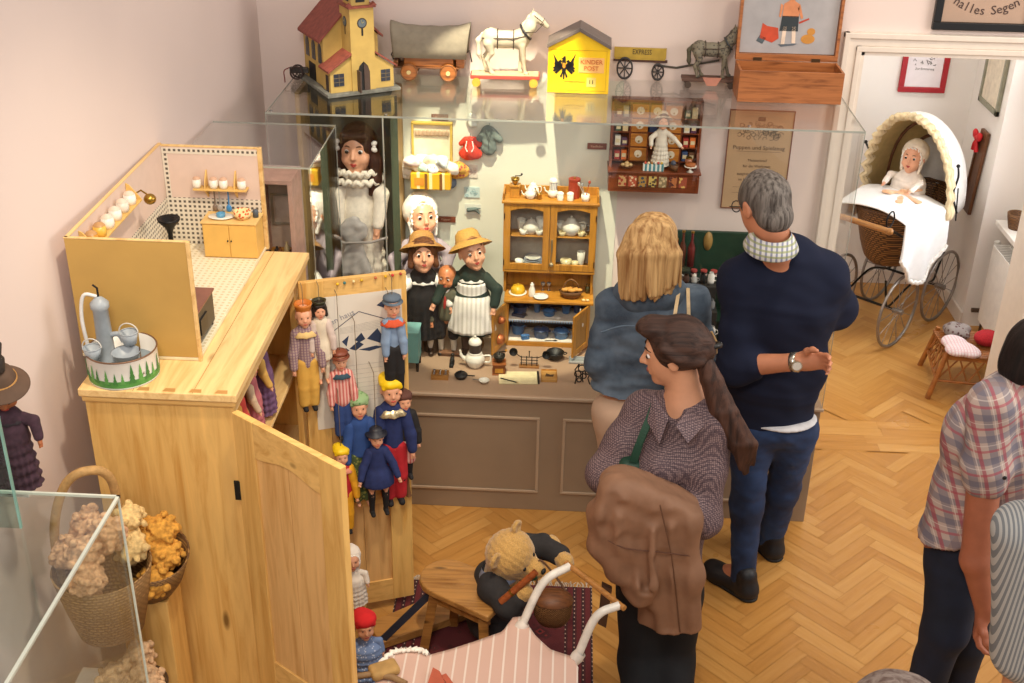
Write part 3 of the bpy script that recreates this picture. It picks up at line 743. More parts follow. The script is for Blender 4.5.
q = PX(1010, 220, 2.55); MB().box(2.47, 2.62, 5.5, q.y, q.z-.03, q.z).obj('board', WHITE, t, world=True, bevel=.004)
MB().box(2.56, 2.62, q.y-.06, q.y-.03, q.z-.12, q.z-.03).box(2.56, 2.62, 5.6, 5.63, q.z-.12, q.z-.03).obj('bracket', WHITE, t, world=True)
b0 = Vector((2.54, q.y-.13, q.z)); t = thing('wicker_basket', 'small brown wicker basket on the white ledge at the right edge', 'basket', b0)
MB().lathe([(0, 0), (.04, 0), (.055, .06), (.06, .09), (.052, .09), (.045, .03), (0, .012)], n=20).obj('body', WICKER('#9a6a3c', '#4a2f18', 1.5), t)
# black framed print over the door
A = PY(931, 29, BWY-.01)
bx0 = A.x; bx1 = PY(1032, 33, BWY-.01).x; bf = framed('framed_print', 'old print in a black frame with a gold inner edge above the doorway', bx0, bx1, A.z, A.z+.36, BWY-.001, M('#17181a', .3), .032, M('#b69a86', .7, var=.1, scale=6), depth=.025, gold=M('#c2a24e', .35, .6))
for i, (ch, ang) in enumerate(zip('halles Segen', np.linspace(-.5, .5, 12))):
 R_ = .3; cx = (bx0+bx1)/2
 text('lettering', ch, .052, (cx+.25*math.sin(ang), BWY-.0105, A.z+.38-.3*math.cos(ang)+.0), (math.cos(ang), 0, math.sin(ang)), (-math.sin(ang), 0, math.cos(ang)), M('#4c3a36', .8), bf) if ch != ' ' else None
# ================================================================ DOLLS
def add_hat(kind, F, parent, col=None):
 h = F.s; a = F.d(0, 0, 1)
 def L(prof, c, name, mat, n=28, wob=None, axis=None, sx=1, sy=1):
  m = MB(); m.lathe([(r*h, z*h) for r, z in prof], c, n, axis or a, wob, sx, sy); return m.obj(name, mat, parent)
 if kind == 'straw':
  L([(.02, .52), (.22, .50), (.33, .40), (.37, .22), (.385, .16), (.52, .09), (.64, -.01), (.66, -.03), (.64, -.04), (.52, .06), (.36, .13), (.33, .2), (.30, .36), (.02, .47)], F(0, -.12, .14), 'straw_hat', col or STRAW, 36, lambda t, z: .03*math.sin(2*t+.6), F.d(.0, -.38, 1))
  m = MB(); ax = F.d(0, -.38, 1); m.lathe([(.39*h, .15*h), (.392*h, .21*h), (.375*h, .215*h), (.37*h, .15*h)], F(0, -.12, .14), 30, ax); m.obj('hat_band', M('#b8874a', .8), parent)
 elif kind == 'bonnet':
  S = SDF(); S.ell(F(0, -.16, .16), (.45*h, .46*h, .48*h), F.R, k=.05*h); S.ell(F(0, -.38, .16), (.33*h, .26*h, .36*h), F.R, k=.1*h)
  S.ell(F(0, .30, -.09), (.27*h, .36*h, .33*h), F.R, k=.03*h, mode='s')
  S.cap(F(-.33, .05, -.1), F(-.30, .08, -.45), .07*h, .05*h, k=.05*h); S.cap(F(.33, .05, -.1), F(.30, .08, -.45), .07*h, .05*h, k=.05*h)
  sdf_obj(S, 'bonnet', h/36, col or WHITE, parent, (h*.012, 28/h*.5, 3, (1, 1, 1)), world=False)
  m = MB(); pts = []
  for i in range(40):
   t = math.pi*(-.14+1.28*i/39); r = .33+.02*math.sin(i*1.9); pts.append(F(-r*math.cos(t), .27-.10*abs(math.cos(t))+.02*math.cos(i*1.9), .0+r*math.sin(t)*1.1))
  m.tube(pts, .03*h, 6); m.obj('ruffle', M('#f6f0e6', .8), parent)
 elif kind == 'cap':
  L([(.01, .60), (.25, .57), (.42, .46), (.44, .38), (.36, .28), (.34, .26)], F(0, -.05, .06), 'cap', col)
  L([(.30, .02), (.48, 0), (.50, .015), (.30, .045)], F(0, .08, .30), 'cap_brim', col, sy=1.1)
 elif kind == 'brim':
  L([(.01, .62), (.22, .60), (.33, .5), (.36, .3), (.56, .26), (.58, .23), (.34, .22)], F(0, -.04, .02), 'hat', col)
 elif kind == 'crown':
  L([(.30, .2), (.38, .5), (.42, .62), (.36, .62), (.3, .4)], F(0, -.03, .0), 'crown', col, 16, lambda t, z: .05*math.sin(t*6))
 elif kind == 'flop':
  S = SDF(); S.ell(F(0, -.06, .32), (.44*h, .46*h, .26*h), F.R, k=.05*h); S.ell(F(.1, -.2, .45), (.3*h, .3*h, .18*h), F.R, k=.1*h); S.cap(F(-.3, .2, .2), F(.3, .2, .2), .08*h, k=.05*h)
  sdf_obj(S, 'hat', h/24, col, parent, (h*.03, 9/h*.5, 5, (1, 1, 1)), world=False)
def add_hair(style, F, parent, mat):
 h = F.s; S = SDF()
 if style == 'cap':
  S.ell(F(0, -.08, .14), (.365*h, .42*h, .40*h), F.R, k=.04*h)
  S.ell(F(0, .30, -.12), (.27*h, .26*h, .40*h), F.R, k=.05*h, mode='s')
 else:
  S.ell(F(0, -.08, .14), (.40*h, .45*h, .43*h), F.R, k=.04*h)
  if style == 'long':
   for s_ in (-1, 1):
    S.chain([F(s_*.30, -.02, .1), F(s_*.39, .0, -.25), F(s_*.38, .06, -.62), F(s_*.3, .12, -.92)], [.14*h, .15*h, .14*h, .06*h], k=.06*h)
   S.ell(F(0, -.25, -.3), (.36*h, .2*h, .5*h), F.R, k=.1*h)
   S.cap(F(-.2, .3, .36), F(.2, .3, .36), .1*h, k=.05*h)
  elif style == 'bob':
   for s_ in (-1, 1): S.chain([F(s_*.3, .0, .1), F(s_*.36, .08, -.3)], [.12*h, .1*h], k=.06*h)
   S.ell(F(0, -.2, -.15), (.34*h, .22*h, .3*h), F.R, k=.1*h)
   S.cap(F(-.2, .28, .34), F(.2, .28, .34), .1*h, k=.05*h)
  S.ell(F(0, .38, -.12), (.24*h, .24*h, .40*h), F.R, k=.04*h, mode='s')
 sdf_obj(S, 'hair', h/34, mat, parent, (h*.014, 16/h*.6, 2, (1, 1, .25)), world=False)
HATTAN = M('#a5783f', .75, var=.25, scale=160, bump=.5)
def doll(name, label, cat, base, H, yaw=180, hh=.2, skin=None, hair=None, hat=None, hatcol=None, dress=None, sleeve=None, collar=None, apron=None,
         arms=None, legs=None, shoes=None, hem=.12, flare=.16, waist=.09, chest=.10, top=.77, pitch=0, hyaw=0, group=None, trousers=None, lean=0, detail=True, legsep=.05, irises=None, roll=0, pleat=14, parent_lbl=None, rot=None):
 """local frame: +y is the way the doll faces, base at 0; sizes are fractions of H except hh (head height fraction)"""
 t = thing(name, label, cat, base, rad(yaw), group, rot)
 skin = skin or DSKIN
 hd = hh*H; hz = H*(.97 if hat in (None,) else .95)-hd*.5 if hat is None else H-hd*.62
 F = Fr((lean*H, 0, hz), rad(hyaw), rad(pitch), rad(roll), hd)
 vox = max(H/190, .0022) if detail else max(H/110, .0022)
 S = SDF(); head_sdf(S, F, cheeks=1, nose=.93, wide=1.08)
 sh = hz-hd*.70; hipz = H*.42
 S.cap((lean*H*.5, 0, hipz), (lean*H*.9, 0, sh-.02*H), waist*H*.75, chest*H*.8, k=.03*H, sq=((0, 1, 0), .75))
 arms = arms or [(-.17, .02, .56, -.19, .08, .42), (.17, .02, .56, .19, .08, .42)]
 shx = chest*H*.95
 arm_pts = []
 for q, a in enumerate(arms):
  s_ = -1 if q == 0 else 1
  p0 = Vector((s_*shx+lean*H*.8, 0, sh-.025*H)); p1 = Vector(a[0:3])*H; p2 = Vector(a[3:6])*H
  arm_pts.append((p0, p1, p2)); S.chain([p0, p1, p2], [.034*H, .026*H, .019*H], k=.01*H)
  d = (p2-p1).normalized()
  S.ell(p2+d*.018*H, (.017*H, .017*H, .024*H), None, k=.008*H)
  for f_ in range(4):
   u = d.cross(Vector((0, 1, .3))).normalized(); b0 = p2+d*.028*H+u*(f_-1.5)*.010*H; S.cap(b0, b0+d*.024*H+Vector((0, .004*H, 0)), .0056*H, .0045*H, k=.003*H)
  S.cap(p2+d*.01*H, p2+d*.026*H+u_side(d, s_)*.022*H, .006*H, .005*H, k=.004*H)
 for s_ in (-1, 1):
  S.chain([(s_*legsep*H, 0, hipz), (s_*legsep*H, .01*H, .22*H), (s_*legsep*H, 0, .035*H)], [.045*H, .033*H, .022*H], k=.01*H)
  S.cap((s_*legsep*H, -.01*H, .025*H), (s_*legsep*H, .06*H, .018*H), .02*H, .017*H, k=.01*H)
 sdf_obj(S, 'body', vox, skin, t, world=False)
 if detail: face_parts(F, t, iris=irises, world=False, cheeks=True, es=.86)
 else:
  [MB().sph(F(s_*.13, .345, .04), .035*hd, 6, 4).obj('eye', IRISB, t) for s_ in (-1, 1)]
  m = MB(); m.tube([F(-.08, .37, -.25), F(0, .39, -.26), F(.08, .37, -.25)], .022*hd, 5); m.obj('lips', LIP, t)
 if hair: add_hair(hair[0], F, t, hair[1])
 if hat: add_hat(hat, F, t, hatcol)
 if dress:
  S = SDF(); cx = lean*H
  S.cap((cx*.6, 0, H*.46), (cx*.9, 0, sh-.01*H), waist*H, chest*H*1.02, k=.03*H, sq=((0, 1, 0), .8))
  S.cap((-shx*.8+cx, 0, sh-.015*H), (shx*.8+cx, 0, sh-.015*H), .035*H, k=.03*H)
  if not trousers:
   n = 7
   for i in range(n):
    z = H*(.5-(.5-hem)*i/(n-1)); r = H*(waist+(flare-waist)*(i/(n-1))**.75); S.ell((cx*.5, 0, z), (r, r*.82, H*.05), None, k=.05*H)
   S.half((0, 0, hem*H), (0, 0, -1))
  else: S.half((0, 0, (trousers[1] if len(trousers) > 1 else .42)*H), (0, 0, -1))
  P, Q = S.mesh(vox*1.15); P = smooth_pts(P, Q, 1)
  if not trousers or flare > .12:
   th = np.arctan2(P[:, 1], P[:, 0]); w_ = np.clip((H*.5-P[:, 2])/(H*.35), 0, 1); N = vnormals(P, Q); N[:, 2] = 0
   P = P+N*(H*.009*w_*np.sin(th*pleat+1.5*np.sin(th*3)))[:, None]
  mesh_obj('dress' if not trousers else 'jacket', P, Q, dress, t)
 if trousers:
  S = SDF()
  for s_ in (-1, 1): S.chain([(s_*legsep*H*.8, 0, .46*H), (s_*legsep*H*1.05, .01*H, .22*H), (s_*legsep*H*1.05, 0, (trousers[2] if len(trousers) > 2 else .06)*H)], [.07*H, .052*H, .048*H], k=.012*H)
  sdf_obj(S, 'trousers', vox*1.15, trousers[0], t, (H*.003, 60/H*.5, 2, (1, 1, .4)), world=False)
 if sleeve:
  for (p0, p1, p2), s_ in zip(arm_pts, (-1, 1)):
   S = SDF(); e = p1+(p2-p1)*.82; S.chain([p0, p1, e], [.05*H, .042*H, .035*H], k=.015*H)
   sdf_obj(S, 'sleeve', vox*1.1, sleeve, t, (H*.004, 55/H*.5, 4, (1, 1, 1)), world=False)
 if collar:
  m = MB(); m.lathe([(.055*H, .02*H), (.085*H, .0), (.115*H, -.03*H), (.11*H, -.036*H), (.07*H, -.01*H)], (lean*H, 0, sh), 28, (0, 0, 1), lambda a_, z: .08*math.sin(a_*9), sy=.8); m.obj('collar', collar, t)
 if apron:
  m = MB(); fl = flare+.012; top_z = sh-.04*H
  def fn(u_, v_):
   z = top_z+(hem*H*1.15-top_z)*v_; f_ = min(1, max(0, (H*.5-z)/(H*.5-hem*H)))
   r = H*(waist+.018+(fl-waist)*f_**.75) if z < H*.5 else H*(chest+.016)
   a_ = rad(200-220*u_)+rad(90-90); a_ = rad(165)-rad(150)*u_
   r *= 1+.03*math.sin(a_*16)*f_
   return (lean*H*.6+math.cos(a_)*r, math.sin(a_)*r*.86, z)
  m.grid(fn, 40, 16); m.obj('apron', apron, t, solid=.004*H)
 if legs:
  S = SDF()
  for s_ in (-1, 1): S.chain([(s_*legsep*H, 0, .3*H), (s_*legsep*H, .01*H, .2*H), (s_*legsep*H, 0, .05*H)], [.042*H, .036*H, .026*H], k=.01*H)
  sdf_obj(S, 'stockings', vox*1.1, legs, t, world=False)
 if shoes:
  for s_ in (-1, 1):
   S = SDF(); S.cap((s_*legsep*H, -.012*H, .026*H), (s_*legsep*H, .065*H, .02*H), .026*H, .023*H, k=.01*H); S.cap((s_*legsep*H, -.005*H, .03*H), (s_*legsep*H, -.005*H, .06*H), .027*H, k=.01*H); S.half((0, 0, 0.001), (0, 0, -1))
   sdf_obj(S, 'shoe', vox, shoes, t, world=False)
 return t, F
def u_side(d, s_):
 v = Vector((0, 1, 0)); return (v-d*v.dot(d)).normalized()
LACE = M('#e6dccb', .85, var=.1, scale=60, bump=.4)
# big doll in the cupboard
b0 = PY(363, 280, 5.0); b0.z = CZ+.235; bstd = thing('display_box', 'plain grey box on which the large doll stands', 'box', (b0.x, b0.y, CZ+.0005)); MB().box(-.11, .11, -.09, .09, 0, .234).obj('box', M('#8d867b', .8), bstd, bevel=.003)
BD, FB = doll('large_doll', 'large porcelain-headed doll with long brown hair in a cream lace dress', 'doll', b0, .81, yaw=184, hh=.255, hair=('long', HAIR('#4a2a1d', '#27140e')), dress=LACE, sleeve=LACE,
     arms=[(-.125, .05, .60, -.10, .11, .42), (.115, .03, .60, .11, .09, .40)], flare=.135, waist=.10, chest=.085, hem=.10, legs=WHITE, shoes=M('#e8e2d8', .5), hyaw=-8, pitch=4, pleat=12)
m = MB(); H = .80
for zz, rr in ((.765, .115), (.715, .125)):
 pts = [(math.cos(a_)*rr*H*(1+.05*math.sin(a_*13)), math.sin(a_)*rr*.8*H*(1+.05*math.sin(a_*13)), zz*H-.02+.01*math.sin(a_*17)) for a_ in np.linspace(0, 6.28, 90)[:-1]]
 m.tube(pts, .011, 6, True)
m.obj('lace_ruffle', M('#efe6d4', .9, bump=.5, scale=120), BD)
m = MB(); h_ = FB.s
for s_ in (-1, 1):
 c0 = FB(s_*.40, .16, .12)
 for k in (-1, 1): m.sph(c0+Vector((0, 0, k*.014)), (.015, .008, .012), 8, 6, Matrix.Rotation(k*.6, 3, 'Y'))
 m.sph(c0, .008)
m.obj('hair_bow', WHITE, BD)
S = SDF(); c0 = Vector((.02, .11, .44*H)); rs = random.Random(3)
for k in range(7): a_ = k*.9; S.ell(c0+Vector((.035*math.cos(a_), .01, .035*math.sin(a_))), (.034, .018, .026), Matrix.Rotation(a_, 3, 'Y'), k=.01)
for k in (-1, 0, 1): S.cap(c0, c0+Vector((k*.05, .0, -.2)), .014, .026, k=.02)
sdf_obj(S, 'sash_bow', .004, M('#aaa5a0', .5, var=.2, sheen=.3), BD, (.003, 60, 1, (1, 1, 1)), world=False)
m = MB(); m.tube([(-.13, .12, .40*H), (-.06, .15, .385*H), (.06, .15, .38*H), (.14, .10, .41*H)], .006, 8); m.obj('sash', M('#8e8781', .5), BD)
# bonnet doll at the back
stand = M('#8a6c50', .6)
def dbase(px, py, y):  # base on the case floor under an image point at depth y
 p = PY(px, py, y); p.z = CZ; return p
STRG = STRIPE([(0, '#e8e2d8'), (.5, '#cfc8c0')], 'x', .014)
doll('bonnet_doll', 'doll in a white bonnet and pale lilac blouse behind the two straw-hat dolls', 'doll', dbase(422, 210, 5.03), .71, yaw=190, hh=.25, hair=('cap', HAIR('#b98a4a', '#8a6030')), hat='bonnet', dress=M('#a89aa2', .85, var=.1), sleeve=M('#a89aa2', .85, var=.1), collar=WHITE, flare=.17, waist=.12, legs=WHITE, shoes=BLACK, hyaw=12, pitch=14, arms=[(-.17, .03, .6, -.12, .12, .5), (.18, .04, .58, .16, .12, .46)])
doll('straw_hat_doll', 'doll in a tan straw hat and black pinafore dress standing at left of the case', 'doll', dbase(423, 260, 4.87), .585, yaw=186, hh=.265, hair=('bob', HAIR('#6e4226', '#3c2314')), hat='straw', hatcol=HATTAN, dress=M('#1b1a1d', .9, var=.2), sleeve=WHITE, collar=WHITE, flare=.145, waist=.115, hem=.16, legs=M('#d9cfc0', .8), shoes=M('#3a2a22', .4), hyaw=6, pitch=12, arms=[(-.17, .03, .57, -.20, .07, .43), (.18, .06, .57, .20, .15, .55)])
WA = STRIPE([(0, '#ece7df'), (.55, '#d4cec4')], 'x', .02)
doll('straw_hat_doll', 'doll in a wide yellow straw hat and white apron holding its arms forward', 'doll', dbase(472, 255, 4.88), .60, yaw=180, hh=.26, hair=('cap', HAIR('#7a4a2a', '#3c2314')), hat='straw', hatcol=M('#bf9248', .75, var=.2, scale=160, bump=.5), dress=M('#1e3029', .85), sleeve=M('#1e3029', .85), collar=M('#eee9e0', .85), apron=WA, flare=.165, waist=.12, hem=.2, legs=M('#57473a', .8), shoes=M('#2a211c', .4), hyaw=20, pitch=10, roll=9, arms=[(-.19, .03, .56, -.17, .08, .43), (.21, .05, .58, .27, .11, .46)])
bd, FF = doll('boy_doll', 'bald brown-headed boy doll in a grey-green jacket and dark shorts', 'doll', dbase(447, 300, 4.87), .45, yaw=176, hh=.25, skin=M('#c27a4e', .35, var=.05), dress=M('#5d5b49', .9, var=.2, scale=80), sleeve=M('#5d5b49', .9, var=.2, scale=80), collar=M('#4a4636', .9), trousers=(M('#25262a', .9), .40, .24), flare=.1, chest=.11, waist=.115, legs=M('#cbbfae', .9), shoes=M('#201c1a', .35), hyaw=-6, pitch=4, arms=[(-.165, .03, .52, -.18, .07, .38), (.165, .05, .54, .14, .12, .40)], legsep=.065)
MB().tube([(0, .045, .70*.44), (.0, .055, .64*.44), (.003, .055, .58*.44)], [.004, .007, .005], 6).obj('neck_bow', M('#a02a24', .6), bd)
# wooden stand plates for the dolls
for (px, py, lb, w_, d_) in ((410, 356, 'doll stand at the feet of the black pinafore doll', .10, .05), (455, 355, 'wide doll stand in front of the white apron doll', .15, .035)):
 c0 = PZ(px, py, CZ); tt = thing('doll_stand', 'low brown wooden '+lb, 'stand', c0, group='wooden stands under the dolls'); MB().box(-w_/2, w_/2, -d_/2, d_/2, 0, .02).obj('plate', WOOD('#8a6248', '#6a4630', 'x'), tt, bevel=.003)
 MB().box(-w_/2+.01, w_/2-.01, -d_/2-.001, d_/2+.001, .006, .01).obj('groove', M('#3b281c', .7), tt)
# ================================================================ TOYS ON THE GLASS TOP
GT = CT+.0015
class LF:
 """planar local frame on a horizontal surface: x along a, y to the left of it, z up"""
 def __init__(s, o, ang): s.o = Vector(o); s.R = Matrix.Rotation(ang, 3, 'Z'); s.a = ang
def on_top(px, py, z=None): return PZ(px, py, GT if z is None else z)
# --- church
o_ = on_top(328, 99); rr_ = on_top(401, 90); ang = math.atan2(rr_.y-o_.y, rr_.x-o_.x)
ch = thing('toy_church', 'yellow toy church with red roofs and a clock tower on the glass top', 'toy church', o_, ang)
YL = M('#bd9f58', .7, var=.1, scale=18); RD = M('#8a4638', .7, var=.25, scale=60); DK = M('#3a3230', .6); W_ = (rr_-o_).length
MB().box(0, W_, 0, .36, 0, .014).obj('base', M('#6c6c64', .8, var=.3, scale=40), ch, bevel=.002)
x0, x1 = .022, W_-.022; tx0 = x0+(x1-x0)*.33; tx1 = x0+(x1-x0)*.70; y0 = .022
m = MB()
m.prism([(x0, y0, .014), (tx0, y0, .014), (tx0, y0, .155), (x0, y0, .10)], (0, .09, 0)).prism([(tx1, y0, .014), (x1, y0, .014), (x1, y0, .10), (tx1, y0, .155)], (0, .09, 0))
m.obj('wing_walls', YL, ch)
for (a, b, za, zb) in ((x0-.012, tx0, .097, .162), (x1+.012, tx1, .097, .162)):
 MB().prism([(a, y0-.012, za), (b, y0-.012, zb), (b, y0-.012, zb+.008), (a, y0-.012, za+.008)], (0, .115, 0)).obj('wing_roof', RD, ch)
th_ = .345
MB().box(tx0, tx1, y0-.008, y0+.105, .014, th_).obj('tower', YL, ch)
MB().box(tx0-.008, tx1+.008, y0-.016, y0+.113, th_, th_+.008).obj('tower_cornice', RD, ch)
bx0 = tx0+.012; bx1 = tx1-.012
MB().box(bx0, bx1, y0+.004, y0+.093, th_+.008, th_+.1).obj('belfry', YL, ch)
for bx in (tx0, tx1):
 MB().prism([(bx-.012, y0-.018, th_+.008), (bx+.012, y0-.018, th_+.008), (bx, y0-.018, th_+.022)], (0, .02, 0)).obj('cornice_gable', RD, ch)
MB().lathe([(.075, th_+.1), (.04, th_+.15), (.004, th_+.24)], ((bx0+bx1)/2, y0+.05, 0), 4, sx=1.0).obj('spire', RD, ch)
tc = (tx0+tx1)/2
def clock(c, ax):
 MB().cyl(Vector(c)-Vector(ax)*.004, Vector(c), .021, n=20).obj('clock_rim', DK, ch); k = MB().cyl(Vector(c)-Vector(ax)*.004, Vector(c)+Vector(ax)*.0015, .016, n=20).obj('clock_face', M('#5f6a70', .5), ch)
 m = MB(); u_, v_ = (Vector((1, 0, 0)), Vector((0, 0, 1))) if abs(ax[1]) > .5 else (Vector((0, 1, 0)), Vector((0, 0, 1)))
 cc = Vector(c)+Vector(ax)*.002; m.tube([cc, cc+u_*.008+v_*.005], .0009, 4); m.tube([cc, cc-u_*.003+v_*.012], .0009, 4); m.obj('clock_hands', M('#c9b56a', .4, .6), k)
clock((tc, y0-.0085, .285), (0, -1, 0)); clock((tx0-.0005, y0+.05, .285), (-1, 0, 0))
MB().box(tc-.004, tc+.004, y0-.009, y0-.006, .235, .265).obj('slit_window', BLACK, ch); MB().box(tx0-.001, tx0+.002, y0+.045, y0+.053, .235, .265).obj('slit_window', BLACK, ch)
MB().box(bx0+.02, bx1-.02, y0+.002, y0+.006, th_+.02, th_+.08).obj('bell_window', BLACK, ch); MB().box(bx0-.001, bx0+.003, y0+.03, y0+.07, th_+.02, th_+.08).obj('bell_window', BLACK, ch)
arch = [(tc-.026, 0), (tc-.026, .075), (tc-.018, .10), (tc, .118), (tc+.018, .10), (tc+.026, .075), (tc+.026, 0)]
MB().prism([(x, y0-.0095, .014+z) for x, z in arch], (0, .004, 0)).obj('doorway', BLACK, ch)
MB().prism([(tc+.0, y0-.013, .014), (tc+.026, y0-.010, .014), (tc+.026, y0-.010, .09), (tc+.016, y0-.012, .112), (tc, y0-.013, .125)], (0, .003, 0)).obj('door_leaf', M('#4a3830', .6), ch)
MB().box(tc-.030, tc-.024, y0-.045, y0-.009, .014, .10).obj('door_leaf', M('#4a3830', .6), ch)
def win(px0, px1, z0, z1):
 f = MB().box(px0, px1, y0-.003, y0+.001, z0, z1).obj('window', M('#2f3440', .3), ch); m = MB(); m.box((px0+px1)/2-.001, (px0+px1)/2+.001, y0-.005, y0-.002, z0, z1)
 for k in (1, 2): zz = z0+(z1-z0)*k/3; m.box(px0, px1, y0-.005, y0-.002, zz-.001, zz+.001)
 m.obj('glazing_bars', M('#75654a', .6), f)
win(x0+.014, x0+.058, .040, .090); win(x1-.056, x1-.016, .040, .088)
# nave
nx0 = -.0+.03; nx1 = W_-.05; nr = (nx0+nx1)/2+.0; ny0 = .115; ny1 = .35
MB().prism([(nx0, ny0, .014), (nx1, ny0, .014), (nx1, ny0, .21), (nr, ny0, .33), (nx0, ny0, .21)], (0, ny1-ny0, 0)).obj('nave', YL, ch)
for s_, ex in ((-1, nx0), (1, nx1)):
 MB().prism([(ex+s_*.02, ny0-.012, .21-.024+.012), (nr, ny0-.012, .335), (nr, ny0-.012, .345), (ex+s_*.02, ny0-.012, .21-.014+.012)], (0, ny1-ny0+.024, 0)).obj('nave_roof', M('#86453b', .7, var=.2, scale=50), ch)
for k in range(3):
 yc = ny0+.04+k*.075
 w2 = MB().prism([(nx0-.002, yc-.020, .105), (nx0-.002, yc+.020, .105), (nx0-.002, yc+.020, .165), (nx0-.002, yc+.012, .182), (nx0-.002, yc, .188), (nx0-.002, yc-.012, .182), (nx0-.002, yc-.020, .165)], (.004, 0, 0)).obj('arched_window', M('#2c313c', .3), ch)
 MB().box(nx0-.004, nx0-.001, yc-.001, yc+.001, .12, .18).box(nx0-.004, nx0-.001, yc-.013, yc+.013, .145, .147).obj('glazing_bars', M('#75654a', .6), w2)
MB().box(nx0-.002, nx0+.002, ny0+.10, ny0+.18, .014, .085).obj('side_doorway', BLACK, ch)
MB().box(x0-.002, x0+.002, y0+.02, y0+.05, .014, .08).obj('side_doorway', M('#3a2c26', .6), ch)
# --- small dark toy cart behind the church
c0 = on_top(297, 80); t = thing('toy_handcart', 'small dark toy handcart with red cord at the left end of the glass top', 'toy cart', c0)
for s_ in (0, 1):
 wh = MB().torus((0, .03*s_, .03), .026, .004, (0, 1, 0), 20, 6).obj('wheel', M('#3a2a26', .6), t); m = MB()
 for k in range(6): m.cyl((0, .03*s_, .03), (.025*math.cos(k*1.047), .03*s_, .03+.025*math.sin(k*1.047)), .0018, n=5)
 m.obj('spokes', M('#3a2a26', .6), wh)
MB().box(-.03, .05, .004, .026, .03, .05).obj('body', M('#33302e', .6), t)
MB().tube(bez([(-.03, .01, .05), (-.05, -.01, .04), (-.045, -.03, .01), (-.04, -.05, .003)]), .0025, 5).obj('cord', M('#7a2e28', .8), t)
def wheel(t, c, R, mat, sp=8, rim=.004, hub=.006, w_=.006, hubm=None):
 c = Vector(c); o = MB().torus(c, R-rim, rim, (0, 1, 0), 26, 6).obj('wheel', mat, t); m = MB()
 for k in range(sp): a_ = k*2*math.pi/sp; m.cyl(c, c+Vector((math.cos(a_)*(R-rim), 0, math.sin(a_)*(R-rim))), .0022, n=5)
 m.obj('spokes', mat, o); MB().cyl(c-Vector((0, w_, 0)), c+Vector((0, w_, 0)), hub, n=12).obj('hub', hubm or mat, o); return o
# --- covered wagon
WO = WOOD('#a8652c', '#6f3c18', 'x', .4, 3, False); WOD = WOOD('#7a4a22', '#4a2a14', 'x', .45, 3, False)
c0 = on_top(430, 77); t = thing('toy_covered_wagon', 'wooden toy covered wagon with a grey canvas hood beside the church', 'toy wagon', c0)
MB().box(-.105, .105, -.045, .045, .055, .095).obj('body', WO, t, bevel=.004)
MB().box(-.15, .13, -.05, .05, .048, .055).box(-.15, -.13, -.04, .04, .055, .08).obj('chassis', WOD, t, bevel=.002)
MB().box(.115, .15, -.035, .035, .05, .1).obj('driver_box', WO, t, bevel=.003)
for x in (-.082, .085):
 for y in (-.062, .062):
  c_ = Vector((x, y, .036)); wd_ = MB().cyl(c_-Vector((0, .007, 0)), c_+Vector((0, .007, 0)), .036, n=26).obj('wheel', WO, t, bevel=.002); MB().torus(c_-Vector((0, .006, 0)), .033, .003, (0, 1, 0), 24, 6).obj('tyre', WOD, wd_); MB().cyl(c_-Vector((0, .014, 0)), c_+Vector((0, .014, 0)), .009, n=14).obj('hub', M('#d8c489', .4), wd_)
 MB().cyl((x, -.066, .036), (x, .066, .036), .005, n=8).obj('axle', WOD, t)
m = MB(); L_ = .155
def cover(u_, v_):
 a_ = math.pi*v_; x = (-1+2*u_)*(L_*(1+.10*math.sin(a_)) ); ex = abs(-1+2*u_)**3
 z = .095+math.sin(a_)**.75*(.122+.02*ex); return (x+.006, -math.cos(a_)*.062*(1+.1*math.sin(a_)), z+.004*math.sin(u_*28)*math.sin(a_)*.3)
m.grid(cover, 28, 14); m.obj('canvas_hood', M('#8d8473', .9, var=.12, scale=30, bump=.3), t, solid=.003)
MB().tube([(.14, 0, .09), (.17, 0, .12), (.18, .0, .07)], .003, 5).tube([(-.14, -.03, .06), (-.16, -.03, .1), (-.15, 0, .12)], .003, 5).obj('iron_fitting', IRON, t)
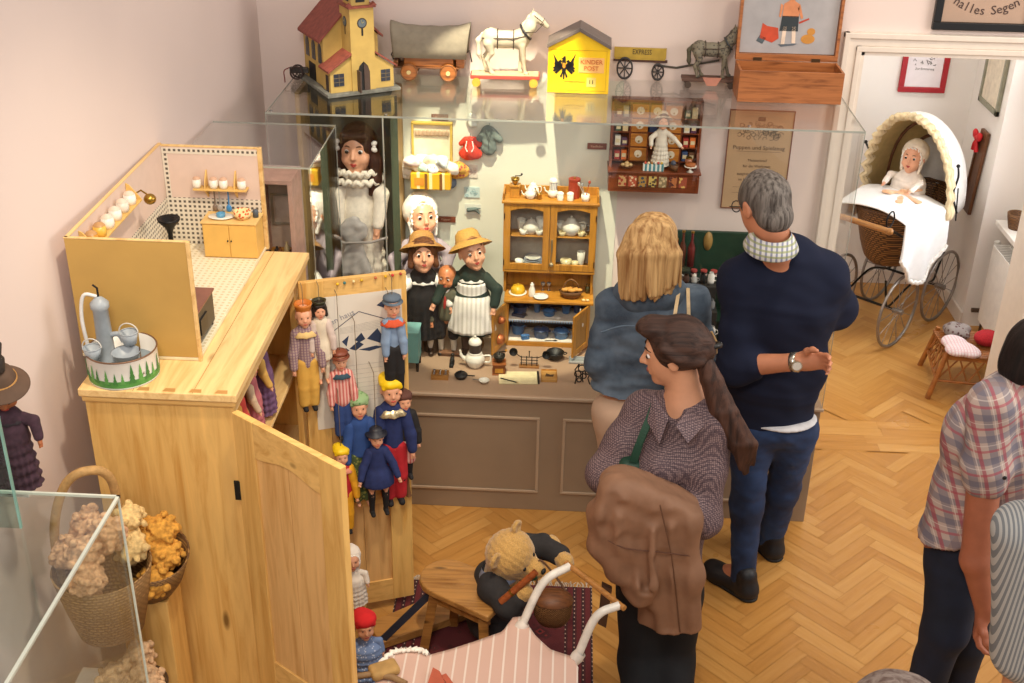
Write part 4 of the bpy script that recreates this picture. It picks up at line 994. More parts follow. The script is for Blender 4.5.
# --- horses
def horse(t, mat, s, mane, leg_step, tail, blanket=None, harness=None, hoof=None, head_pitch=0, collar=None):
 """faces +x, feet at z=0, s = height to the ears"""
 S = SDF()
 P_ = lambda x, y, z: Vector((x*s, y*s, z*s))
 S.ell(P_(.0, 0, .52), (.30*s, .125*s, .135*s), None, k=.03*s); S.ell(P_(-.22, 0, .54), (.15*s, .125*s, .15*s), None, k=.05*s); S.ell(P_(.22, 0, .52), (.14*s, .12*s, .15*s), None, k=.05*s)
 S.chain([P_(.26, 0, .58), P_(.36, 0, .72), P_(.42, 0, .86)], [.12*s, .095*s, .065*s], k=.04*s)
 S.chain([P_(.42, 0, .88), P_(.54, 0, .80), P_(.62, 0, .73)], [.07*s, .052*s, .036*s], k=.02*s)
 for y in (-.03, .03): S.cap(P_(.40, y, .92), P_(.405, y*1.1, .99), .018*s, .008*s, k=.01*s)
 for (x, y, st) in ((.25, -.07, leg_step[0]), (.25, .07, leg_step[1])): S.chain([P_(x, y, .45), P_(x+st*.4, y, .24), P_(x+st*.9, y, .05)], [.058*s, .033*s, .026*s], k=.02*s); S.cap(P_(x+st*.9, y, .03), P_(x+st*.9+.03, y, .025), .03*s, k=.01*s)
 for (x, y, st) in ((-.26, -.07, leg_step[2]), (-.26, .07, leg_step[3])): S.chain([P_(x, y, .47), P_(x+.03+st*.3, y, .33), P_(x-.05+st*.6, y, .22), P_(x+st*.9, y, .05)], [.085*s, .05*s, .034*s, .027*s], k=.02*s); S.cap(P_(x+st*.9, y, .03), P_(x+st*.9+.03, y, .025), .03*s, k=.01*s)
 sdf_obj(S, 'body', s/90, mat, t, world=False)
 S = SDF(); S.chain([P_(-.35, 0, .60), P_(-.41, 0, .5), P_(-.40, 0, .3), P_(-.38, 0, .2)], [.03*s, .045*s, .04*s, .015*s], k=.03*s); sdf_obj(S, 'tail', s/80, tail, t, (s*.008, 30/s*.3, 2, (1, 1, .3)), world=False)
 S = SDF(); S.chain([P_(.44, 0, .93), P_(.36, 0, .86), P_(.27, 0, .74), P_(.2, 0, .64)], [.02*s, .03*s, .03*s, .02*s], k=.03*s); sdf_obj(S, 'mane', s/90, mane, t, (s*.006, 50/s*.3, 2, (1, 1, 1)), world=False)
 for y in (-1, 1): MB().sph(P_(.47, y*.058, .86), .012*s, 8, 6).obj('eye', BLACK, t)
 h_ = harness or M('#3c2a20', .6)
 m = MB()
 u = P_(.36, 0, .72)
 m.torus(P_(.30, 0, .64), .135*s, .018*s, (.75, 0, .55), 24, 6, sx=1, sy=.95); m.obj('collar', collar or h_, t)
 m = MB(); m.torus(P_(.12, 0, .52), .145*s, .008*s, (1, 0, 0), 24, 5, sx=.95, sy=1); m.torus(P_(-.12, 0, .53), .148*s, .008*s, (1, 0, 0), 24, 5, sx=.95)
 for y in (-1, 1): m.tube([P_(.3, y*.12, .6), P_(.12, y*.13, .56), P_(-.12, y*.13, .56), P_(-.36, y*.08, .55)], .008*s, 5)
 m.torus(P_(.545, 0, .795), .055*s, .007*s, (.8, 0, -.5), 16, 5); m.tube([P_(.545, -.05, .8), P_(.42, -.07, .9), P_(.40, 0, .95), P_(.42, .07, .9), P_(.545, .05, .8)], .007*s, 5)
 m.tube([P_(.57, -.05, .78), P_(.45, -.1, .66), P_(.25, -.12, .66)], .006*s, 5); m.obj('harness', h_, t)
c0 = on_top(505, 84); t = thing('toy_horse', 'white toy horse with harness on a red wheeled board', 'toy horse', c0, rad(2))
e_ = bpy.data.objects.new('horse', None);
sH = .275; hz0 = .045
MB().box(-.145, .145, -.042, .042, .03, .045).obj('board', M('#b0493c', .5, var=.1), t, bevel=.002)
MB().box(-.14, .14, -.038, .038, .045, .047).obj('board_top', M('#cdb38f', .6), t)
for x in (-.12, .12):
 for y in (-.05, .05): MB().cyl((x, y-.004, .018), (x, y+.004, .018), .018, n=20).obj('wheel', M('#d8a334', .4), t, bevel=.002)
def lift(t, z):  # raise the parts that were modelled from 0
 pass
_n0 = set(COL.objects)
horse(t, M('#c6bba2', .5, var=.08, scale=30), sH, M('#cfc3a8', .8), (.06, -.03, .05, -.04), M('#d8ceb8', .8), collar=M('#2d2a2c', .5))
for o in set(COL.objects)-_n0: o.location.z += .045
# --- toy post box
A = on_top(547, 92); B = on_top(608, 95); c0 = (A+B)/2; pw = (B-A).length/2
t = thing('toy_post_office', 'bright yellow toy post box with grey roof and black eagle', 'toy post box', c0, rad(-1))
YY = M('#f2c714', .4, var=.03); hh_ = .19; pk = .255; dep = .13
MB().prism([(-pw, 0, 0), (pw, 0, 0), (pw, 0, hh_), (0, 0, pk), (-pw, 0, hh_)], (0, dep, 0)).obj('body', YY, t, bevel=.002)
for s_ in (-1, 1): MB().prism([(s_*(pw+.004), -.012, hh_-.004), (0, -.012, pk+.001), (0, -.012, pk+.017), (s_*(pw+.004), -.012, hh_+.012)], (0, dep+.02, 0)).obj('roof', M('#6d625c', .5), t, bevel=.002)
fm = frame_rect(-pw+.012, pw-.012, .012, hh_-.01, 0, .0015, .0012); fm.obj('door_outline', M('#c79a10', .5), t)
# eagle
eg = MB(); ec = Vector((-pw*.47, -.0015, .115)); ES = 1.35
def pg(pts, s_=1): eg.prism([(ec.x+s_*x*ES, ec.y, ec.z+z*ES) for x, z in pts], (0, .0015, 0))
for s_ in (-1, 1):
 pg([(.004, .002), (.014, .004), (.034, .036), (.028, .012), (.03, .004), (.016, -.008), (.004, -.012)], s_)
 for (a_, b_, c__) in ((.018, .012, .03), (.022, .004, .034), (.02, -.004, .034), (.016, -.01, .028)): pg([(.006, b_), (.012, b_+.006), (c__, b_-.012), (c__-.005, b_-.016)], s_)
 pg([(.001, -.018), (.005, -.018), (.012, -.034), (.007, -.038)], s_)
pg([(-.006, .016), (-.002, .028), (.004, .028), (.005, .02), (.006, -.016), (0, -.024), (-.006, -.016)]); pg([(-.003, -.02), (.003, -.02), (.002, -.042), (-.002, -.042)]); pg([(-.002, .024), (-.010, .021), (-.002, .019)])
eg.obj('eagle_emblem', M('#161412', .5), t)
MB().prism([(ec.x-.006, -.0025, ec.z+.010), (ec.x+.006, -.0025, ec.z+.010), (ec.x+.006, -.0025, ec.z-.006), (ec.x, -.0025, ec.z-.012), (ec.x-.006, -.0025, ec.z-.006)], (0, .001, 0)).obj('shield', M('#d88c28', .5), t)
lb = MB().box(.0, pw-.022, -.002, 0, .088, .15).obj('label_plate', M('#f0b96a', .5, var=.03), t)
lm = M('#c9622e', .6); lx = (pw-.022)/2
text('lettering', 'KINDER\nPOST', .026, (lx, -.003, .119), (1, 0, 0), (0, 0, 1), lm, lb, world=False)
l2 = MB().box(pw*.28, pw*.58, -.002, 0, .03, .068).obj('number_plate', M('#e8cf70', .5), t)
text('lettering', '11', .024, (pw*.43, -.003, .05), (1, 0, 0), (0, 0, 1), BLACK, l2, world=False)
MB().box(-pw*.45, pw*.24, -.002, 0, .049, .051).obj('slot', M('#b58a10', .5), t)
# --- EXPRESS cart
c0 = on_top(640, 76); c0.y -= .02; t = thing('toy_cart', 'yellow toy goods cart lettered EXPRESS behind the grey horse', 'toy cart', c0, rad(-2)); t.scale = (1.0, 1, 1.38)
YB = M('#b89a3c', .5, var=.12, scale=30)
MB().box(-.115, .10, -.04, .04, .062, .068).obj('floor', YB, t)
for (nm, y) in (('side', -.042), ('side', .040)): MB().box(-.118, .103, y, y+.003, .068, .105 if y > 0 else .10).obj(nm, YB, t)
for x in (-.118, .1): MB().box(x, x+.003, -.04, .04, .068, .10).obj('end_board', YB, t)
text('lettering', 'EXPRESS', .022, (.0, -.0425, .086), (1, 0, 0), (0, 0, 1), M('#2a2420', .6), t, world=False)
MB().box(-.12, .11, -.043, .043, .056, .062).obj('frame', M('#4a2a20', .5), t)
for y in (-.05, .05): wheel(t, (-.07, y, .036), .036, M('#2f2a2a', .5), 8); wheel(t, (.072, y, .028), .028, M('#2f2a2a', .5), 8)
for x, z in ((-.07, .036), (.072, .028)): MB().cyl((x, -.05, z), (x, .05, z), .004, n=8).obj('axle', IRON, t)
for y in (-.03, .03): MB().tube([(.07, y, .045), (.15, y, .04), (.33, y*1.3, .07)], .0035, 6).obj('shaft', M('#4d463c', .6), t)
# --- grey horse
c0 = on_top(708, 86); t = thing('toy_horse', 'dappled grey toy horse on a dark wheeled board beside the wooden box', 'toy horse', c0)
MB().box(-.115, .115, -.035, .035, .025, .038).obj('board', M('#5d4338', .6), t, bevel=.002)
for x in (-.09, .09):
 for y in (-.042, .042): MB().cyl((x, y-.004, .014), (x, y+.004, .014), .014, n=16).obj('wheel', M('#4a3a30', .5), t)
_n0 = set(COL.objects)
horse(t, DOTS('#77705f', '#4c4740', 90, .35), .225, M('#4a443c', .8), (-.02, .12, .03, .12), M('#55503f', .8), collar=M('#33383a', .5))
for o in set(COL.objects)-_n0: o.location.z += .038
MB().prism([(-.03, -.036, .045), (.05, -.036, .045), (.03, -.036, .01), (-.01, -.036, .01)], (0, .003, 0)).obj('cloth_tag', M('#c98b78', .8), t)
# --- wooden box with picture lid
A = on_top(737, 101); B = on_top(843, 105)
y_f = min(A.y, B.y); bw = (PY(843, 80, y_f).x-PY(738, 80, y_f).x)
cxm = (PY(843, 90, y_f).x+PY(738, 90, y_f).x)/2
t = thing('wooden_box', 'open wooden box with a picture of a child inside its lid', 'box', (cxm, y_f, GT))
BXW = WOOD('#a8683a', '#74411f', 'x', .4, 2.2); hw = bw/2; bh = .128; bd_ = .17; wt = .009
m = MB(); m.box(-hw, hw, 0, wt, 0, bh).obj('front_board', BXW, t, bevel=.001)
MB().box(-hw, hw, bd_-wt, bd_, 0, bh).obj('back_board', BXW, t, bevel=.001)
for x in (-hw, hw-wt): MB().box(x, x+wt, wt, bd_-wt, 0, bh).obj('side_board', BXW, t, bevel=.001)
MB().box(-hw+wt, hw-wt, wt, bd_-wt, 0, wt).obj('bottom_board', BXW, t)
# lid stands open, leaning back a little
lw = hw; lh = .33; tl = rad(8)
lid = thing('tmp', 'x', 'x'); bpy.data.objects.remove(lid)
T = Matrix.Translation((0, bd_+.001, bh+.002)) @ Matrix.Rotation(-tl*.3, 4, 'X')
fr = MB()
fr.box(-lw, lw, 0, .03, 0, .025, T).box(-lw, lw, 0, .03, lh-.012, lh, T).box(-lw, -lw+.012, 0, .03, .025, lh-.012, T).box(lw-.012, lw, 0, .03, .025, lh-.012, T).box(-lw+.012, lw-.012, .024, .03, .025, lh-.012, T)
ld = fr.obj('lid', BXW, t)
pp = MB().box(-lw+.014, lw-.014, .020, .0235, .027, lh-.014, T).obj('picture', M('#a6a3a4', .5, var=.1, scale=12), ld)
def PT(x, z, y=.0193): return T @ Vector((x, y, .027+z))
def flat(name, pts, mat): m = MB(); m.prism([PT(x*1.3, z*1.22) for x, z in pts], T.to_3x3() @ Vector((0, -.0008, 0))); return m.obj(name, mat, pp)
def disc(cx, cz, rx, rz, n=14): return [(cx+rx*math.cos(2*math.pi*i/n), cz+rz*math.sin(2*math.pi*i/n)) for i in range(n)]
# a plain generic child at the seaside
sk = M('#d0865a', .6); flat('painted_legs', [(-.022, .03), (-.01, .03), (-.008, .09), (-.02, .09)], M('#e3cdb8', .6)); flat('painted_legs', [(.012, .035), (.024, .035), (.02, .09), (.008, .09)], M('#e3cdb8', .6))
flat('painted_shorts', [(-.03, .075), (.028, .075), (.026, .125), (-.026, .125)], M('#2c3438', .6)); flat('painted_torso', [(-.026, .122), (.026, .122), (.024, .165), (.008, .175), (-.008, .175), (-.024, .165)], sk)
flat('painted_arm', [(-.026, .16), (-.03, .12), (-.036, .122), (-.034, .165)], sk); flat('painted_arm', [(.026, .165), (.04, .12), (.034, .115), (.02, .15)], sk)
flat('painted_head', disc(0, .195, .017, .022), sk); flat('painted_hair', disc(0, .213, .022, .014), M('#33241c', .7)); flat('painted_hat', disc(0, .222, .036, .009), M('#c9a648', .6))
flat('painted_bucket', [(-.09, .05), (-.05, .035), (-.03, .05), (-.035, .085), (-.07, .09), (-.085, .1)], M('#c4492a', .6)); flat('painted_bucket', [(-.1, .04), (-.08, .03), (-.07, .05), (-.09, .06)], M('#4f5a60', .6)); flat('painted_spade', [(.03, .10), (.06, .115), (.058, .12), (.028, .106)], M('#b5402a', .6))
flat('painted_toy', disc(.062, .05, .022, .016), M('#c88a3a', .6)); flat('painted_toy', disc(.07, .075, .013, .012), M('#c88a3a', .6)); flat('painted_shadow', [(-.02, .022), (.02, .028), (.03, .034), (-.03, .03)], M('#59616a', .6))
for x in (-.12, .12): MB().box(x-.018, x+.018, bd_-.002, bd_+.004, bh-.012, bh+.014).obj('hinge', M('#5c4630', .4, .6), t)
# ================================================================ TOY DRESSER (hutch) AND WHAT IT HOLDS
HY = 5.13                                   # its back
hx0_, hx1_ = PY(506, 343, 4.98).x, PY(588, 346, 4.98).x
hut = thing('toy_dresser', 'honey coloured wooden toy dresser with glass upper doors and open lower doors', 'dresser', ((hx0_+hx1_)/2, 4.99, CZ))
def hb(name, x0, x1, y0, y1, z0, z1, mat=OAK, par=None, bevel=.002): return MB().box(x0, x1, y0, y1, z0, z1).obj(name, mat, par or hut, world=True, bevel=bevel)
LY = 4.97; LZ = .832; tk = .010
hb('base', hx0_, hx1_, LY, HY, CZ, CZ+.022, OAKX)
for x in (hx0_, hx1_-tk): hb('side_panel', x, x+tk, LY, HY, CZ+.022, LZ)
hb('back_board', hx0_+tk, hx1_-tk, HY-.008, HY, CZ+.022, LZ, M('#45444c', .7))
hb('shelf', hx0_+tk, hx1_-tk, LY+.012, HY-.008, .722, .730, OAKX)
cl = MB(); cl.box(hx0_+tk, hx1_-tk, LY+.008, HY-.01, .731, .7325).box(hx0_+tk, hx1_-tk, LY+.008, HY-.01, .6225, .624); cl.obj('shelf_paper', M('#dfd6c8', .9), hut, world=True)
lace = MB(); k = hx0_+tk+.006
while k < hx1_-tk-.004:
 lace.prism([(k-.006, LY+.007, .732), (k+.006, LY+.007, .732), (k, LY+.007, .718)], (0, .001, 0)); k += .012
lace.obj('shelf_lace', M('#8fa6c4', .9), hut, world=True)
hb('counter_board', hx0_-.012, hx1_+.014, 4.945, HY, LZ, LZ+.012, OAKX)
UZ0 = .952; UZ1 = 1.285; UY = 5.02; ux0, ux1 = PY(503, 240, UY).x, PY(596, 245, UY).x
for x in (ux0+.004, ux1-.004-.012): hb('upright', x, x+.012, UY+.02, HY, LZ+.012, UZ0)
hb('niche_back', ux0+.016, ux1-.016, HY-.006, HY, LZ+.012, UZ0, OAK)
hb('cabinet_floor', ux0, ux1, UY, HY, UZ0, UZ0+.012, OAKX)
for x in (ux0, ux1-.012): hb('side_panel', x, x+.012, UY+.012, HY, UZ0+.012, UZ1)
hb('back_board', ux0+.012, ux1-.012, HY-.006, HY, UZ0+.012, UZ1, M('#a39b90', .8))
hb('cabinet_shelf', ux0+.012, ux1-.012, UY+.02, HY-.006, 1.118, 1.124, OAKX)
hb('cornice', ux0-.008, ux1+.008, UY-.010, HY, UZ1, UZ1+.014, OAKX, bevel=.004)
m = MB(); m.box(ux0-.004, ux0+.004, UY, HY, UZ1+.014, UZ1+.045).box(ux1-.004, ux1+.004, UY, HY, UZ1+.014, UZ1+.045).box(ux0-.004, ux1+.004, HY-.008, HY, UZ1+.014, UZ1+.05); m.obj('gallery_rail', OAK, hut, world=True, bevel=.001)
um = (ux0+ux1)/2
def glazed(x0, x1, y, z0, z1, par, fw=.030):
 d = MB(); d.box(x0, x0+fw, y, y+.012, z0, z1).box(x1-fw, x1, y, y+.012, z0, z1).box(x0+fw, x1-fw, y, y+.012, z0, z0+fw)
 n = 8; P = [(x0+fw, z1)]+[(x0+fw+(x1-x0-2*fw)*i/n, z1-fw*1.1+fw*.45*math.sin(math.pi*i/n)) for i in range(n+1)]+[(x1-fw, z1)]
 d.prism([(p[0], y, p[1]) for p in P], (0, .012, 0)); return d
for a, b in ((ux0+.002, um-.001), (um+.001, ux1-.002)):
 d = glazed(a, b, UY-.002, UZ0+.014, UZ1-.002, hut).obj('door', OAK, hut, world=True, bevel=.0015)
 MB().box(a+.028, b-.028, UY+.004, UY+.006, UZ0+.04, UZ1-.02).obj('pane', GLASS(refl=.5), d, world=True)
 hx = a+.003 if a < um-.05 else b-.003
 for zz in (UZ0+.05, UZ1-.06): MB().cyl((hx, UY-.004, zz-.014), (hx, UY-.004, zz+.014), .0025).obj('hinge', M('#3c2d1c', .5, .5), d, world=True)
 if a > um-.02: MB().cyl((a+.010, UY-.008, 1.12), (a+.010, UY-.008, 1.06), .004).sph((a+.010, UY-.010, 1.0), .011).tube([(a+.01, UY-.008, 1.06), (a+.006, UY-.01, 1.03), (a+.01, UY-.01, 1.01)], .002, 5).obj('latch', M('#a79a7c', .35, .7), d, world=True)
# open lower doors
def low_door(hx, ang, sgn):
 T = Matrix.Translation((hx, LY-.002, CZ+.022)) @ Matrix.Rotation(ang, 4, 'Z')
 w_ = .155*sgn; zt = LZ-CZ-.026; m = MB(); xa, xb = sorted((0, w_))
 for (a, b, z0, z1) in ((xa, xa+.026, 0, zt), (xb-.026, xb, 0, zt), (xa+.026, xb-.026, 0, .028), (xa+.026, xb-.026, zt-.028, zt)): m.box(a, b, -.009, 0, z0, z1, T)
 d = m.obj('door', OAK, hut, world=True, bevel=.0015); MB().box(xa+.024, xb-.024, -.006, -.002, .026, zt-.026, T).obj('door_panel', WOOD('#a87a3a', '#7a5524', 'z', .4, 2, False), d, world=True); return T, zt
TL, zt = low_door(hx0_+.006, rad(-112), 1)   # left leaf swings to the camera
TR, _ = low_door(hx1_-.006, rad(62), -1)
def tiny(name, label, cat, c, group=None): return thing(name, label, cat, c, 0, group)
COP = M('#b5683c', .35, .5)
for i, (u_, z, r, lb) in enumerate(((.085, .15, .017, 'small copper mould hung high on the left dresser door'), (.09, .055, .024, 'large copper mould hung low on the left dresser door'))):
 c = TL @ Vector((u_, .001, z)); ax = TL.to_3x3() @ Vector((0, 1, 0)); t = tiny('copper_mould', lb, 'mould', c)
 MB().lathe([(r, 0), (r*1.02, .006), (r*.8, .02), (r*.4, .026), (r*.25, .016), (.001, .016)], (0, 0, 0), 20, ax, lambda a_, z_: .06*math.sin(a_*8)).obj('shell', COP, t); MB().torus(ax*.002, r, .002, ax).obj('rim', COP, t)
c = TR @ Vector((-.07, .002, .15)); ax = TR.to_3x3() @ Vector((0, 1, 0)); t = tiny('skimmer', 'white enamel skimmer hanging on the right dresser door', 'ladle', c)
MB().tube([ax*.004+Vector((0, 0, .06)), ax*.008], .003, 6).obj('handle', WHITE, t); MB().sph(ax*.010+Vector((0, 0, -.02)), (.022, .012, .026)).obj('bowl', WHITE, t)
c = TR @ Vector((-.085, .002, .05)); t = tiny('enamel_mug', 'tiny bright blue enamel mug hanging low on the right dresser door', 'mug', c); MB().lathe([(.001, 0), (.014, 0), (.015, .024), (.013, .024), (.012, .003)], ax*.018, 16).obj('body', M('#4a78b8', .3), t); MB().torus(ax*.018+Vector((.017, 0, .012)), .007, .002, (0, 1, 0), 14, 5).obj('handle', M('#4a78b8', .3), t)
# --- crockery builders
def plate(c, r, mat, lb, grp=None, name='plate', cat='plate'):
 r *= 1.5
 t = tiny(name, lb, cat, c, grp); MB().lathe([(.001, .002), (r*.55, .002), (r, .008), (r*1.0, .0095), (r*.6, .005), (.001, .004)], n=24).obj('dish', mat, t); MB().torus((0, 0, .009), r*.99, .0008, n=24, m=5).obj('rim', M('#7f95b4', .4), t); return t
def cup_(c, r, h_, mat, lb, grp=None, name='cup', cat='cup', hd=1):
 r *= 1.5; h_ *= 1.7
 t = tiny(name, lb, cat, c, grp); MB().lathe([(.001, .001), (r*.6, .001), (r*.75, h_*.25), (r, h_), (r*.92, h_), (r*.65, h_*.3), (.001, h_*.15)], n=20).obj('bowl', mat, t)
 if hd: MB().torus((r*1.0*hd, 0, h_*.5), h_*.28, r*.10, (0, 1, 0), 14, 5).obj('handle', mat, t)
 return t
def pot(c, r, mat, lb, rz=0, name='teapot', cat='teapot', tall=1.0, grp=None, band=None):
 r *= 1.5
 t = thing(name, lb, cat, c, rz, grp); h_ = r*1.7*tall
 MB().lathe([(.001, 0), (r*.6, 0), (r*.65, h_*.06), (r, h_*.38), (r*.95, h_*.6), (r*.5, h_*.85), (r*.45, h_*.9)], n=24).obj('body', mat, t)
 l_ = MB().lathe([(r*.5, h_*.9), (r*.42, h_*.98), (.001, h_*1.05)], n=20).obj('lid', mat, t); MB().sph((0, 0, h_*1.1), r*.12, 8, 6).obj('knob', mat, l_)
 MB().tube(bez([(r*.85, 0, h_*.3), (r*1.3, 0, h_*.45), (r*1.55, 0, h_*.82)], 6), [r*.17]*4+[r*.13]*5+[r*.08]*4, 8).obj('spout', mat, t)
 MB().tube(bez([(-r*.75, 0, h_*.75), (-r*1.35, 0, h_*.8), (-r*1.4, 0, h_*.45), (-r*.9, 0, h_*.25)], 6), r*.08, 7).obj('handle', mat, t)
 if band: MB().lathe([(r*1.005, h_*.4), (r*.99, h_*.55)], n=24).obj('painted_band', band, t)
 return t
POR = M('#eae5d8', .2, var=.03); CRM = M('#d8c79a', .3, var=.1); GRY = M('#c9ccd2', .3); BLU = M('#4a76ac', .28, var=.1); NBL = M('#34507e', .3, var=.12)
sy = UY+.06
q = lambda px, py, y, z: Vector((PY(px, py, y).x, y, z))
# upper shelf
pot(q(531, 232, sy, 1.124), .025, POR, 'white porcelain teapot behind the left glass door', rad(10)); pot(q(571, 232, sy, 1.124), .030, POR, 'larger white teapot behind the right glass door', rad(175))
for (px, h_, lb) in ((521, .034, 'white jug left of the small teapot'), (540, .04, 'tall white jug right of the small teapot'), (560, .03, 'white milk jug left of the large teapot'), (583, .028, 'cream sugar pot right of the large teapot')):
 cup_(q(px, 232, sy+.02, 1.124), .013, h_, POR, lb+' in the dresser', 'jugs on the upper dresser shelf', 'jug', 'jug')
for (px, lb) in ((523, 'first white cup at the front of the left shelf'), (539, 'second white cup at the front of the left shelf'), (562, 'cream cup at the left front of the right shelf'), (581, 'cream cup at the right front of the right shelf')):
 cup_(q(px, 236, sy-.025, 1.124), .012, .014, POR if px < 550 else CRM, lb, 'cups on the upper dresser shelf')
lz = UZ0+.012
for i in range(5): plate(q(533, 255, sy, lz+.0085*i), .033-.002*i, GRY if i % 2 else POR, 'plate %s in the stack behind the left glass door' % ('at the bottom', 'second from below', 'in the middle', 'second from the top', 'on top')[i], 'stack of plates in the dresser')
cup_(q(519, 255, sy-.02, lz), .013, .02, POR, 'white bowl beside the plate stack'); cup_(q(566, 258, sy-.01, lz), .018, .022, CRM, 'wide ochre bowl behind the right glass door', name='bowl', cat='bowl', hd=0)
cup_(q(575, 257, sy-.02, lz), .010, .02, CRM, 'small cream cup beside the ochre bowl'); cup_(q(581, 257, sy, lz), .013, .045, POR, 'white beaker behind the right glass door', name='beaker', hd=0)
# niche
nz = LZ+.012
t = tiny('cheese_dome', 'yellow domed cheese dish in the dresser niche', 'dish', q(518, 285, 5.03, nz)); yl = M('#d8a928', .3); MB().lathe([(.001, .004), (.034, .004), (.034, .012), (.033, .022), (.024, .036), (.001, .04)], n=24).obj('dome', yl, t); MB().lathe([(.001, 0), (.04, 0), (.042, .005), (.036, .006), (.001, .004)], n=24).obj('saucer', POR, t); MB().sph((0, 0, .044), .005, 8, 6).obj('knob', yl, t)
t = tiny('milk_bottle', 'white porcelain bottle in the dresser niche', 'bottle', q(532, 288, 5.0, nz)); MB().lathe([(.001, 0), (.014, 0), (.015, .004), (.015, .034), (.009, .048), (.008, .055), (.010, .06), (.001, .062)], n=20).obj('body', POR, t); MB().sph((0, 0, .064), .006, 8, 6).obj('stopper', POR, t)
plate(q(541, 290, 4.985, nz), .023, POR, 'small white dish in front of the dresser niche')
for i, px in enumerate((543, 549)):
 t = tiny('wine_glass', ('left' if i == 0 else 'right')+' tiny stemmed glass at the back of the dresser niche', 'glass', q(px, 280, 5.07, nz), 'stemmed glasses in the niche'); MB().lathe([(.001, 0), (.009, 0), (.001, .003), (.001, .02), (.009, .028), (.010, .04), (.008, .04)], n=14).obj('glass', M('#9a8f86', .15, spec=.8), t)
bc = q(571, 290, 5.0, nz); t = tiny('bread_basket', 'oval wicker basket with a high handle in the dresser niche', 'basket', bc); WK = WICKER('#a06a30', '#4a2c10', 2.2)
MB().lathe([(.001, .002), (.036, .002), (.048, .02), (.054, .036), (.05, .036), (.044, .02), (.001, .008)], n=28, sy=.62).obj('body', WK, t); MB().tube(bez([(-.036, -.006, .034), (-.028, 0, .07), (0, 0, .09), (.028, 0, .07), (.036, .006, .034)], 8), .004, 6).obj('handle', WK, t)
for i, (dx, dy, a_, r) in enumerate(((-.02, 0, .3, .013), (.0, -.006, -.2, .012), (.018, .002, .5, .012), (.03, 0, .1, .010), (-.005, .008, .9, .012))):
 t = thing('bread_roll', ('round', 'long', 'oval', 'small', 'rear')[i]+' golden bread roll in the wicker basket', 'bread', bc+Vector((dx*1.2, dy*1.3, .040)), 0, 'bread rolls in the basket'); mesh = MB().sph((0, 0, 0), (r*1.7, r, r*.85), 12, 8, Matrix.Rotation(a_, 3, 'Z')).obj('crust', M('#c98f3e', .6, var=.25, scale=80), t)
for i, (px, py) in enumerate(((584, 293), (588, 291))):
 t = tiny('egg', ('left' if i == 0 else 'right')+' small cream egg beside the bread basket', 'egg', q(px, py, 4.965, nz)+Vector((0, 0, .006)), 'eggs on the dresser counter'); MB().sph((0, 0, 0), (.009, .007, .0065)).obj('shell', M('#dcbf86', .5), t)
t = tiny('jar', 'small green-brown jar at the right end of the niche', 'jar', q(588, 283, 5.06, nz)); MB().lathe([(.001, 0), (.011, 0), (.012, .03), (.008, .036), (.001, .036)], n=16).obj('body', M('#4d4a2c', .3), t); MB().cyl((0, 0, .036), (0, 0, .042), .009).obj('lid', M('#8a6a30', .5), t)
# enamel ware in the lower cupboard
def pan(c, r, h_, mat, lb, rz=0, lid=False, handles=2):
 r *= 1.25; h_ *= 1.5
 t = thing('enamel_pan', lb, 'pan', c, rz, 'blue enamel ware in the lower cupboard'); MB().lathe([(.001, 0), (r*.85, 0), (r*.95, h_*.2), (r, h_), (r*1.05, h_*1.02), (r*.93, h_), (r*.85, h_*.15), (.001, h_*.1)], n=24).obj('body', mat, t)
 for s_ in ((-1, 1) if handles == 2 else (1,)): MB().torus((s_*r*1.08, 0, h_*.75), r*.2, r*.05, (0, 0, 1), 12, 5).obj('handle', mat, t)
 if lid: l_ = MB().lathe([(r*1.03, h_*1.02), (r*.7, h_*1.25), (.001, h_*1.32)], n=24).obj('lid', mat, t); MB().sph((0, 0, h_*1.4), r*.12, 8, 6).obj('knob', BLACK, l_)
 return t
z2 = .7325; z1 = .624
pan(q(520, 312, 5.06, z2), .026, .022, NBL, 'dark blue deep pan at the left of the upper shelf'); pan(q(537, 312, 5.07, z2), .013, .034, BLU, 'blue measuring can on the upper shelf', handles=1)
pan(q(549, 314, 5.04, z2), .022, .018, BLU, 'blue lidded pan in the middle of the upper shelf', lid=True); pan(q(566, 312, 5.07, z2), .016, .028, BLU, 'blue can at the right of the upper shelf', handles=1); pan(q(577, 312, 5.08, z2), .014, .03, NBL, 'dark blue can at the far right of the upper shelf', handles=1)
t = thing('baking_tin', 'dark rectangular baking tin leaning at the left of the upper shelf', 'tin', q(519, 314, 5.02, z2), rad(-20)); MB().box(-.03, .03, -.018, .018, 0, .003).box(-.03, .03, -.018, -.016, 0, .012).box(-.03, .03, .016, .018, 0, .012).box(-.03, -.028, -.018, .018, 0, .012).box(.028, .03, -.018, .018, 0, .012).obj('tin', M('#3c4258', .4), t); MB().torus((.034, 0, .01), .008, .0012, n=12, m=4).obj('handle', IRON, t)
t = thing('ladle', 'white handled enamel ladle lying on the upper cupboard shelf', 'ladle', q(552, 318, 4.995, z2)+Vector((0, 0, .005)), rad(5)); MB().tube([(-.035, 0, .001), (.02, 0, .001)], .0022, 6).obj('handle', WHITE, t); MB().sph((.028, 0, .001), (.013, .011, .005)).obj('bowl', WHITE, t)
pan(q(518, 333, 5.06, z1), .024, .03, BLU, 'blue pan at the left of the bottom shelf'); pan(q(541, 336, 5.03, z1), .028, .026, NBL, 'dark blue pan with a lid in the middle of the bottom shelf', lid=True); pan(q(561, 338, 5.03, z1), .027, .024, BLU, 'blue lidded pan at the right of the bottom shelf', lid=True); pan(q(577, 336, 5.07, z1), .018, .03, M('#8d93a3', .3), 'pale grey pan at the far right of the bottom shelf')
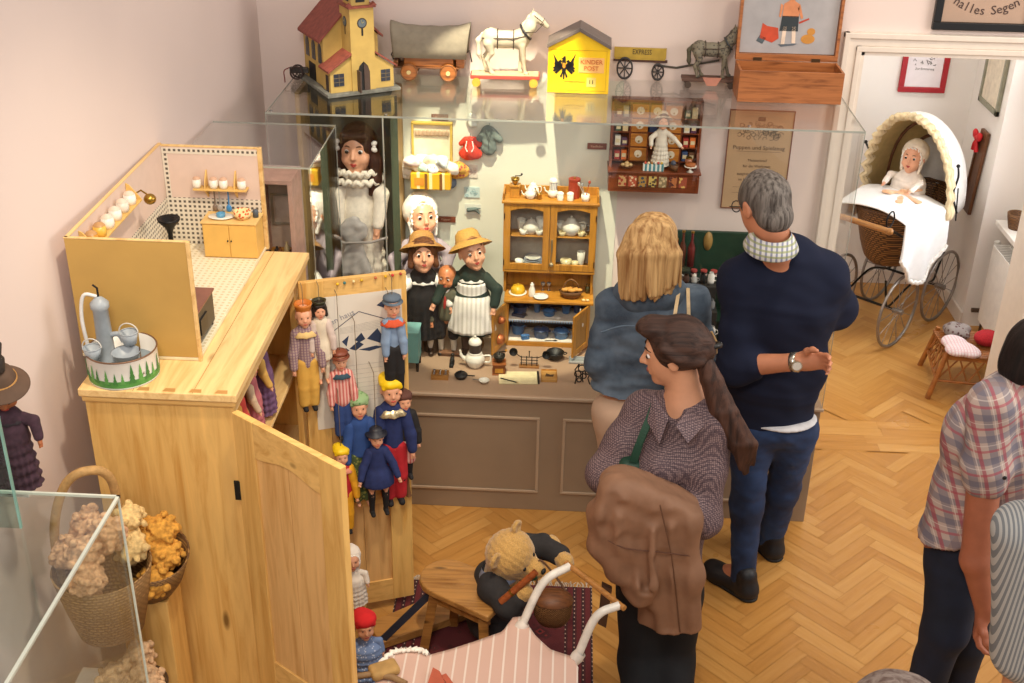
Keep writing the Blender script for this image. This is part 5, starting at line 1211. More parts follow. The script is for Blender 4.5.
t = thing('enamel_box', 'light blue enamel box with white spots at the front of the bottom shelf', 'box', q(525, 340, 4.995, z1), rad(24)); MB().box(-.018, .018, -.010, .010, 0, .018).obj('box', DOTS('#3f70a8', '#dde6ee', 120, .2), t, bevel=.002); MB().box(-.019, .019, -.011, .011, .018, .022).obj('lid', DOTS('#3f70a8', '#dde6ee', 120, .2), t)
t = thing('spoon', 'dark spoon lying at the front of the bottom shelf', 'spoon', q(551, 342, 4.985, z1)+Vector((0, 0, .003)), rad(8)); MB().tube([(-.03, 0, 0), (.015, 0, 0)], .0015, 5).obj('handle', IRON, t); MB().sph((.02, 0, 0), (.009, .006, .002)).obj('bowl', IRON, t)
# on top
tz = UZ1+.0145
c = q(515, 195, 5.075, tz); t = thing('coffee_grinder', 'wooden coffee grinder with a brass funnel on top of the dresser', 'coffee grinder', c)
MB().box(-.020, .020, -.020, .020, 0, .05).obj('box', OAK, t, bevel=.002); MB().box(-.024, .024, -.024, .024, .05, .055).box(-.023, .023, -.023, .023, 0, .005).obj('moulding', OAK, t); MB().lathe([(.006, .055), (.018, .075), (.02, .085), (.017, .085), (.005, .06)], n=18).obj('funnel', BRASS, t)
MB().tube([(0, 0, .085), (0, 0, .095), (.028, 0, .097)], .002, 6).obj('crank', IRON, t); MB().sph((.028, 0, .103), .005).obj('knob', BLACK, t)
pot(q(530, 203, 5.055, tz), .017, POR, 'small white teapot at the left on top of the dresser', rad(180))
c = q(539, 203, 5.05, tz); t = thing('brass_mortar', 'small brass mortar with pestle on top of the dresser', 'mortar', c); MB().lathe([(.001, 0), (.012, 0), (.009, .006), (.013, .022), (.015, .026), (.012, .025), (.001, .01)], n=18).obj('bowl', BRASS, t); MB().tube([(0, 0, .012), (-.018, 0, .046)], [.004, .002], 6).sph((-.019, 0, .048), .004, 8, 6).obj('pestle', BRASS, t)
pot(q(533, 196, 5.09, tz), .018, POR, 'white jug with spout standing behind on top of the dresser', rad(160), 'jug', 'jug', 1.3)
c = q(553, 196, 5.08, tz); t = thing('coffee_maker', 'white porcelain coffee maker with blue stripes on top of the dresser', 'coffee maker', c); MB().lathe([(.001, 0), (.016, 0), (.024, .012), (.024, .022), (.017, .034), (.015, .036)], n=22).obj('base', POR, t); MB().cyl((0, 0, .036), (0, 0, .072), .017, n=22).obj('cylinder', STRIPE([(0, '#e8e4da'), (.7, '#54657e')], 'x', .008, .3), t); MB().lathe([(.019, .072), (.019, .08), (.012, .088), (.001, .09)], n=20).obj('lid', POR, t); MB().tube([(-.022, 0, .02), (-.036, 0, .03), (-.04, 0, .045)], .004, 6).obj('spout', POR, t)
for i, px in enumerate((560, 570)):
 t = tiny('storage_jar', ('left' if i == 0 else 'right')+' round white storage jar on top of the dresser', 'jar', q(px, 205, 5.045, tz), 'white jars on the dresser'); MB().lathe([(.001, 0), (.014, 0), (.0145, .002), (.0145, .028), (.012, .03)], n=20).obj('body', POR, t); MB().lathe([(.0155, .028), (.0155, .034), (.010, .038), (.001, .039)], n=20).obj('lid', POR, t)
t = tiny('red_canister', 'dark red cylindrical canister on top of the dresser', 'canister', q(574, 195, 5.085, tz)); MB().cyl((0, 0, 0), (0, 0, .078), .026, n=24).obj('body', M('#a33a24', .4, var=.15), t, bevel=.001); MB().cyl((0, 0, .078), (0, 0, .088), .027, n=24).obj('lid', M('#8e301e', .4), t, bevel=.002); MB().sph((0, 0, .091), .005).obj('knob', BRASS, t)
c = q(585, 205, 5.045, tz); t = tiny('utensil_jar', 'white jar holding cooking spoons at the right on top of the dresser', 'jar', c); MB().lathe([(.001, 0), (.016, 0), (.019, .014), (.018, .032), (.015, .032), (.015, .008), (.001, .006)], n=20).obj('body', POR, t)
for i, (dx, dz, cc) in enumerate(((-.028, .062, '#b8b0a4'), (-.016, .058, '#9a9a9a'), (.014, .07, '#a8432e'))):
 tt = tiny('cooking_spoon', ('steel spoon leaning left', 'grey spoon leaning a little left', 'red spoon leaning right')[i]+' in the white utensil jar', 'spoon', c+Vector((0, 0, .01)), 'spoons in the utensil jar'); MB().tube([(0, 0, 0), (dx, 0, dz)], .002, 6).obj('handle', M(cc, .4), tt); MB().sph((dx*1.1, 0, dz*1.1), (.006, .003, .009), 8, 6).obj('bowl', M(cc, .4), tt)
# ================================================================ THINGS ON THE CASE FLOOR
F_ = lambda px, py: PZ(px, py, CZ)
t = thing('toy_chest', 'pale turquoise toy chest on dark legs at the left front of the case', 'chest', F_(411, 372)); TQ = M('#6ea3a0', .5, var=.08)
MB().box(-.035, .035, .0, .10, .045, .19).obj('body', TQ, t, bevel=.002); MB().box(-.038, .038, -.003, .103, .19, .198).obj('top', M('#7fb3ae', .5), t, bevel=.002)
for x in (-.028, .028):
 for y in (.008, .092): MB().cyl((x, y, 0), (x, y, .045), .006, .008).obj('leg', BLACK, t)
t = thing('watering_can', 'small green toy watering can beside the bald boy doll', 'watering can', F_(432, 350)+Vector((0, 0, .09))); t.scale = (1.6,)*3; G_ = M('#63813f', .45, var=.15)
MB().lathe([(.001, 0), (.021, 0), (.023, .004), (.020, .045), (.013, .058), (.001, .06)], n=20).obj('body', G_, t); MB().tube([(-.018, -.004, .015), (-.03, -.008, .035), (-.032, -.01, .05)], [.005, .004, .003], 6).obj('spout', G_, t); MB().tube(bez([(.018, 0, .05), (.01, 0, .075), (-.012, 0, .072), (-.014, 0, .055)], 6), .0025, 6).obj('handle', G_, t); MB().cyl((0, 0, -.055), (0, 0, 0), .0225, n=20).obj('stand', M('#4a3a2c', .6), t)
t = thing('cutlery_tray', 'small wooden tray with tiny cutlery at the front of the case', 'tray', F_(440, 378)); TW = WOOD('#a9783f', '#7a5226', 'x', .5, 3, False)
m = MB(); m.box(-.038, .038, -.02, .03, 0, .004)
for (a, b, c_, d) in ((-.038, .038, -.02, -.017), (-.038, .038, .027, .03), (-.038, -.035, -.017, .027), (.035, .038, -.017, .027), (-.012, -.010, -.017, .027), (.012, .014, -.017, .027)): m.box(a, b, c_, d, .004, .026)
m.obj('box', TW, t)
for i, (x, a_) in enumerate(((-.03, .05), (-.022, -.05), (-.002, .04), (.004, -.06), (.02, .05), (.028, -.04))):
 tt = tiny('spoon', ('outer left', 'inner left', 'left middle', 'right middle', 'inner right', 'outer right')[i]+' tiny spoon in the cutlery tray', 'spoon', F_(440, 378)+Vector((x, 0, .012)), 'tiny spoons in the tray'); MB().tube([(0, -.012, .0), (a_*.05, .012, .016)], .0013, 5).obj('handle', STEEL, tt); MB().sph((a_*.05, .016, .019), (.0045, .006, .002), 8, 6).obj('bowl', STEEL, tt)
c = F_(475, 366); t = thing('coffee_pot', 'white porcelain coffee pot with a tall dark filter cylinder', 'coffee pot', c)
MB().lathe([(.001, 0), (.028, 0), (.030, .005), (.044, .028), (.045, .045), (.034, .062), (.026, .068)], n=28).obj('body', POR, t); MB().cyl((0, 0, .068), (0, 0, .118), .027, n=26).obj('filter', M('#3b3634', .3), t); MB().lathe([(.029, .116), (.03, .124), (.022, .136), (.006, .142), (.001, .142)], n=24).obj('lid', POR, t); MB().sph((0, 0, .148), .007).obj('knob', POR, t); MB().lathe([(.03, .066), (.032, .07), (.028, .074)], n=24).obj('ring', POR, t)
MB().tube(bez([(-.038, 0, .03), (-.06, 0, .05), (-.068, 0, .078)], 6), [.010]*5+[.008]*4+[.005]*4, 8).obj('spout', POR, t); MB().tube(bez([(.04, 0, .055), (.068, 0, .055), (.066, 0, .025), (.04, 0, .022)], 6), .004, 7).obj('handle', POR, t)
t = thing('iron_pot', 'small black iron pot with lid and side handle in front of the coffee pot', 'pot', F_(461, 378)); MB().lathe([(.001, 0), (.022, 0), (.027, .01), (.028, .018)], n=22).obj('body', BLACK, t); MB().lathe([(.03, .018), (.022, .026), (.001, .03)], n=22).obj('lid', BLACK, t); MB().sph((0, 0, .034), .005).obj('knob', BLACK, t); MB().tube([(.026, 0, .014), (.062, -.004, .016)], .003, 6).obj('handle', IRON, t)
t = thing('tea_strainer', 'round white enamel strainer with a handle in front of the coffee pot', 'strainer', F_(484, 383)); MB().lathe([(.001, .004), (.016, .004), (.021, .014), (.024, .016), (.02, .012), (.001, .006)], n=22).obj('bowl', POR, t); MB().tube([(-.022, 0, .014), (-.05, .008, .012)], .0025, 6).obj('handle', M('#8b8178', .4), t)
c = F_(499, 373); t = thing('coffee_grinder', 'wooden coffee grinder with iron bowl standing on the case floor by the dresser', 'coffee grinder', c, rad(4))
MB().box(-.027, .027, -.02, .034, .004, .048).obj('box', WOOD('#8a4c26', '#5f3216', 'x', .4, 3, False), t, bevel=.002); MB().box(-.031, .031, -.024, .038, 0, .006).box(-.031, .031, -.024, .038, .048, .054).obj('moulding', WOOD('#9a5a2e', '#6a3a1a', 'x', .4, 3, False), t, bevel=.001); MB().lathe([(.012, .054), (.024, .075), (.027, .088), (.022, .088), (.008, .062)], (0, .007, 0), 20).obj('funnel', M('#2a2a26', .4, .5), t); MB().tube([(0, .007, .088), (0, .007, .104), (.03, .0, .108)], .0025, 6).obj('crank', IRON, t); MB().sph((.03, 0, .114), .006).obj('knob', OAK, t); MB().box(-.018, .018, -.023, -.02, .012, .032).obj('drawer', OAK, t)
c = F_(529, 367); t = thing('utensil_rack', 'black iron rack with toy pans on a wooden board before the dresser', 'rack', c)
MB().box(-.045, .045, -.014, .014, 0, .008).obj('board', WOOD('#9a6a3a', '#6e4722', 'x', .5, 3, False), t, bevel=.001); m = MB()
for x in (-.035, -.012, .012, .035): m.tube([(x, 0, .008), (x, 0, .055)], .002, 5)
for z in (.02, .035, .05): m.tube([(-.04, 0, z), (.04, 0, z)], .0018, 5)
m.tube([(0, 0, .05), (0, 0, .075)], .002, 5); m.sph((0, 0, .078), .004, 8, 6); m.obj('grid', IRON, t)
for i, (x, a_) in enumerate(((-.05, 2.5), (.05, .4))):
 cc = c+Vector((x*.7, -.004, .05)); tt = thing('frying_pan', ('left' if i == 0 else 'right')+' tiny iron frying pan hooked on the black rack', 'pan', cc, 0, 'tiny frying pans on the rack'); MB().tube([(0, 0, 0), (math.cos(a_)*.03, 0, math.sin(a_)*.03)], .002, 5).obj('handle', IRON, tt); e_ = Vector((math.cos(a_)*.045, 0, math.sin(a_)*.045)); MB().lathe([(.001, 0), (.016, 0), (.019, .006), (.017, .005), (.001, .002)], e_, 18, (0, -1, .3)).obj('pan', IRON, tt)
t = thing('iron_cauldron', 'round black iron cauldron with two handles in front of the dresser', 'cauldron', F_(555, 359)); MB().lathe([(.001, .0), (.022, .002), (.036, .018), (.038, .032), (.040, .036), (.036, .036), (.030, .02), (.001, .012)], n=26).obj('body', BLACK, t); MB().torus((0, 0, .036), .039, .003, n=26, m=6).obj('rim', BLACK, t)
for s_ in (-1, 1): MB().torus((s_*.044, 0, .032), .009, .0025, (0, 0, 1), 14, 5).obj('handle', BLACK, t)
c = F_(518, 379); t = thing('notebook', 'open cream notebook with a dark spine band at the front of the case', 'notebook', c, rad(4)); MB().box(-.085, .085, -.05, .06, .001, .006).obj('pages', M('#dccfa4', .8), t, bevel=.001); MB().box(.086, .094, -.045, .06, 0, .008).obj('spine', BLACK, t)
m = MB(); [m.box(-.075, .075, y, y+.0008, .006, .0063) for y in (-.036, -.022, -.008, .006, .020, .034)]; m.obj('ruled_lines', M('#b9a980', .8), t)
t = thing('pencil', 'black pencil lying across the open notebook', 'pencil', c+Vector((-.04, -.03, .009)), rad(-24)); MB().cyl((-.04, 0, 0), (.04, 0, 0), .0025, n=6).obj('shaft', BLACK, t); MB().cyl((.04, 0, 0), (.05, 0, 0), .0025, .0004, n=6).obj('tip', M('#c9a46a', .6), t)
c = F_(549, 378); t = thing('picture_box', 'small tan wooden box with a little dark drawing on its lid', 'box', c, rad(2)); MB().box(-.035, .035, -.04, .045, 0, .014).obj('box', WOOD('#b88a4c', '#8e6430', 'x', .5, 3, False), t, bevel=.001); MB().box(-.035, -.033, -.04, .045, 0, .02).box(.033, .035, -.04, .045, 0, .02).box(-.035, .035, .043, .045, 0, .02).obj('rim', OAK, t)
MB().prism([(-.018, -.012, .0142), (.018, -.012, .0142), (.022, .008, .0142), (.006, .004, .0142), (-.012, .016, .0142)], (0, 0, .0006)).obj('drawing', M('#4a3320', .8), t)
t = thing('glass_tray', 'clear glass tray with a grey rim to the right of the cauldron', 'tray', F_(580, 362)); MB().box(-.05, .05, -.02, .03, 0, .006).obj('dish', M('#9aa0a0', .15, spec=.9), t, bevel=.003); MB().box(-.052, .052, -.022, -.018, .004, .012).box(-.052, .052, .028, .032, .004, .012).obj('rim', M('#b8bcbc', .15, spec=.9), t)
# scrolling black iron trivets near the denim sleeve
c = F_(583, 384); t = thing('iron_trivet', 'scrolled black wrought iron stand at the right front of the case', 'iron stand', c);
for (x, z, r) in ((-.025, .05, .014), (.0, .04, .012), (-.008, .078, .016), (.02, .062, .013), (-.018, .02, .010)): MB().torus((x, 0, z), r, .0028, (0, 1, 0), 22, 6).obj('scroll', BLACK, t)
MB().tube([(-.035, 0, 0), (-.03, 0, .04), (-.038, 0, .07), (-.02, 0, .1)], .003, 6).obj('leg', BLACK, t); MB().tube([(.03, .0, 0), (.02, 0, .03), (.03, 0, .06), (.015, 0, .1)], .003, 6).obj('leg', BLACK, t); MB().tube([(-.0, .02, 0), (-.004, 0, .03), (-.004, 0, .06)], .003, 6).obj('leg', BLACK, t)
# shoes/basket near the apron doll
t = thing('carpet_beater', 'small wicker carpet beater leaning by the white apron doll', 'carpet beater', F_(478, 352)); m = MB()
for (x, z, rx, rz_) in ((0, .045, .026, .036), (-.008, .05, .014, .026), (.008, .05, .014, .026)): m.torus((x, z*.12, z), 1.0, .0025, (0, -1, .12), 24, 5, sx=rx, sy=rz_)
m.obj('woven_head', M('#7a5228', .6), t); MB().tube([(0, .01, .08), (0, .025, .22)], .003, 6).obj('handle', M('#7a5228', .6), t)
t = thing('toy_shoe', 'tiny black shoe standing in front of the boy doll', 'shoe', F_(452, 364))
S = SDF(); S.cap((0, .01, .008), (0, -.03, .006), .011, .010, k=.005); S.cap((0, .012, .01), (0, .014, .02), .010, k=.005); S.half((0, 0, 0), (0, 0, -1)); sdf_obj(S, 'upper', .0016, BLACK, t, world=False); MB().box(-.009, .009, -.038, .02, 0, .003).obj('sole', M('#4a3322', .6), t)
# ================================================================ ON THE CASE WALL
WY = BWY-.007
def wp(px, py, y=WY): return PY(px, py, y)
for i, (px, py, lb, w_) in enumerate(((440, 117, 'brown label plate above the hanging suitcase', .075), (446, 219, 'brown label plate beside the bonnet doll', .09), (597, 146, 'small brown label plate left of the toy shop', .085), (602, 148, '', 0))):
 if not w_: continue
 c = wp(px, py); t = thing('label_plate', lb, 'label', c); MB().box(-w_/2, w_/2, -.006, -.001, -.014, .014).obj('plate', M('#7a3f2c', .5), t, bevel=.001); text('lettering', 'Puppen' if i != 2 else 'Kaufladen', .014, (0, -.0065, 0), (1, 0, 0), (0, 0, 1), M('#c9a58a', .7), t, world=False)
# suitcase
A = wp(413, 120); B = wp(452, 118); zb_ = wp(430, 164).z; sw = (B.x-A.x)
t = thing('doll_suitcase', 'small open doll suitcase full of tiny clothes hanging on the case wall', 'suitcase', (A.x+sw/2, BWY-.007, zb_)); LW = M('#d9c48a', .7, var=.08)
hgt = A.z-zb_; MB().box(-sw/2, sw/2, -.03, -.024+.02, .012, hgt).obj('lid', M('#e6d9bb', .8), t, bevel=.004)
fr_ = MB(); fr_.box(-sw/2-.004, sw/2+.004, -.042, -.02, hgt-.008, hgt+.004).box(-sw/2-.004, -sw/2+.006, -.042, -.004, .012, hgt).box(sw/2-.006, sw/2+.004, -.042, -.004, .012, hgt); fr_.obj('lid_frame', M('#c9a94e', .6), t, bevel=.002)
S = SDF();
for k in range(9): S.cap((-sw*.4+k*sw*.1, -.034, hgt*.8), (-sw*.4+k*sw*.1, -.034, hgt*.74), .008, k=.008)
sdf_obj(S, 'gathered_pocket', .0025, M('#b89a7c', .9), t, world=False)
MB().box(-sw/2+.0, sw/2+.004, -.13, -.004, -.075, -.0).obj('case_body', STRIPE([(0, '#d9a91e'), (.75, '#e4d6a0')], 'x', .055), t, bevel=.004)
for x in (-sw*.1, sw*.28): MB().box(x-.006, x+.006, -.133, -.129, -.075, .0).obj('strap', M('#7a4c20', .6), t)
MB().box(-sw*.4, -sw*.15, -.132, -.129, -.055, -.02).obj('label_patch', M('#d98a2e', .6), t)
cols = ['#e9e2d8', '#b9d6c6', '#9fc9b8', '#eae0e0', '#e8dccd', '#ddcbc6', '#f2eee6', '#e3d8b8', '#d0d8d8']
for i in range(9):
 x = -sw*.48+sw*.98*(i % 5)/4; z = .008+.03*(i//5); y = -.075-.012*(i % 3)
 S = SDF(); S.ell((0, 0, 0), (.034, .035, .022), None, k=.01); S.ell((.015, -.012, -.01), (.022, .02, .02), None, k=.012)
 tt = thing('doll_garment', ('white folded cloth at the left', 'mint bonnet in the front', 'black and white patterned cloth in the middle', 'pink cloth right of the middle', 'cream lace piece at the right end', 'rose jacket at the back left', 'white blouse at the back', 'yellow cloth at the back', 'pale blue cloth at the back right')[i]+' in the hanging suitcase', 'doll clothes', (A.x+sw/2+x, BWY-.007+y, zb_+z+.012), 0, 'tiny clothes in the suitcase')
 sdf_obj(S, 'cloth', .003, DOTS('#e9e6de', '#1a1a1e', 90, .25) if i == 2 else M(cols[i], .9, var=.08), tt, (.008, 70, i, (1, 1, 1)), world=False)
# clothing pieces and fans hanging around
def cloth_thing(name, label, cat, c, ops, mat, vox=.003, fold=(.003, 80, 1, (1, 1, 1)), pn='cloth'):
 t = thing(name, label, cat, c); S = SDF(); ops(S); sdf_obj(S, pn, vox, mat, t, fold, world=False); return t
c = wp(406, 170, BWY-.05); t = cloth_thing('doll_bonnet', 'small white lace bonnet hanging left of the suitcase', 'bonnet', c, lambda S: (S.ell((0, 0, 0), (.035, .03, .04), k=.01), S.ell((.02, 0, -.01), (.03, .03, .03), k=.01)), M('#ded8cf', .9, var=.1)); MB().tube([(0, .02, .03), (0, .045, .04)], .003).obj('hook', STEEL, t)
c = wp(458, 172, BWY-.06); cloth_thing('doll_hat', 'little flowered straw hat hanging right of the suitcase', 'hat', c, lambda S: (S.ell((0, .02, 0), (.05, .03, .04), k=.01), S.ell((.0, 0, .02), (.03, .03, .025), k=.01)), DOTS('#dba94e', '#b04a4a', 60, .35))
c = wp(450, 184, BWY-.06); cloth_thing('doll_hat', 'tiny blue-grey felt hat hanging below the suitcase', 'hat', c, lambda S: (S.ell((0, .015, 0), (.026, .04, .024), k=.01), S.ell((-.025, .015, .0), (.02, .03, .01), k=.01)), M('#56667a', .9))
c = wp(470, 147, BWY-.03)
t = cloth_thing('doll_dress', 'small bright red doll dress with white bows hanging on the case wall', 'doll dress', c, lambda S: (S.cap((0, 0, .03), (0, 0, -.01), .018, .03, k=.01), S.ell((0, 0, -.03), (.052, .025, .03), k=.02), S.cap((-.02, 0, .035), (-.04, 0, .015), .012, k=.008), S.cap((.02, 0, .035), (.04, 0, .015), .012, k=.008)), M('#d03a24', .7, var=.15), fold=(.004, 110, 1, (1, 1, .2)))
for s_ in (-1, 1): MB().tube([(s_*.012, -.025, .035), (s_*.018, -.028, .005), (s_*.01, -.03, -.012)], .003, 5).obj('ribbon', WHITE, t)
MB().tube([(0, 0, .04), (0, .028, .055)], .002, 5).obj('hanger', STEEL, t)
c = wp(489, 138, BWY-.03)
t = cloth_thing('doll_coat', 'small grey-green doll coat hanging beside the red dress', 'doll coat', c, lambda S: (S.cap((0, 0, .03), (0, 0, -.045), .026, .034, k=.01, sq=((0, 1, 0), .5)), S.cap((-.02, 0, .03), (-.045, 0, -.005), .014, .015, k=.008), S.cap((.02, 0, .03), (.045, 0, -.005), .014, .015, k=.008), S.ell((0, 0, .045), (.02, .012, .012), k=.01)), M('#6d7872', .9, var=.12))
MB().tube([(-.015, -.02, .045), (0, -.026, .01), (.0, -.026, -.04)], .002, 5).tube([(.015, -.02, .045), (0, -.026, .01)], .002, 5).obj('lapel', M('#4f5954', .9), t); MB().tube([(0, 0, .05), (0, .028, .06)], .002, 5).obj('hanger', STEEL, t)
c = wp(472, 122, BWY-.03); cloth_thing('doll_collar', 'tiny white lace collar hanging above the red dress', 'doll collar', c, lambda S: (S.ell((0, .01, .01), (.028, .012, .024), k=.01), S.ell((0, .01, -.015), (.02, .01, .015), k=.01)), M('#dfe3d6', .9, var=.1))
for i, (px, py, w_, h_, cc, lb) in enumerate(((471, 171, .062, .06, '#d5cdbf', 'cream card with a flower drawing pinned beside the suitcase'), (472, 192, .07, .05, '#bcd0ce', 'pale blue needlework card pinned below the cream card'), (473, 209, .075, .05, '#d8dad0', 'lowest pale card with grey glove pinned on the case wall'))):
 c = wp(px, py); t = thing('pinned_card', lb, 'card', c, 0, None); MB().box(-w_/2, w_/2, -.004, -.001, -h_/2, h_/2).obj('card', M(cc, .8), t)
 m = MB(); rs = random.Random(i)
 if i < 2:
  for k in range(6): x = rs.uniform(-.4, .4)*w_; z = rs.uniform(-.35, .35)*h_; m.torus((x, -.0045, z), .006, .001, (0, 1, 0), 12, 4)
  m.obj('drawing', M(('#b08a80', '#6f97a0')[i], .8), t)
 else:
  S = SDF(); S.cap((-.02, -.012, .0), (.012, -.012, .004), .010, .008, k=.005); S.cap((.01, -.012, .004), (.03, -.012, -.016), .007, .004, k=.005); S.cap((.01, -.012, .006), (.034, -.012, .008), .005, .003, k=.004); sdf_obj(S, 'glove', .002, M('#5d6d6b', .8), t, world=False)
# diploma behind the case
A = wp(731, 110); c2 = wp(795, 112); zb_ = wp(725, 207).z
t = thing('parchment_diploma', 'large tan parchment sheet with a crest and old lettering on the back wall', 'parchment', ((A.x+c2.x)/2, BWY, zb_)); w2_ = (c2.x-A.x)/2; hh2 = A.z-zb_
MB().box(-w2_, w2_, -.010, -.001, 0, hh2).obj('sheet', M('#bf9f7a', .75, var=.08, scale=5), t, bevel=.001); ink = M('#6a5642', .8)
frame_rect(-w2_-.003, w2_+.003, -.003, hh2+.003, -.001, .004, .011).obj('edge', M('#7a4a34', .6), t)
m = MB(); rs = random.Random(8)
for k in range(60):
 u_ = rs.uniform(-1, 1); x = u_*w2_*.68; z = hh2*.80+rs.uniform(-1, 1)*.04*(1-.4*abs(u_)); m.torus((x, -.0105, z), rs.uniform(.006, .013), .0012, (0, 1, 0), 12, 4, a0=rs.uniform(0, 6), a1=rs.uniform(6, 10))
m.obj('crest_ornament', M('#75634e', .8), t); MB().prism([(-.016, -.0108, hh2*.90), (.016, -.0108, hh2*.90), (.016, -.0108, hh2*.94), (-.016, -.0108, hh2*.94)], (0, .001, 0)).obj('crest_crown', M('#5c4a3a', .8), t)
text('lettering', 'Puppen und Spielzeug', .026, (0, -.0105, hh2*.63), (1, 0, 0), (0, 0, 1), ink, t, world=False)
for i, (tx, z) in enumerate((('Meisterbrief', .50), ('fur die Werkstatt', .44), ('ausgestellt und besiegelt', .36), ('im Namen der Innung', .30))): text('lettering', tx, .017, (0, -.0105, hh2*z), (1, 0, 0), (0, 0, 1), ink, t, world=False)
m = MB(); [m.box(-w2_*.7, w2_*.7, -.0108, -.010, hh2*z, hh2*z+.001) for z in (.59, .22, .16)]; m.obj('ruled_line', ink, t)
# ================================================================ TOY SHOP on the wall
A = wp(612, 104, 5.12); Bx = wp(703, 110, 5.12); zb_ = PY(640, 192, 5.02).z; zt_ = PY(640, 100, 5.10).z; sw = Bx.x-A.x; cx = (A.x+Bx.x)/2; sy0 = 5.02
RW = WOOD('#7a3c1e', '#4c2210', 'x', .35, 2, False); RZ_ = WOOD('#7a3c1e', '#4c2210', 'z', .35, 2, False); DR = WOOD('#b8762e', '#8f5720', 'x', .35, 3, False)
sp = thing('toy_shop', 'red-brown wooden toy grocery shop with small drawers hanging on the back wall', 'toy shop', (cx, BWY, zb_)); H_ = zt_-zb_
h2 = sw/2; MB().box(-h2, h2, -.012, -.002, 0, H_).obj('back_panel', RZ_, sp, bevel=.002)
for x in (-h2, h2-.012):
 MB().prism([(x, -.002, 0), (x, -.14, 0), (x, -.145, .07), (x, -.10, .10), (x, -.06, .16), (x, -.06, H_), (x, -.002, H_)], (.012, 0, 0)).obj('side_panel', RZ_, sp, bevel=.001)
MB().box(-h2+.012, h2-.012, -.14, -.012, 0, .012).obj('bottom_board', RW, sp); MB().box(-h2-.006, h2+.006, -.15, -.012, .085, .095).obj('counter_top', RW, sp, bevel=.002)
fp = MB().box(-h2+.012, h2-.012, -.142, -.135, .012, .085).obj('counter_front', RW, sp)
for i, x in enumerate(np.linspace(-h2+.06, h2-.07, 7)):
 w3 = .017; MB().box(x-w3, x+w3, -.1445, -.142, .026, .074).obj('picture_card', DOTS(('#c9a06a', '#b8563a', '#a8803e', '#c8b060', '#8a7a5a', '#b06a3a', '#9a4a30')[i], ('#a83a2c', '#e0c8a0', '#2f4a5a', '#4a3a2a', '#c9b48a', '#5a2a20', '#d8b060')[i], 70, .45), fp)
MB().box(-h2, h2, -.06, -.012, H_-.01, H_).obj('top_board', RW, sp)
gx = (-h2+.012, -h2+.085, -h2+.165, h2-.165, h2-.085, h2-.012)
for x in gx[1:-1]: MB().box(x-.003, x+.003, -.06, -.012, .095, H_-.01).obj('divider', RZ_, sp)
dz = (H_-.01-.12)/4
for r_ in range(4):
 z = .115+r_*dz
 MB().box(-h2+.012, h2-.012, -.058, -.012, z-.003, z+.001).obj('shelf', RW, sp)
 for (a, b) in ((gx[1], gx[2]), (gx[3], gx[4])) + (((gx[2], gx[3]),) if r_ == 3 else ()) + ((((gx[2]), (gx[3])),) if r_ == 2 and False else ()):
  dd = MB().box(a+.004, b-.004, -.062, -.014, z+.002, z+dz-.005).obj('drawer', DR, sp, bevel=.0015)
  mm = (a+b)/2; MB().cyl((mm, -.0635, z+dz*.52), (mm, -.062, z+dz*.52), .017, n=18).obj('drawer_label', M('#d9cdb4', .6), dd); MB().sph((mm, -.066, z+dz*.42), .004, 8, 6).obj('knob', BRASS, dd)
def SP(x, y, z): return Vector((cx+x, BWY+y, zb_+z))
rs = random.Random(12)
pk = [('red', '#a8342a'), ('orange', '#d8702c'), ('white', '#ddd6c6'), ('purple', '#5a3350'), ('green', '#3e5a40'), ('cream', '#d8c090'), ('dark red', '#6e2226'), ('grey', '#8a8a86'), ('blue', '#3a4e78'), ('brown', '#6a452c')]
k = 0
for side, (a, b) in (('left', (gx[0], gx[1])), ('right', (gx[4], gx[5]))):
 for r_ in range(4):
  for q_ in range(2):
   z = .1165+r_*dz; x = a+.022+q_*.030; cn, cc = pk[k % 10]; hh3 = .03+.018*rs.random()
   t = thing('grocery_packet', '%s packet in the %s compartment of the toy shop, %s of row %s' % (cn, side, ('left', 'right')[q_], ('one', 'two', 'three', 'four')[r_]), 'packet', SP(x, -.04, z), 0, 'grocery packets in the toy shop')
   MB().box(-.012, .012, -.012, .012, 0, hh3).obj('carton', M(cc, .6, var=.1), t, bevel=.001); MB().box(-.009, .009, -.0128, -.012, hh3*.3, hh3*.7).obj('label', M('#d9c9a0', .6), t); k += 1
for r_, cc in ((2, '#2e3f66'),):
 t = thing('blue_box', 'dark blue box in the middle compartment of the toy shop', 'box', SP(-.03, -.045, .1165+r_*dz)); MB().box(-.035, .035, -.015, .015, 0, .035).obj('carton', M(cc, .4), t, bevel=.002); MB().lathe([(.036, 0), (.02, .01), (.001, .012)], (0, 0, .035), 16, sy=.4).obj('lid', M('#1f2a44', .4), t)
cz_ = .0955
t = thing('fruit_bowl', 'shallow brown bowl of pale fruit on the toy shop counter', 'bowl', SP(-.12, -.10, cz_)); MB().lathe([(.001, 0), (.014, 0), (.034, .014), (.031, .014), (.001, .005)], n=22).obj('bowl', M('#5c3420', .5), t)
for i in range(5): tt = thing('toy_fruit', ('left', 'front', 'right', 'rear', 'top')[i]+' pale fruit in the brown bowl of the toy shop', 'fruit', SP(-.12+(-.016, 0, .016, 0, 0)[i], -.10+(0, -.012, 0, .012, 0)[i], cz_+(.014, .014, .014, .014, .022)[i]), 0, 'fruit in the toy shop bowl'); MB().sph((0, 0, 0), (.010, .009, .008), 10, 7).obj('skin', M('#c9ab78', .6, var=.2), tt)
t = thing('toy_scale_box', 'white and teal striped box with little goods on the toy shop counter', 'box', SP(-.005, -.125, cz_)); MB().box(-.045, .045, -.012, .018, 0, .028).obj('box', STRIPE([(0, '#dfe4dc'), (.45, '#4a8a94')], 'x', .018), t, bevel=.001)
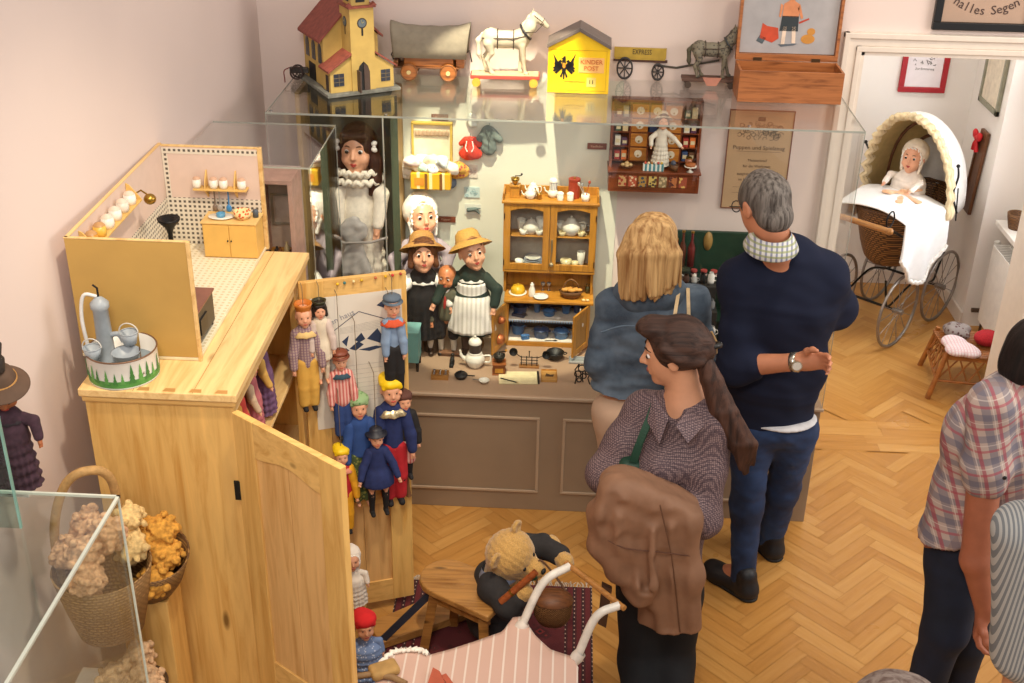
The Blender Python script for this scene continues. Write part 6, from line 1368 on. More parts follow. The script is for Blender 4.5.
for i in range(6): tt = thing('toy_confection', ('leftmost', 'second', 'third', 'fourth', 'fifth', 'rightmost')[i]+' little confection on the striped box in the toy shop', 'sweet', SP(-.04+i*.014, -.122, cz_+.0335), 0, 'confections on the striped box'); MB().sph((0, 0, 0), (.006, .008, .006), 8, 6).obj('body', M(('#c94a3a', '#e0c8a0', '#a8743a', '#d8d0c4', '#b84a4a', '#caa84c')[i], .5), tt)
t = thing('toy_basket', 'small basket with dark goods on the toy shop counter', 'basket', SP(.085, -.12, cz_)); MB().lathe([(.001, 0), (.016, 0), (.02, .03), (.017, .03), (.001, .022)], n=18).obj('body', WICKER('#9a6a3a', '#4a2c14', 2), t); MB().sph((-.004, 0, .034), (.012, .012, .014), 10, 7).obj('contents', M('#4a5060', .6), t)
t = thing('cake_stand', 'white footed cake stand with a brown cake at the right of the toy shop', 'cake stand', SP(.155, -.125, cz_)); MB().lathe([(.001, 0), (.016, 0), (.005, .006), (.005, .018), (.028, .024), (.028, .027), (.001, .026)], n=22).obj('stand', POR, t); MB().lathe([(.001, .027), (.022, .027), (.022, .037), (.001, .042)], n=20, wob=lambda a_, z: .08*math.sin(a_*7)).obj('cake', M('#a8602e', .6, var=.2), t)
t = thing('glass_jar', 'small jar with red contents standing above the cake stand', 'jar', SP(.15, -.08, cz_)); MB().lathe([(.001, 0), (.015, 0), (.016, .04), (.012, .045), (.001, .045)], n=18).obj('body', M('#a86a4a', .3), t); MB().cyl((0, 0, .045), (0, 0, .052), .013).obj('lid', BRASS, t)
doll('shopkeeper_doll', 'small doll in a white dress and hat standing behind the toy shop counter', 'doll', SP(.025, -.085, cz_), .25, yaw=186, hh=.27, pitch=10, hair=('bob', HAIR('#5a3420', '#2f1a10')), hat='straw', hatcol=M('#d9cdb4', .8), dress=M('#e0d8c8', .9), sleeve=M('#e0d8c8', .9), flare=.17, hem=.05, detail=False, arms=[(-.2, .1, .56, -.32, .2, .44), (.19, .05, .56, .2, .14, .44)])
# ================================================================ GREEN TOY GARAGE/DRESSER behind the visitors
c = PZ(715, 305, CZ); c.y = 4.98; c.x = PY(716, 235, 5.06).x;
t = thing('green_toy_cabinet', 'dark green toy cabinet with an oval plaque and shelves of red-topped jars', 'cabinet', c); GN = M('#1f3a2a', .45, var=.15)
zt2 = PY(716, 232, 5.08).z-CZ; w4 = .17; MB().box(-w4, w4, .10, .118, 0, zt2).obj('back_panel', GN, t, bevel=.003)
for x in (-w4-.012, w4): MB().prism([(x, .118, 0), (x, -.04, 0), (x, -.04, .12), (x, .06, zt2-.03), (x, .118, zt2-.02)], (.012, 0, 0)).obj('side_panel', GN, t, bevel=.002)
MB().box(-w4, w4, .03, .10, zt2*.62, zt2*.62+.008).obj('shelf', GN, t); MB().box(-w4, w4, -.02, .10, zt2*.3, zt2*.3+.008).obj('shelf', GN, t); MB().lathe([(.001, -.003), (.045, -.003), (.045, 0)], (-.03, .1, zt2-.045), 28, (0, 1, 0), sx=.45).obj('plaque', M('#9a7a42', .5), t)
tc_ = c
for i in range(6):
 x = -.13+i*.045; z = zt2*.62+.0085; t = thing('red_lidded_jar', ('leftmost', 'second from left', 'third from left', 'fourth from left', 'fifth from left', 'rightmost')[i]+' small red-topped jar in the green cabinet', 'jar', tc_+Vector((x, .06, z)), 0, 'red-topped jars in the green cabinet')
 MB().cyl((0, 0, 0), (0, 0, .026), .014, n=14).obj('body', M('#3a2422', .4), t); MB().cyl((0, 0, .026), (0, 0, .034), .015, n=14).obj('lid', M('#b04a44', .5), t); MB().cyl((0, 0, .008), (0, 0, .018), .0145, n=14).obj('label', M('#c9a6a0', .6), t)
rs = random.Random(77); names = ['white cup', 'brown jar', 'silver can', 'black pot', 'white jug', 'cream bowl', 'dark bottle', 'tin box', 'white figurine', 'grey mug']
k = 0; sx_, sx2 = PY(672, 290, 4.8).x, PY(716, 290, 4.8).x
TIER = [(4.64, .86), (4.74, .945), (4.84, 1.02)]
t = thing('stepped_stand', 'dark stepped stand crowded with toy kitchenware in front of the green cabinet', 'stand', ((sx_+sx2)/2, 4.64, CZ))
for y_, z_ in TIER: MB().box(sx_-(sx_+sx2)/2, sx2-(sx_+sx2)/2, y_-.05-4.64, y_+.05-4.64, 0, z_-CZ-.0005).obj('step', M('#2a2622', .6), t, bevel=.002)
for q_ in range(15):
 y_, z_ = TIER[q_//5]; rr = rs.uniform(.013, .018); hh4 = rs.uniform(.03, .06); cc = ('#e6e2da', '#4a2f22', '#b8b8b4', '#1a1a1a', '#e9e6df', '#d0bf9a', '#241c18', '#6a6c70', '#eeeae4', '#77797c')[k % 10]
 p = Vector((sx_+.022+(q_ % 5)*(sx2-sx_-.044)/4, y_-.01, z_))
 t = thing('toy_tin', names[k % 10]+', %s on the %s step of the crowded stand between the visitors' % (('leftmost', 'second', 'middle', 'fourth', 'rightmost')[q_ % 5], ('lowest', 'middle', 'top')[q_//5]), 'kitchenware', p, 0, 'toy kitchenware between the visitors')
 MB().lathe([(.001, 0), (rr*.9, 0), (rr, hh4*.2), (rr, hh4*.7), (rr*.6, hh4*.9), (rr*.62, hh4)], n=16).obj('body', M(cc, .3, var=.1), t)
 if k % 2 == 0: MB().torus((rr*1.1, 0, hh4*.45), hh4*.22, .002, (0, 1, 0), 12, 5).obj('handle', M(cc, .3, var=.1), t)
 if k % 3 == 0: MB().lathe([(rr*.7, hh4), (.001, hh4+.012)], n=14).obj('lid', M('#22201f' if k % 2 else '#d8d2c6', .3), t)
 k += 1
for i, (px, py, hb_, cc, lb) in enumerate(((684, 232, .12, '#5a2e1c', 'brown toy bottle standing left of the green cabinet'), (677, 240, .09, '#a3402c', 'red toy figure left of the green cabinet'), (693, 233, .10, '#6a2420', 'dark red toy bottle at the edge of the green cabinet'))):
 p = PY(px, py, 5.03); t = thing('toy_bottle', lb, 'bottle', (p.x, 5.03, CZ+.41)); p2 = max(.05, p.z-CZ-.41)
 MB().lathe([(.001, 0), (.016, 0), (.017, p2*.55), (.006, p2*.75), (.006, p2)], n=16).obj('body', M(cc, .3), t); MB().cyl((0, 0, p2), (0, 0, p2+.008), .008).obj('cap', BRASS, t);
t = thing('toy_shelf', 'small dark shelf block beside the green cabinet under the toy bottles', 'shelf', (PY(684, 250, 5.03).x, 5.03, CZ)); MB().box(-.05, .03, -.04, .05, 0, .40).obj('block', M('#2c3328', .6), t, bevel=.003); MB().box(-.052, .032, -.045, .055, .40, .4095).obj('top', M('#39402f', .6), t, bevel=.002)
# ================================================================ WARDROBE
WX0, WX1, WY0, WY1, WZ = -1.336, -.909, 2.895, 3.893, 1.5
wr = thing('pine_wardrobe', 'pale pine wardrobe with both doors open and puppets inside, toy kitchen on top', 'wardrobe', ((WX0+WX1)/2, 3.4, 0))
def wb(name, x0, x1, y0, y1, z0, z1, mat=PINE, par=None, bevel=.003): return MB().box(x0, x1, y0, y1, z0, z1).obj(name, mat, par or wr, world=True, bevel=bevel)
top = wb('top_board', WX0-.01, WX1+.014, WY0-.014, WY1+.008, WZ-.024, WZ, PINEY)
MB().box(WX0-.006, WX1+.008, WY0-.008, WY1+.004, WZ-.045, WZ-.024).obj('top_moulding', PINEX, wr, world=True, bevel=.006)
for x in np.linspace(WX0+.1, WX1-.03, 5):
 m = MB(); m.prism([(x-.018, WY0-.006, WZ+.0002), (x+.018, WY0-.006, WZ+.0002), (x+.014, WY0+.012, WZ+.0002), (x-.014, WY0+.012, WZ+.0002)], (0, 0, .0006)); m.obj('dovetail', M('#b5864a', .6), top, world=True)
m = MB(); [m.box(x, x+.0015, WY0-.012, WY1+.006, WZ+.0001, WZ+.0006) for x in (-1.19, -1.02)]; m.obj('board_joint', M('#a8783c', .7), top, world=True)
wb('side_panel', WX0, WX1, WY0, WY0+.022, .09, WZ-.045); wb('side_panel', WX0, WX1, WY1-.022, WY1, .09, WZ-.045)
wb('back_panel', WX0, WX0+.016, WY0+.022, WY1-.022, .09, WZ-.045); wb('bottom_board', WX0+.016, WX1, WY0+.022, WY1-.022, .09, .112)
wb('plinth', WX0, WX1-.004, WY0+.004, WY1-.004, 0, .09, PINEX)
wb('stile', WX1-.022, WX1, 3.70, WY1-.022, .112, WZ-.045); wb('rail', WX1-.022, WX1, WY0+.022, 3.70, WZ-.075, WZ-.045, PINEY)
for z in (.45, .80, 1.10): wb('shelf', WX0+.016, WX1-.03, WY0+.022, WY1-.022, z-.016, z, PINEY)
def door_leaf(name, h0, h1, z0, z1, inner_front):
 """panelled leaf from hinge h0 to free edge h1 (2-D points)"""
 d = Vector((h1[0]-h0[0], h1[1]-h0[1], 0)); L = d.length; d.normalize(); n = Vector((d.y, -d.x, 0))
 T = Matrix(((d.x, n.x, 0, h0[0]), (d.y, n.y, 0, h0[1]), (0, 0, 1, 0), (0, 0, 0, 1)))
 sw_ = .085; m = MB(); m.box(0, sw_, -.011, .011, z0, z1, T).box(L-sw_, L, -.011, .011, z0, z1, T)
 o = m.obj('door', PINE, wr, world=True, bevel=.002)
 MB().box(sw_, L-sw_, -.010, .010, z0, z0+.10, T).obj('door_rail', PINEX, o, world=True, bevel=.001); MB().box(sw_, L-sw_, -.010, .010, .52, .60, T).obj('door_rail', PINEX, o, world=True, bevel=.001); r_ = MB()
 P = [(sw_, z1)]+[(sw_+(L-2*sw_)*i/12, z1-.105-.012*math.cos(2*math.pi*i/12)*1.0) for i in range(13)]+[(L-sw_, z1)]
 r_.prism([T @ Vector((p[0], -.010, p[1])) for p in P], T.to_3x3() @ Vector((0, .020, 0))); r_.obj('door_rail', PINEX, o, world=True, bevel=.001)
 p_ = MB(); mid = L/2; p_.box(sw_-.01, mid-.001, -.004, .004, z0+.09, z1-.08, T).box(mid+.001, L-sw_+.01, -.004, .004, z0+.09, z1-.08, T); p_.obj('door_panel', WOOD('#dcb072', '#bd8a48', 'z', .45, .9), o, world=True)
 return o, T, L
dn, TN, LN = door_leaf('door', (-.897, 2.862), (-.545, 2.603), .10, 1.462, True)
df, TF, LF_ = door_leaf('door', (-.895, 3.700), (-.543, 3.83), .05, 1.475, True)
wb('lock_plate', WX1-.004, WX1+.006, WY0-.003, WY0+.012, 1.20, 1.26, M('#a9773c', .5), bevel=.001)
q0 = PP(239, 489, (-.9, 2.86, 1.2), (.59, -.81, 0)); MB().box(-.012, .010, -.006, .0, -.035, .03, Matrix.Translation(q0)).obj('lock', M('#15130f', .4, .4), wr, world=True, bevel=.001)
m = MB(); [m.cyl(TN @ Vector((-.004, .0, z-.03)), TN @ Vector((-.004, .0, z+.03)), .005) for z in (1.3, .7, .25)]; m.obj('hinge', M('#7a6038', .4, .6), dn, world=True)
# poster on the far door
FP0 = Vector((-.895, 3.700, 0)); FN = Vector((TF[0][1], TF[1][1], 0)); FD = Vector((TF[0][0], TF[1][0], 0))
def onfar(px, py, off=.012):
 return PP(px, py, FP0+FN*off, FN)
P4 = [onfar(310, 299), onfar(400, 284), onfar(405, 425), onfar(318, 430)]
pa = thing('door_poster', 'white poster with a blue drawing of a gabled house on the far wardrobe door', 'poster', P4[3]);
u0, u1 = (P4[3]-FP0).dot(FD), (P4[2]-FP0).dot(FD); pz0, pz1 = P4[3].z, P4[0].z
u0 = (P4[0]-FP0).dot(FD)*.5+u0*.5; u1 = min(u1, LF_-.012)
def FPT(u, z, off): return FP0+FD*u+FN*off+Vector((0, 0, z))
MB().prism([FPT(u0, pz0, .0113), FPT(u1, pz0, .0113), FPT(u1, pz1, .0113), FPT(u0, pz1, .0113)], FN*.0012).obj('paper', M('#ddd6c8', .8, var=.04, scale=6), pa, world=True)
um_ = (u0+u1)/2; pw_ = u1-u0; ph_ = pz1-pz0; INK = M('#2c3a55', .8); GI = M('#a7a39c', .9)
def fq(pts, mat, name): MB().prism([FPT(u0+u*pw_, pz0+z*ph_, .0126) for u, z in pts], FN*.0004).obj(name, mat, pa, world=True)
m = MB()
def ln(a, b, r=.0008): m.tube([FPT(u0+a[0]*pw_, pz0+a[1]*ph_, .013), FPT(u0+b[0]*pw_, pz0+b[1]*ph_, .013)], r, 4)
ln((.22, .74), (.52, .87), .0013); ln((.52, .87), (.86, .78), .0013); ln((.25, .73), (.25, .58)); ln((.84, .77), (.84, .58)); ln((.18, .72), (.22, .74), .001); m.obj('house_outline', INK, pa, world=True)
m = MB()
for k in range(9): ln((.28, .47-.035*k), (.82-.04*(k % 3), .47-.035*k), .0005)
for k in range(6): ln((.3, .72+.008*k), (.75, .73+.012*k), .0004)
m.obj('small_text', GI, pa, world=True)
for pts in ([(.72, .90), (.80, .935), (.90, .90), (.93, .86), (.84, .865)], [(.32, .66), (.40, .70), (.37, .62)], [(.40, .60), (.50, .65), (.56, .62), (.47, .58)], [(.46, .66), (.54, .71), (.58, .66), (.52, .64)], [(.60, .66), (.72, .73), (.78, .66), (.80, .60), (.70, .63)], [(.5, .585), (.7, .60), (.78, .585), (.62, .565)], [(.33, .58), (.36, .61), (.40, .585)]):
 fq(pts, INK, 'painted_sheet')
text('lettering', 'Puppen haus', .030, FPT(u0+.25*pw_, pz0+.82*ph_, .0128), (FD*.93+Vector((0, 0, .36))), (FD*-.36+Vector((0, 0, .93))), M('#8f8f96', .8), pa)
# hook strip along the top with coloured pins
for i, (px, cc) in enumerate(((337, '#e0b020'), (344, '#2f6a6a'), (353, '#e0c890'), (361, '#c8a020'), (375, '#b05a30'), (385, '#d8a818'), (392, '#c02a30'), (400, '#a03a2c'))):
 p = onfar(px, 283-(px-337)*.16, .012); t = thing('push_pin', 'small %s pin, number %s from the left, stuck along the top edge of the far wardrobe door' % (('yellow', 'teal', 'beige', 'ochre', 'rust', 'golden', 'crimson', 'brown')[i], ('one', 'two', 'three', 'four', 'five', 'six', 'seven', 'eight')[i]), 'pin', p, 0, 'pins along the far wardrobe door'); t['label'] = '%s pin stuck near the top edge of the far wardrobe door' % ('yellow', 'teal', 'beige', 'ochre', 'rust', 'golden', 'crimson', 'brown')[i]
 MB().cyl(-FN*.002, FN*.006, .002).obj('shank', STEEL, t); MB().sph(FN*.009, .0055, 10, 7).obj('head', M(cc, .4), t)
YAWF = math.degrees(math.atan2(-FN.x, FN.y))
def puppet(name, label, head, feet, off, string=True, **kw):
 a = onfar(head[0], head[1], off); b = onfar(feet[0], feet[1], off); H = (a-b).z
 b = Vector((a.x*.5+b.x*.5, a.y*.5+b.y*.5, b.z))
 H_scale = 1
 kw['hh'] = min(kw.get('hh', .19), .19)+.0; kw.setdefault('chest', .075); kw['waist'] = kw.get('waist', .11)*.8; kw['flare'] = kw.get('flare', .12)*.78; kw.setdefault('legsep', .04)
 kw.setdefault('hh', .2); kw.setdefault('yaw', YAWF+180 if False else YAWF)
 kw.setdefault('hatcol', None)
 t, F = doll(name, label, 'puppet', b, H, detail=False, **kw)
 if string:
  # string runs up to the hook on the door
  yaw = rad(kw['yaw']); loc = lambda v: Matrix.Rotation(-yaw, 3, 'Z') @ (Vector(v)-b)
  hk = Vector((b.x, b.y, min(1.478, b.z+H*1.6))); hk2 = hk-FN*(off-.012)
  MB().tube([loc(b+Vector((0, 0, H*.97))), loc(hk), loc(hk2)], .0013, 5).obj('string', M('#6a5a44', .8), t)
 return t
AR = [(-.115, .04, .55, -.12, .07, .42), (.115, .04, .55, .12, .07, .42)]
NAVY = M('#1f2c5c', .85, var=.15, scale=60); RDC = M('#b8202a', .8); BLK = M('#191718', .8)
PKS = STRIPE([(0, '#c46a62'), (.5, '#e0b0a4')], 'x', .012); PURP = CHECK('#a89088', '#5c3f58', '#7a5a70', .010)
puppet('king_puppet', 'king puppet with orange crown, purple checked robe and black boots on the far door', (304, 303), (309, 408), .05, hat='crown', hatcol=M('#c8762c', .5), dress=PURP, sleeve=PURP, collar=M('#d8b878', .8), trousers=(M('#d8a84a', .8), .34), flare=.12, waist=.11, shoes=BLK, arms=AR)
puppet('queen_puppet', 'puppet with black hair and gold crown band in a cream robe on the far door', (321, 300), (322, 382), .05, hair=('bob', HAIR('#2b211c', '#15100d')), hat='crown', hatcol=M('#3a3a28', .4, .4), dress=M('#d9ccb4', .9), sleeve=M('#cbb9ae', .9), flare=.13, waist=.11, hem=.3, legs=M('#d8cbb2', .9), arms=AR)
puppet('striped_shirt_puppet', 'brown-capped puppet in a pink striped shirt and blue trousers over the poster', (341, 350), (343, 437), .055, hh=.23, hat='cap', hatcol=M('#7a3a22', .5), dress=PKS, sleeve=PKS, collar=M('#2f4a58', .8), trousers=(M('#2c4680', .85), .30), flare=.14, waist=.13, shoes=BLK, arms=AR)
puppet('blue_smock_puppet', 'grey-capped puppet in a pale blue smock and orange scarf at the top right', (391, 295), (396, 392), .055, hat='cap', hatcol=M('#566472', .8), dress=M('#7d93ae', .85), sleeve=M('#7d93ae', .85), collar=M('#c8502c', .8), trousers=(BLK, .28), flare=.10, waist=.09, chest=.055, arms=[(-.08, .04, .55, -.085, .06, .42), (.08, .04, .55, .085, .06, .42)])
puppet('jester_puppet', 'puppet with a bright yellow hat, glittering collar and red trousers', (388, 375), (397, 500), .05, hat='flop', hatcol=M('#f2c90e', .5), dress=NAVY, sleeve=NAVY, collar=M('#c8b890', .3, .6, var=.4, scale=90), trousers=(RDC, .46), flare=.11, waist=.11, shoes=BLK, arms=AR)
puppet('green_hat_puppet', 'puppet with a mottled green hat, blue jacket and spotted green trousers', (363, 392), (358, 503), .06, hh=.22, hat='flop', hatcol=DOTS('#8fae7c', '#5f8a4e', 70, .3), dress=M('#2a4a86', .85), sleeve=M('#2a4a86', .85), trousers=(DOTS('#4a5c34', '#8a8f4a', 70, .35), .46), flare=.12, waist=.12, arms=AR)
puppet('black_jacket_puppet', 'brown-haired puppet in a black jacket and pink striped trousers at the door edge', (405, 390), (405, 477), .05, hh=.22, hat='flop', hatcol=M('#5a352a', .8), dress=BLK, sleeve=BLK, trousers=(PKS, .46, .28), flare=.12, waist=.12, legs=BLK, shoes=BLK, arms=AR)
puppet('policeman_puppet', 'puppet in a long navy coat and dark cap hanging lowest in front', (372, 428), (383, 512), .10, hh=.2, hat='brim', hatcol=M('#23232c', .5), dress=NAVY, sleeve=NAVY, flare=.19, waist=.14, hem=.36, legs=BLK, shoes=BLK, arms=[(-.15, .04, .58, -.19, .10, .45), (.15, .04, .58, .19, .10, .47)], legsep=.07)
puppet('yellow_hat_puppet', 'puppet with yellow hat, ruff, red coat and yellow trousers by the near door', (335, 446), (351, 530), .09, hh=.24, hat='flop', hatcol=M('#f0c818', .5), dress=RDC, sleeve=M('#e0a01c', .7), collar=M('#d88a70', .8), trousers=(M('#e0a01c', .7), .40), flare=.12, waist=.12, shoes=BLK, arms=AR)
t = thing('hanging_tassel', 'long brown wooden tassel hanging at the free edge of the far door', 'tassel', onfar(408, 485, .03)); MB().tube([(0, 0, .10), (0, 0, .0), (.002, 0, -.05)], [.002, .006, .011], 8).obj('tassel', M('#7a5232', .7), t); MB().tube([(0, 0, .10), FN*-.018+Vector((0, 0, .16))], .0015, 5).obj('cord', M('#7a5232', .7), t)
# lower figures half hidden behind the near door
def pnt(px, py, z=None, y=None): return PY(px, py, y)
for (nm, lb, hd, ft, yy, kw) in (('red_hat_doll', 'doll with a red woollen hat and blue patterned dress low behind the near door', (364, 613), (366, 677), 3.12, dict(hat='flop', hatcol=M('#cf1f22', .9), dress=DOTS('#6f86b0', '#b9c4d8', 110, .3), sleeve=M('#6f86b0', .9), flare=.26, waist=.2, hem=.04, hh=.32)),
                                 ('white_rag_doll', 'white rag doll hanging between the two wardrobe doors', (351, 548), (354, 607), 3.35, dict(hat='bonnet', hatcol=M('#e6ddd0', .9), dress=M('#e6ddd0', .9), sleeve=M('#e6ddd0', .9), flare=.2, waist=.15, hem=.1, hh=.3))):
 a = PY(hd[0], hd[1], yy); b = PY(ft[0], ft[1], yy); b.x = a.x; doll(nm, lb, 'doll', b, a.z-b.z, yaw=200, detail=False, **kw)
 st = thing('wooden_stand', 'small wooden stand carrying the '+nm.replace('_', ' '), 'stand', (b.x, b.y, 0)); MB().box(-.04, .04, -.04, .04, 0, b.z-.004).obj('post', PINE, st, bevel=.004)
# puppets inside the wardrobe
ins = [(257, 392, 1.10, '#b83030', '#2d4f7a', 'red and blue puppet at the front of the top wardrobe shelf'), (268, 372, 1.10, '#c8453a', '#d8a04a', 'red-coated puppet second on the top wardrobe shelf'), (276, 352, 1.10, '#b5656a', '#c9b090', 'pink puppet in the middle of the top wardrobe shelf'), (284, 335, 1.10, '#6a4a6a', '#caa050', 'purple robed puppet deep on the top wardrobe shelf')]
for i, (px, py, z, c1, c2, lb) in enumerate(ins):
 p = Vector((-.975, 2.99+i*.15, z+.001))
 doll('shelf_puppet', lb, 'puppet', p, .31+.02*(i % 2), yaw=-75, detail=False, hat=('flop', 'crown', 'cap', 'flop')[i], hatcol=M(('#c8283a', '#b8862c', '#6a3a24', '#3f5a4a')[i], .6), dress=M(c1, .85, var=.2), sleeve=M(c2, .85), flare=.16, waist=.13, hem=.06, hh=.24, group='puppets on the top wardrobe shelf')
for i in range(3):
 p = Vector((-.99, 3.02+i*.22, .801)); doll('shelf_puppet', ('front', 'middle', 'rear')[i]+' puppet on the second wardrobe shelf', 'puppet', p, .24, yaw=-75, detail=False, hair=('cap', HAIR('#3a2418', '#1f130c')), dress=M(('#3a5a86', '#b04a38', '#557048')[i], .85, var=.2), sleeve=M(('#c84a3a', '#d8c090', '#3a3a5a')[i], .85), flare=.16, waist=.13, hem=.06, hh=.24, group='puppets on the second wardrobe shelf')
# ================================================================ TOY KITCHEN on the wardrobe
KX0, KX1, KY0, KY1, KZ = -1.400, -1.05, 3.072, 3.925, WZ+.001
ki = thing('toy_kitchen', 'open toy kitchen room with yellow walls and grid tiles on top of the wardrobe', 'dollhouse', ((KX0+KX1)/2, 3.5, KZ))
def kbx(name, x0, x1, y0, y1, z0, z1, mat, bevel=.0015, par=None): return MB().box(x0, x1, y0, y1, z0, z1).obj(name, mat, par or ki, world=True, bevel=bevel)
OCH = M('#bb9650', .6, var=.06, scale=8); KW = M('#d9c2b4', .7, var=.03); KWD = WOOD('#e0bd80', '#c79a58', 'y', .5, 1, False)
def TILE(axes, c0='#ddd5c4', c1='#5a544c', period=.017, w_=.26):
 key = ('T', axes, c0, c1, period)
 if key in _mats: return _mats[key]
 m, nt, b = _new('grid_tiles'); o = _sep(nt, _coords(nt)); d = {'x': o[0], 'y': o[1], 'z': o[2]}; f = []
 for a_ in axes: f.append(_math(nt, 'LESS_THAN', _math(nt, 'FRACT', _math(nt, 'MULTIPLY', _math(nt, 'ADD', d[a_], 10.0), 1/period)), w_+.25))
 k_ = _math(nt, 'MULTIPLY', f[0], f[1]); nt.links.new(_mix(nt, k_, lin(c0), lin(c1)), b.inputs['Base Color']); b.inputs['Roughness'].default_value = .35
 _mats[key] = m; return m
kbx('floor_board', KX0, KX1, KY0, KY1, KZ, KZ+.010, M('#e3d6b4', .5)); kbx('floor_tiles', KX0+.01, KX1-.004, KY0+.01, KY1-.01, KZ+.010, KZ+.0112, TILE('xy', '#ece3c8', '#d2c39a', .02, .2))
zt3 = KZ+.375
kbx('near_wall', KX0, KX1, KY0, KY0+.010, KZ+.0102, zt3, OCH); kbx('left_wall', KX0, KX0+.010, KY0+.0102, KY1, KZ+.0102, zt3, KW); kbx('far_wall', KX0+.0102, KX1, KY1-.010, KY1, KZ+.0102, zt3-.006, KW)
kbx('edge_trim', KX1-.004, KX1+.006, KY0-.002, KY0+.012, KZ, zt3+.002, KWD); kbx('edge_trim', KX1-.006, KX1+.008, KY1-.014, KY1+.004, KZ, zt3, KWD)
kbx('top_trim', KX0-.002, KX1, KY0-.001, KY0+.011, zt3, zt3+.004, KWD); kbx('top_trim', KX0-.001, KX0+.011, KY0, KY1, zt3, zt3+.004, KWD); kbx('top_trim', KX0, KX1, KY1-.011, KY1+.001, zt3-.006, zt3, KWD)
TX = TILE('xz'); TY_ = TILE('yz')
kbx('wall_tiles', KX0+.011, KX1-.006, KY1-.0115, KY1-.010, KZ+.012, KZ+.185, TX, 0); kbx('wall_tiles', KX0+.010, KX0+.0115, KY0+.011, KY1-.012, KZ+.012, KZ+.185, TY_, 0)
kbx('tile_border', KX0+.011, KX1-.006, KY1-.0115, KY1-.010, zt3-.030, zt3-.010, TX, 0); kbx('tile_border', KX0+.011, KX0+.03, KY1-.0115, KY1-.010, KZ+.186, zt3-.031, TX, 0)
# cupboard
a = PY(205, 255, 3.80).x; b = PY(258, 257, 3.80).x
cb_ = thing('toy_cupboard', 'small yellow two-door toy cupboard standing in the toy kitchen', 'cupboard', ((a+b)/2, 3.80, KZ+.012)); YC = M('#dfb15c', .5, var=.05); hw_ = (b-a)/2
MB().box(-hw_, hw_, 0, .10, 0, .125).obj('body', YC, cb_, bevel=.002); MB().box(-hw_-.004, hw_+.004, -.005, .102, .125, .131).obj('top', M('#e6c07a', .5), cb_, bevel=.001)
for s_ in (-1, 1): d_ = MB().box(*sorted((s_*.001, s_*(hw_-.003))), -.004, 0, .004, .121).obj('door', YC, cb_, bevel=.001); MB().sph((s_*.006, -.007, .065), .003, 8, 6).obj('knob', BLACK, d_)
ct = KZ+.012+.1315; cxk = (a+b)/2
t = thing('toy_platter', 'white oval platter with blue cups on the toy cupboard', 'platter', (cxk-.035, 3.84, ct)); MB().lathe([(.001, 0), (.03, .0), (.045, .006), (.044, .007), (.001, .003)], n=24, sy=.7).obj('dish', POR, t); MB().lathe([(.001, .004), (.014, .004), (.016, .018), (.012, .018), (.001, .01)], n=16).obj('blue_bowl', M('#5a9ac0', .4), t)
t = thing('toy_bowl', 'cream toy bowl with orange fruit pattern on the toy cupboard', 'bowl', (cxk+.04, 3.84, ct)); MB().lathe([(.001, 0), (.018, 0), (.03, .014), (.030, .03), (.026, .03), (.02, .008), (.001, .004)], n=22).obj('body', DOTS('#e8d29a', '#d0572a', 90, .4), t)
t = thing('toy_flask', 'small dark jar at the right end of the toy cupboard', 'jar', (cxk+hw_-.012, 3.86, ct)); MB().lathe([(.001, 0), (.010, 0), (.010, .022), (.006, .028), (.001, .028)], n=14).obj('body', M('#4b5560', .4), t)
# far wall shelf with jars
a = PY(194, 188, 3.89); b = PY(247, 187, 3.89); zs = a.z
sh_ = thing('toy_wall_shelf', 'little wooden shelf with jars and hanging ladles on the far wall of the toy kitchen', 'shelf', ((a.x+b.x)/2, 3.914, zs)); hw_ = (b.x-a.x)/2; SHW = M('#dcb468', .5)
MB().box(-hw_, hw_, -.04, 0, -.004, .002).obj('board', SHW, sh_, bevel=.001)
for x in (-hw_*.55, hw_*.55): MB().prism([(x-.002, 0, -.04), (x-.002, -.008, -.035), (x-.002, -.036, -.006), (x-.002, -.038, .004), (x-.002, -.03, .03), (x-.002, -.006, .06), (x-.002, 0, .06)], (.004, 0, 0)).obj('bracket', SHW, sh_)
for i, x in enumerate((-.88, -.25, .12, .8)): t = thing('toy_jar', ('leftmost', 'second', 'third', 'rightmost')[i]+' white lidded jar on the far shelf of the toy kitchen', 'jar', (sh_.location.x+x*hw_, 3.892, zs+.0025), 0, 'white jars on the far toy kitchen shelf'); MB().lathe([(.001, 0), (.014, 0), (.016, .012), (.014, .03), (.001, .031)], n=16).obj('body', POR, t); MB().lathe([(.014, .031), (.010, .037), (.001, .04)], n=16).obj('lid', M('#c9a48a', .4), t)
for i, (px, py, cc, lb) in enumerate(((219, 196, '#a8a29a', 'steel ladle hanging below the far shelf of the toy kitchen'), (228, 196, '#3f86c0', 'bright blue ladle hanging below the far shelf of the toy kitchen'), (214, 194, '#7c6a5a', 'brown grater hanging below the far shelf of the toy kitchen'))):
 p = PY(px, py, 3.90); t = thing('toy_ladle', lb, 'ladle', (p.x, 3.903, zs-.012)); MB().tube([(0, 0, .006), (0, -.002, -.05)], .0025, 6).obj('handle', M(cc, .35), t); MB().sph((0, -.004, -.062), (.010, .006, .014)).obj('bowl', M(cc, .35), t)
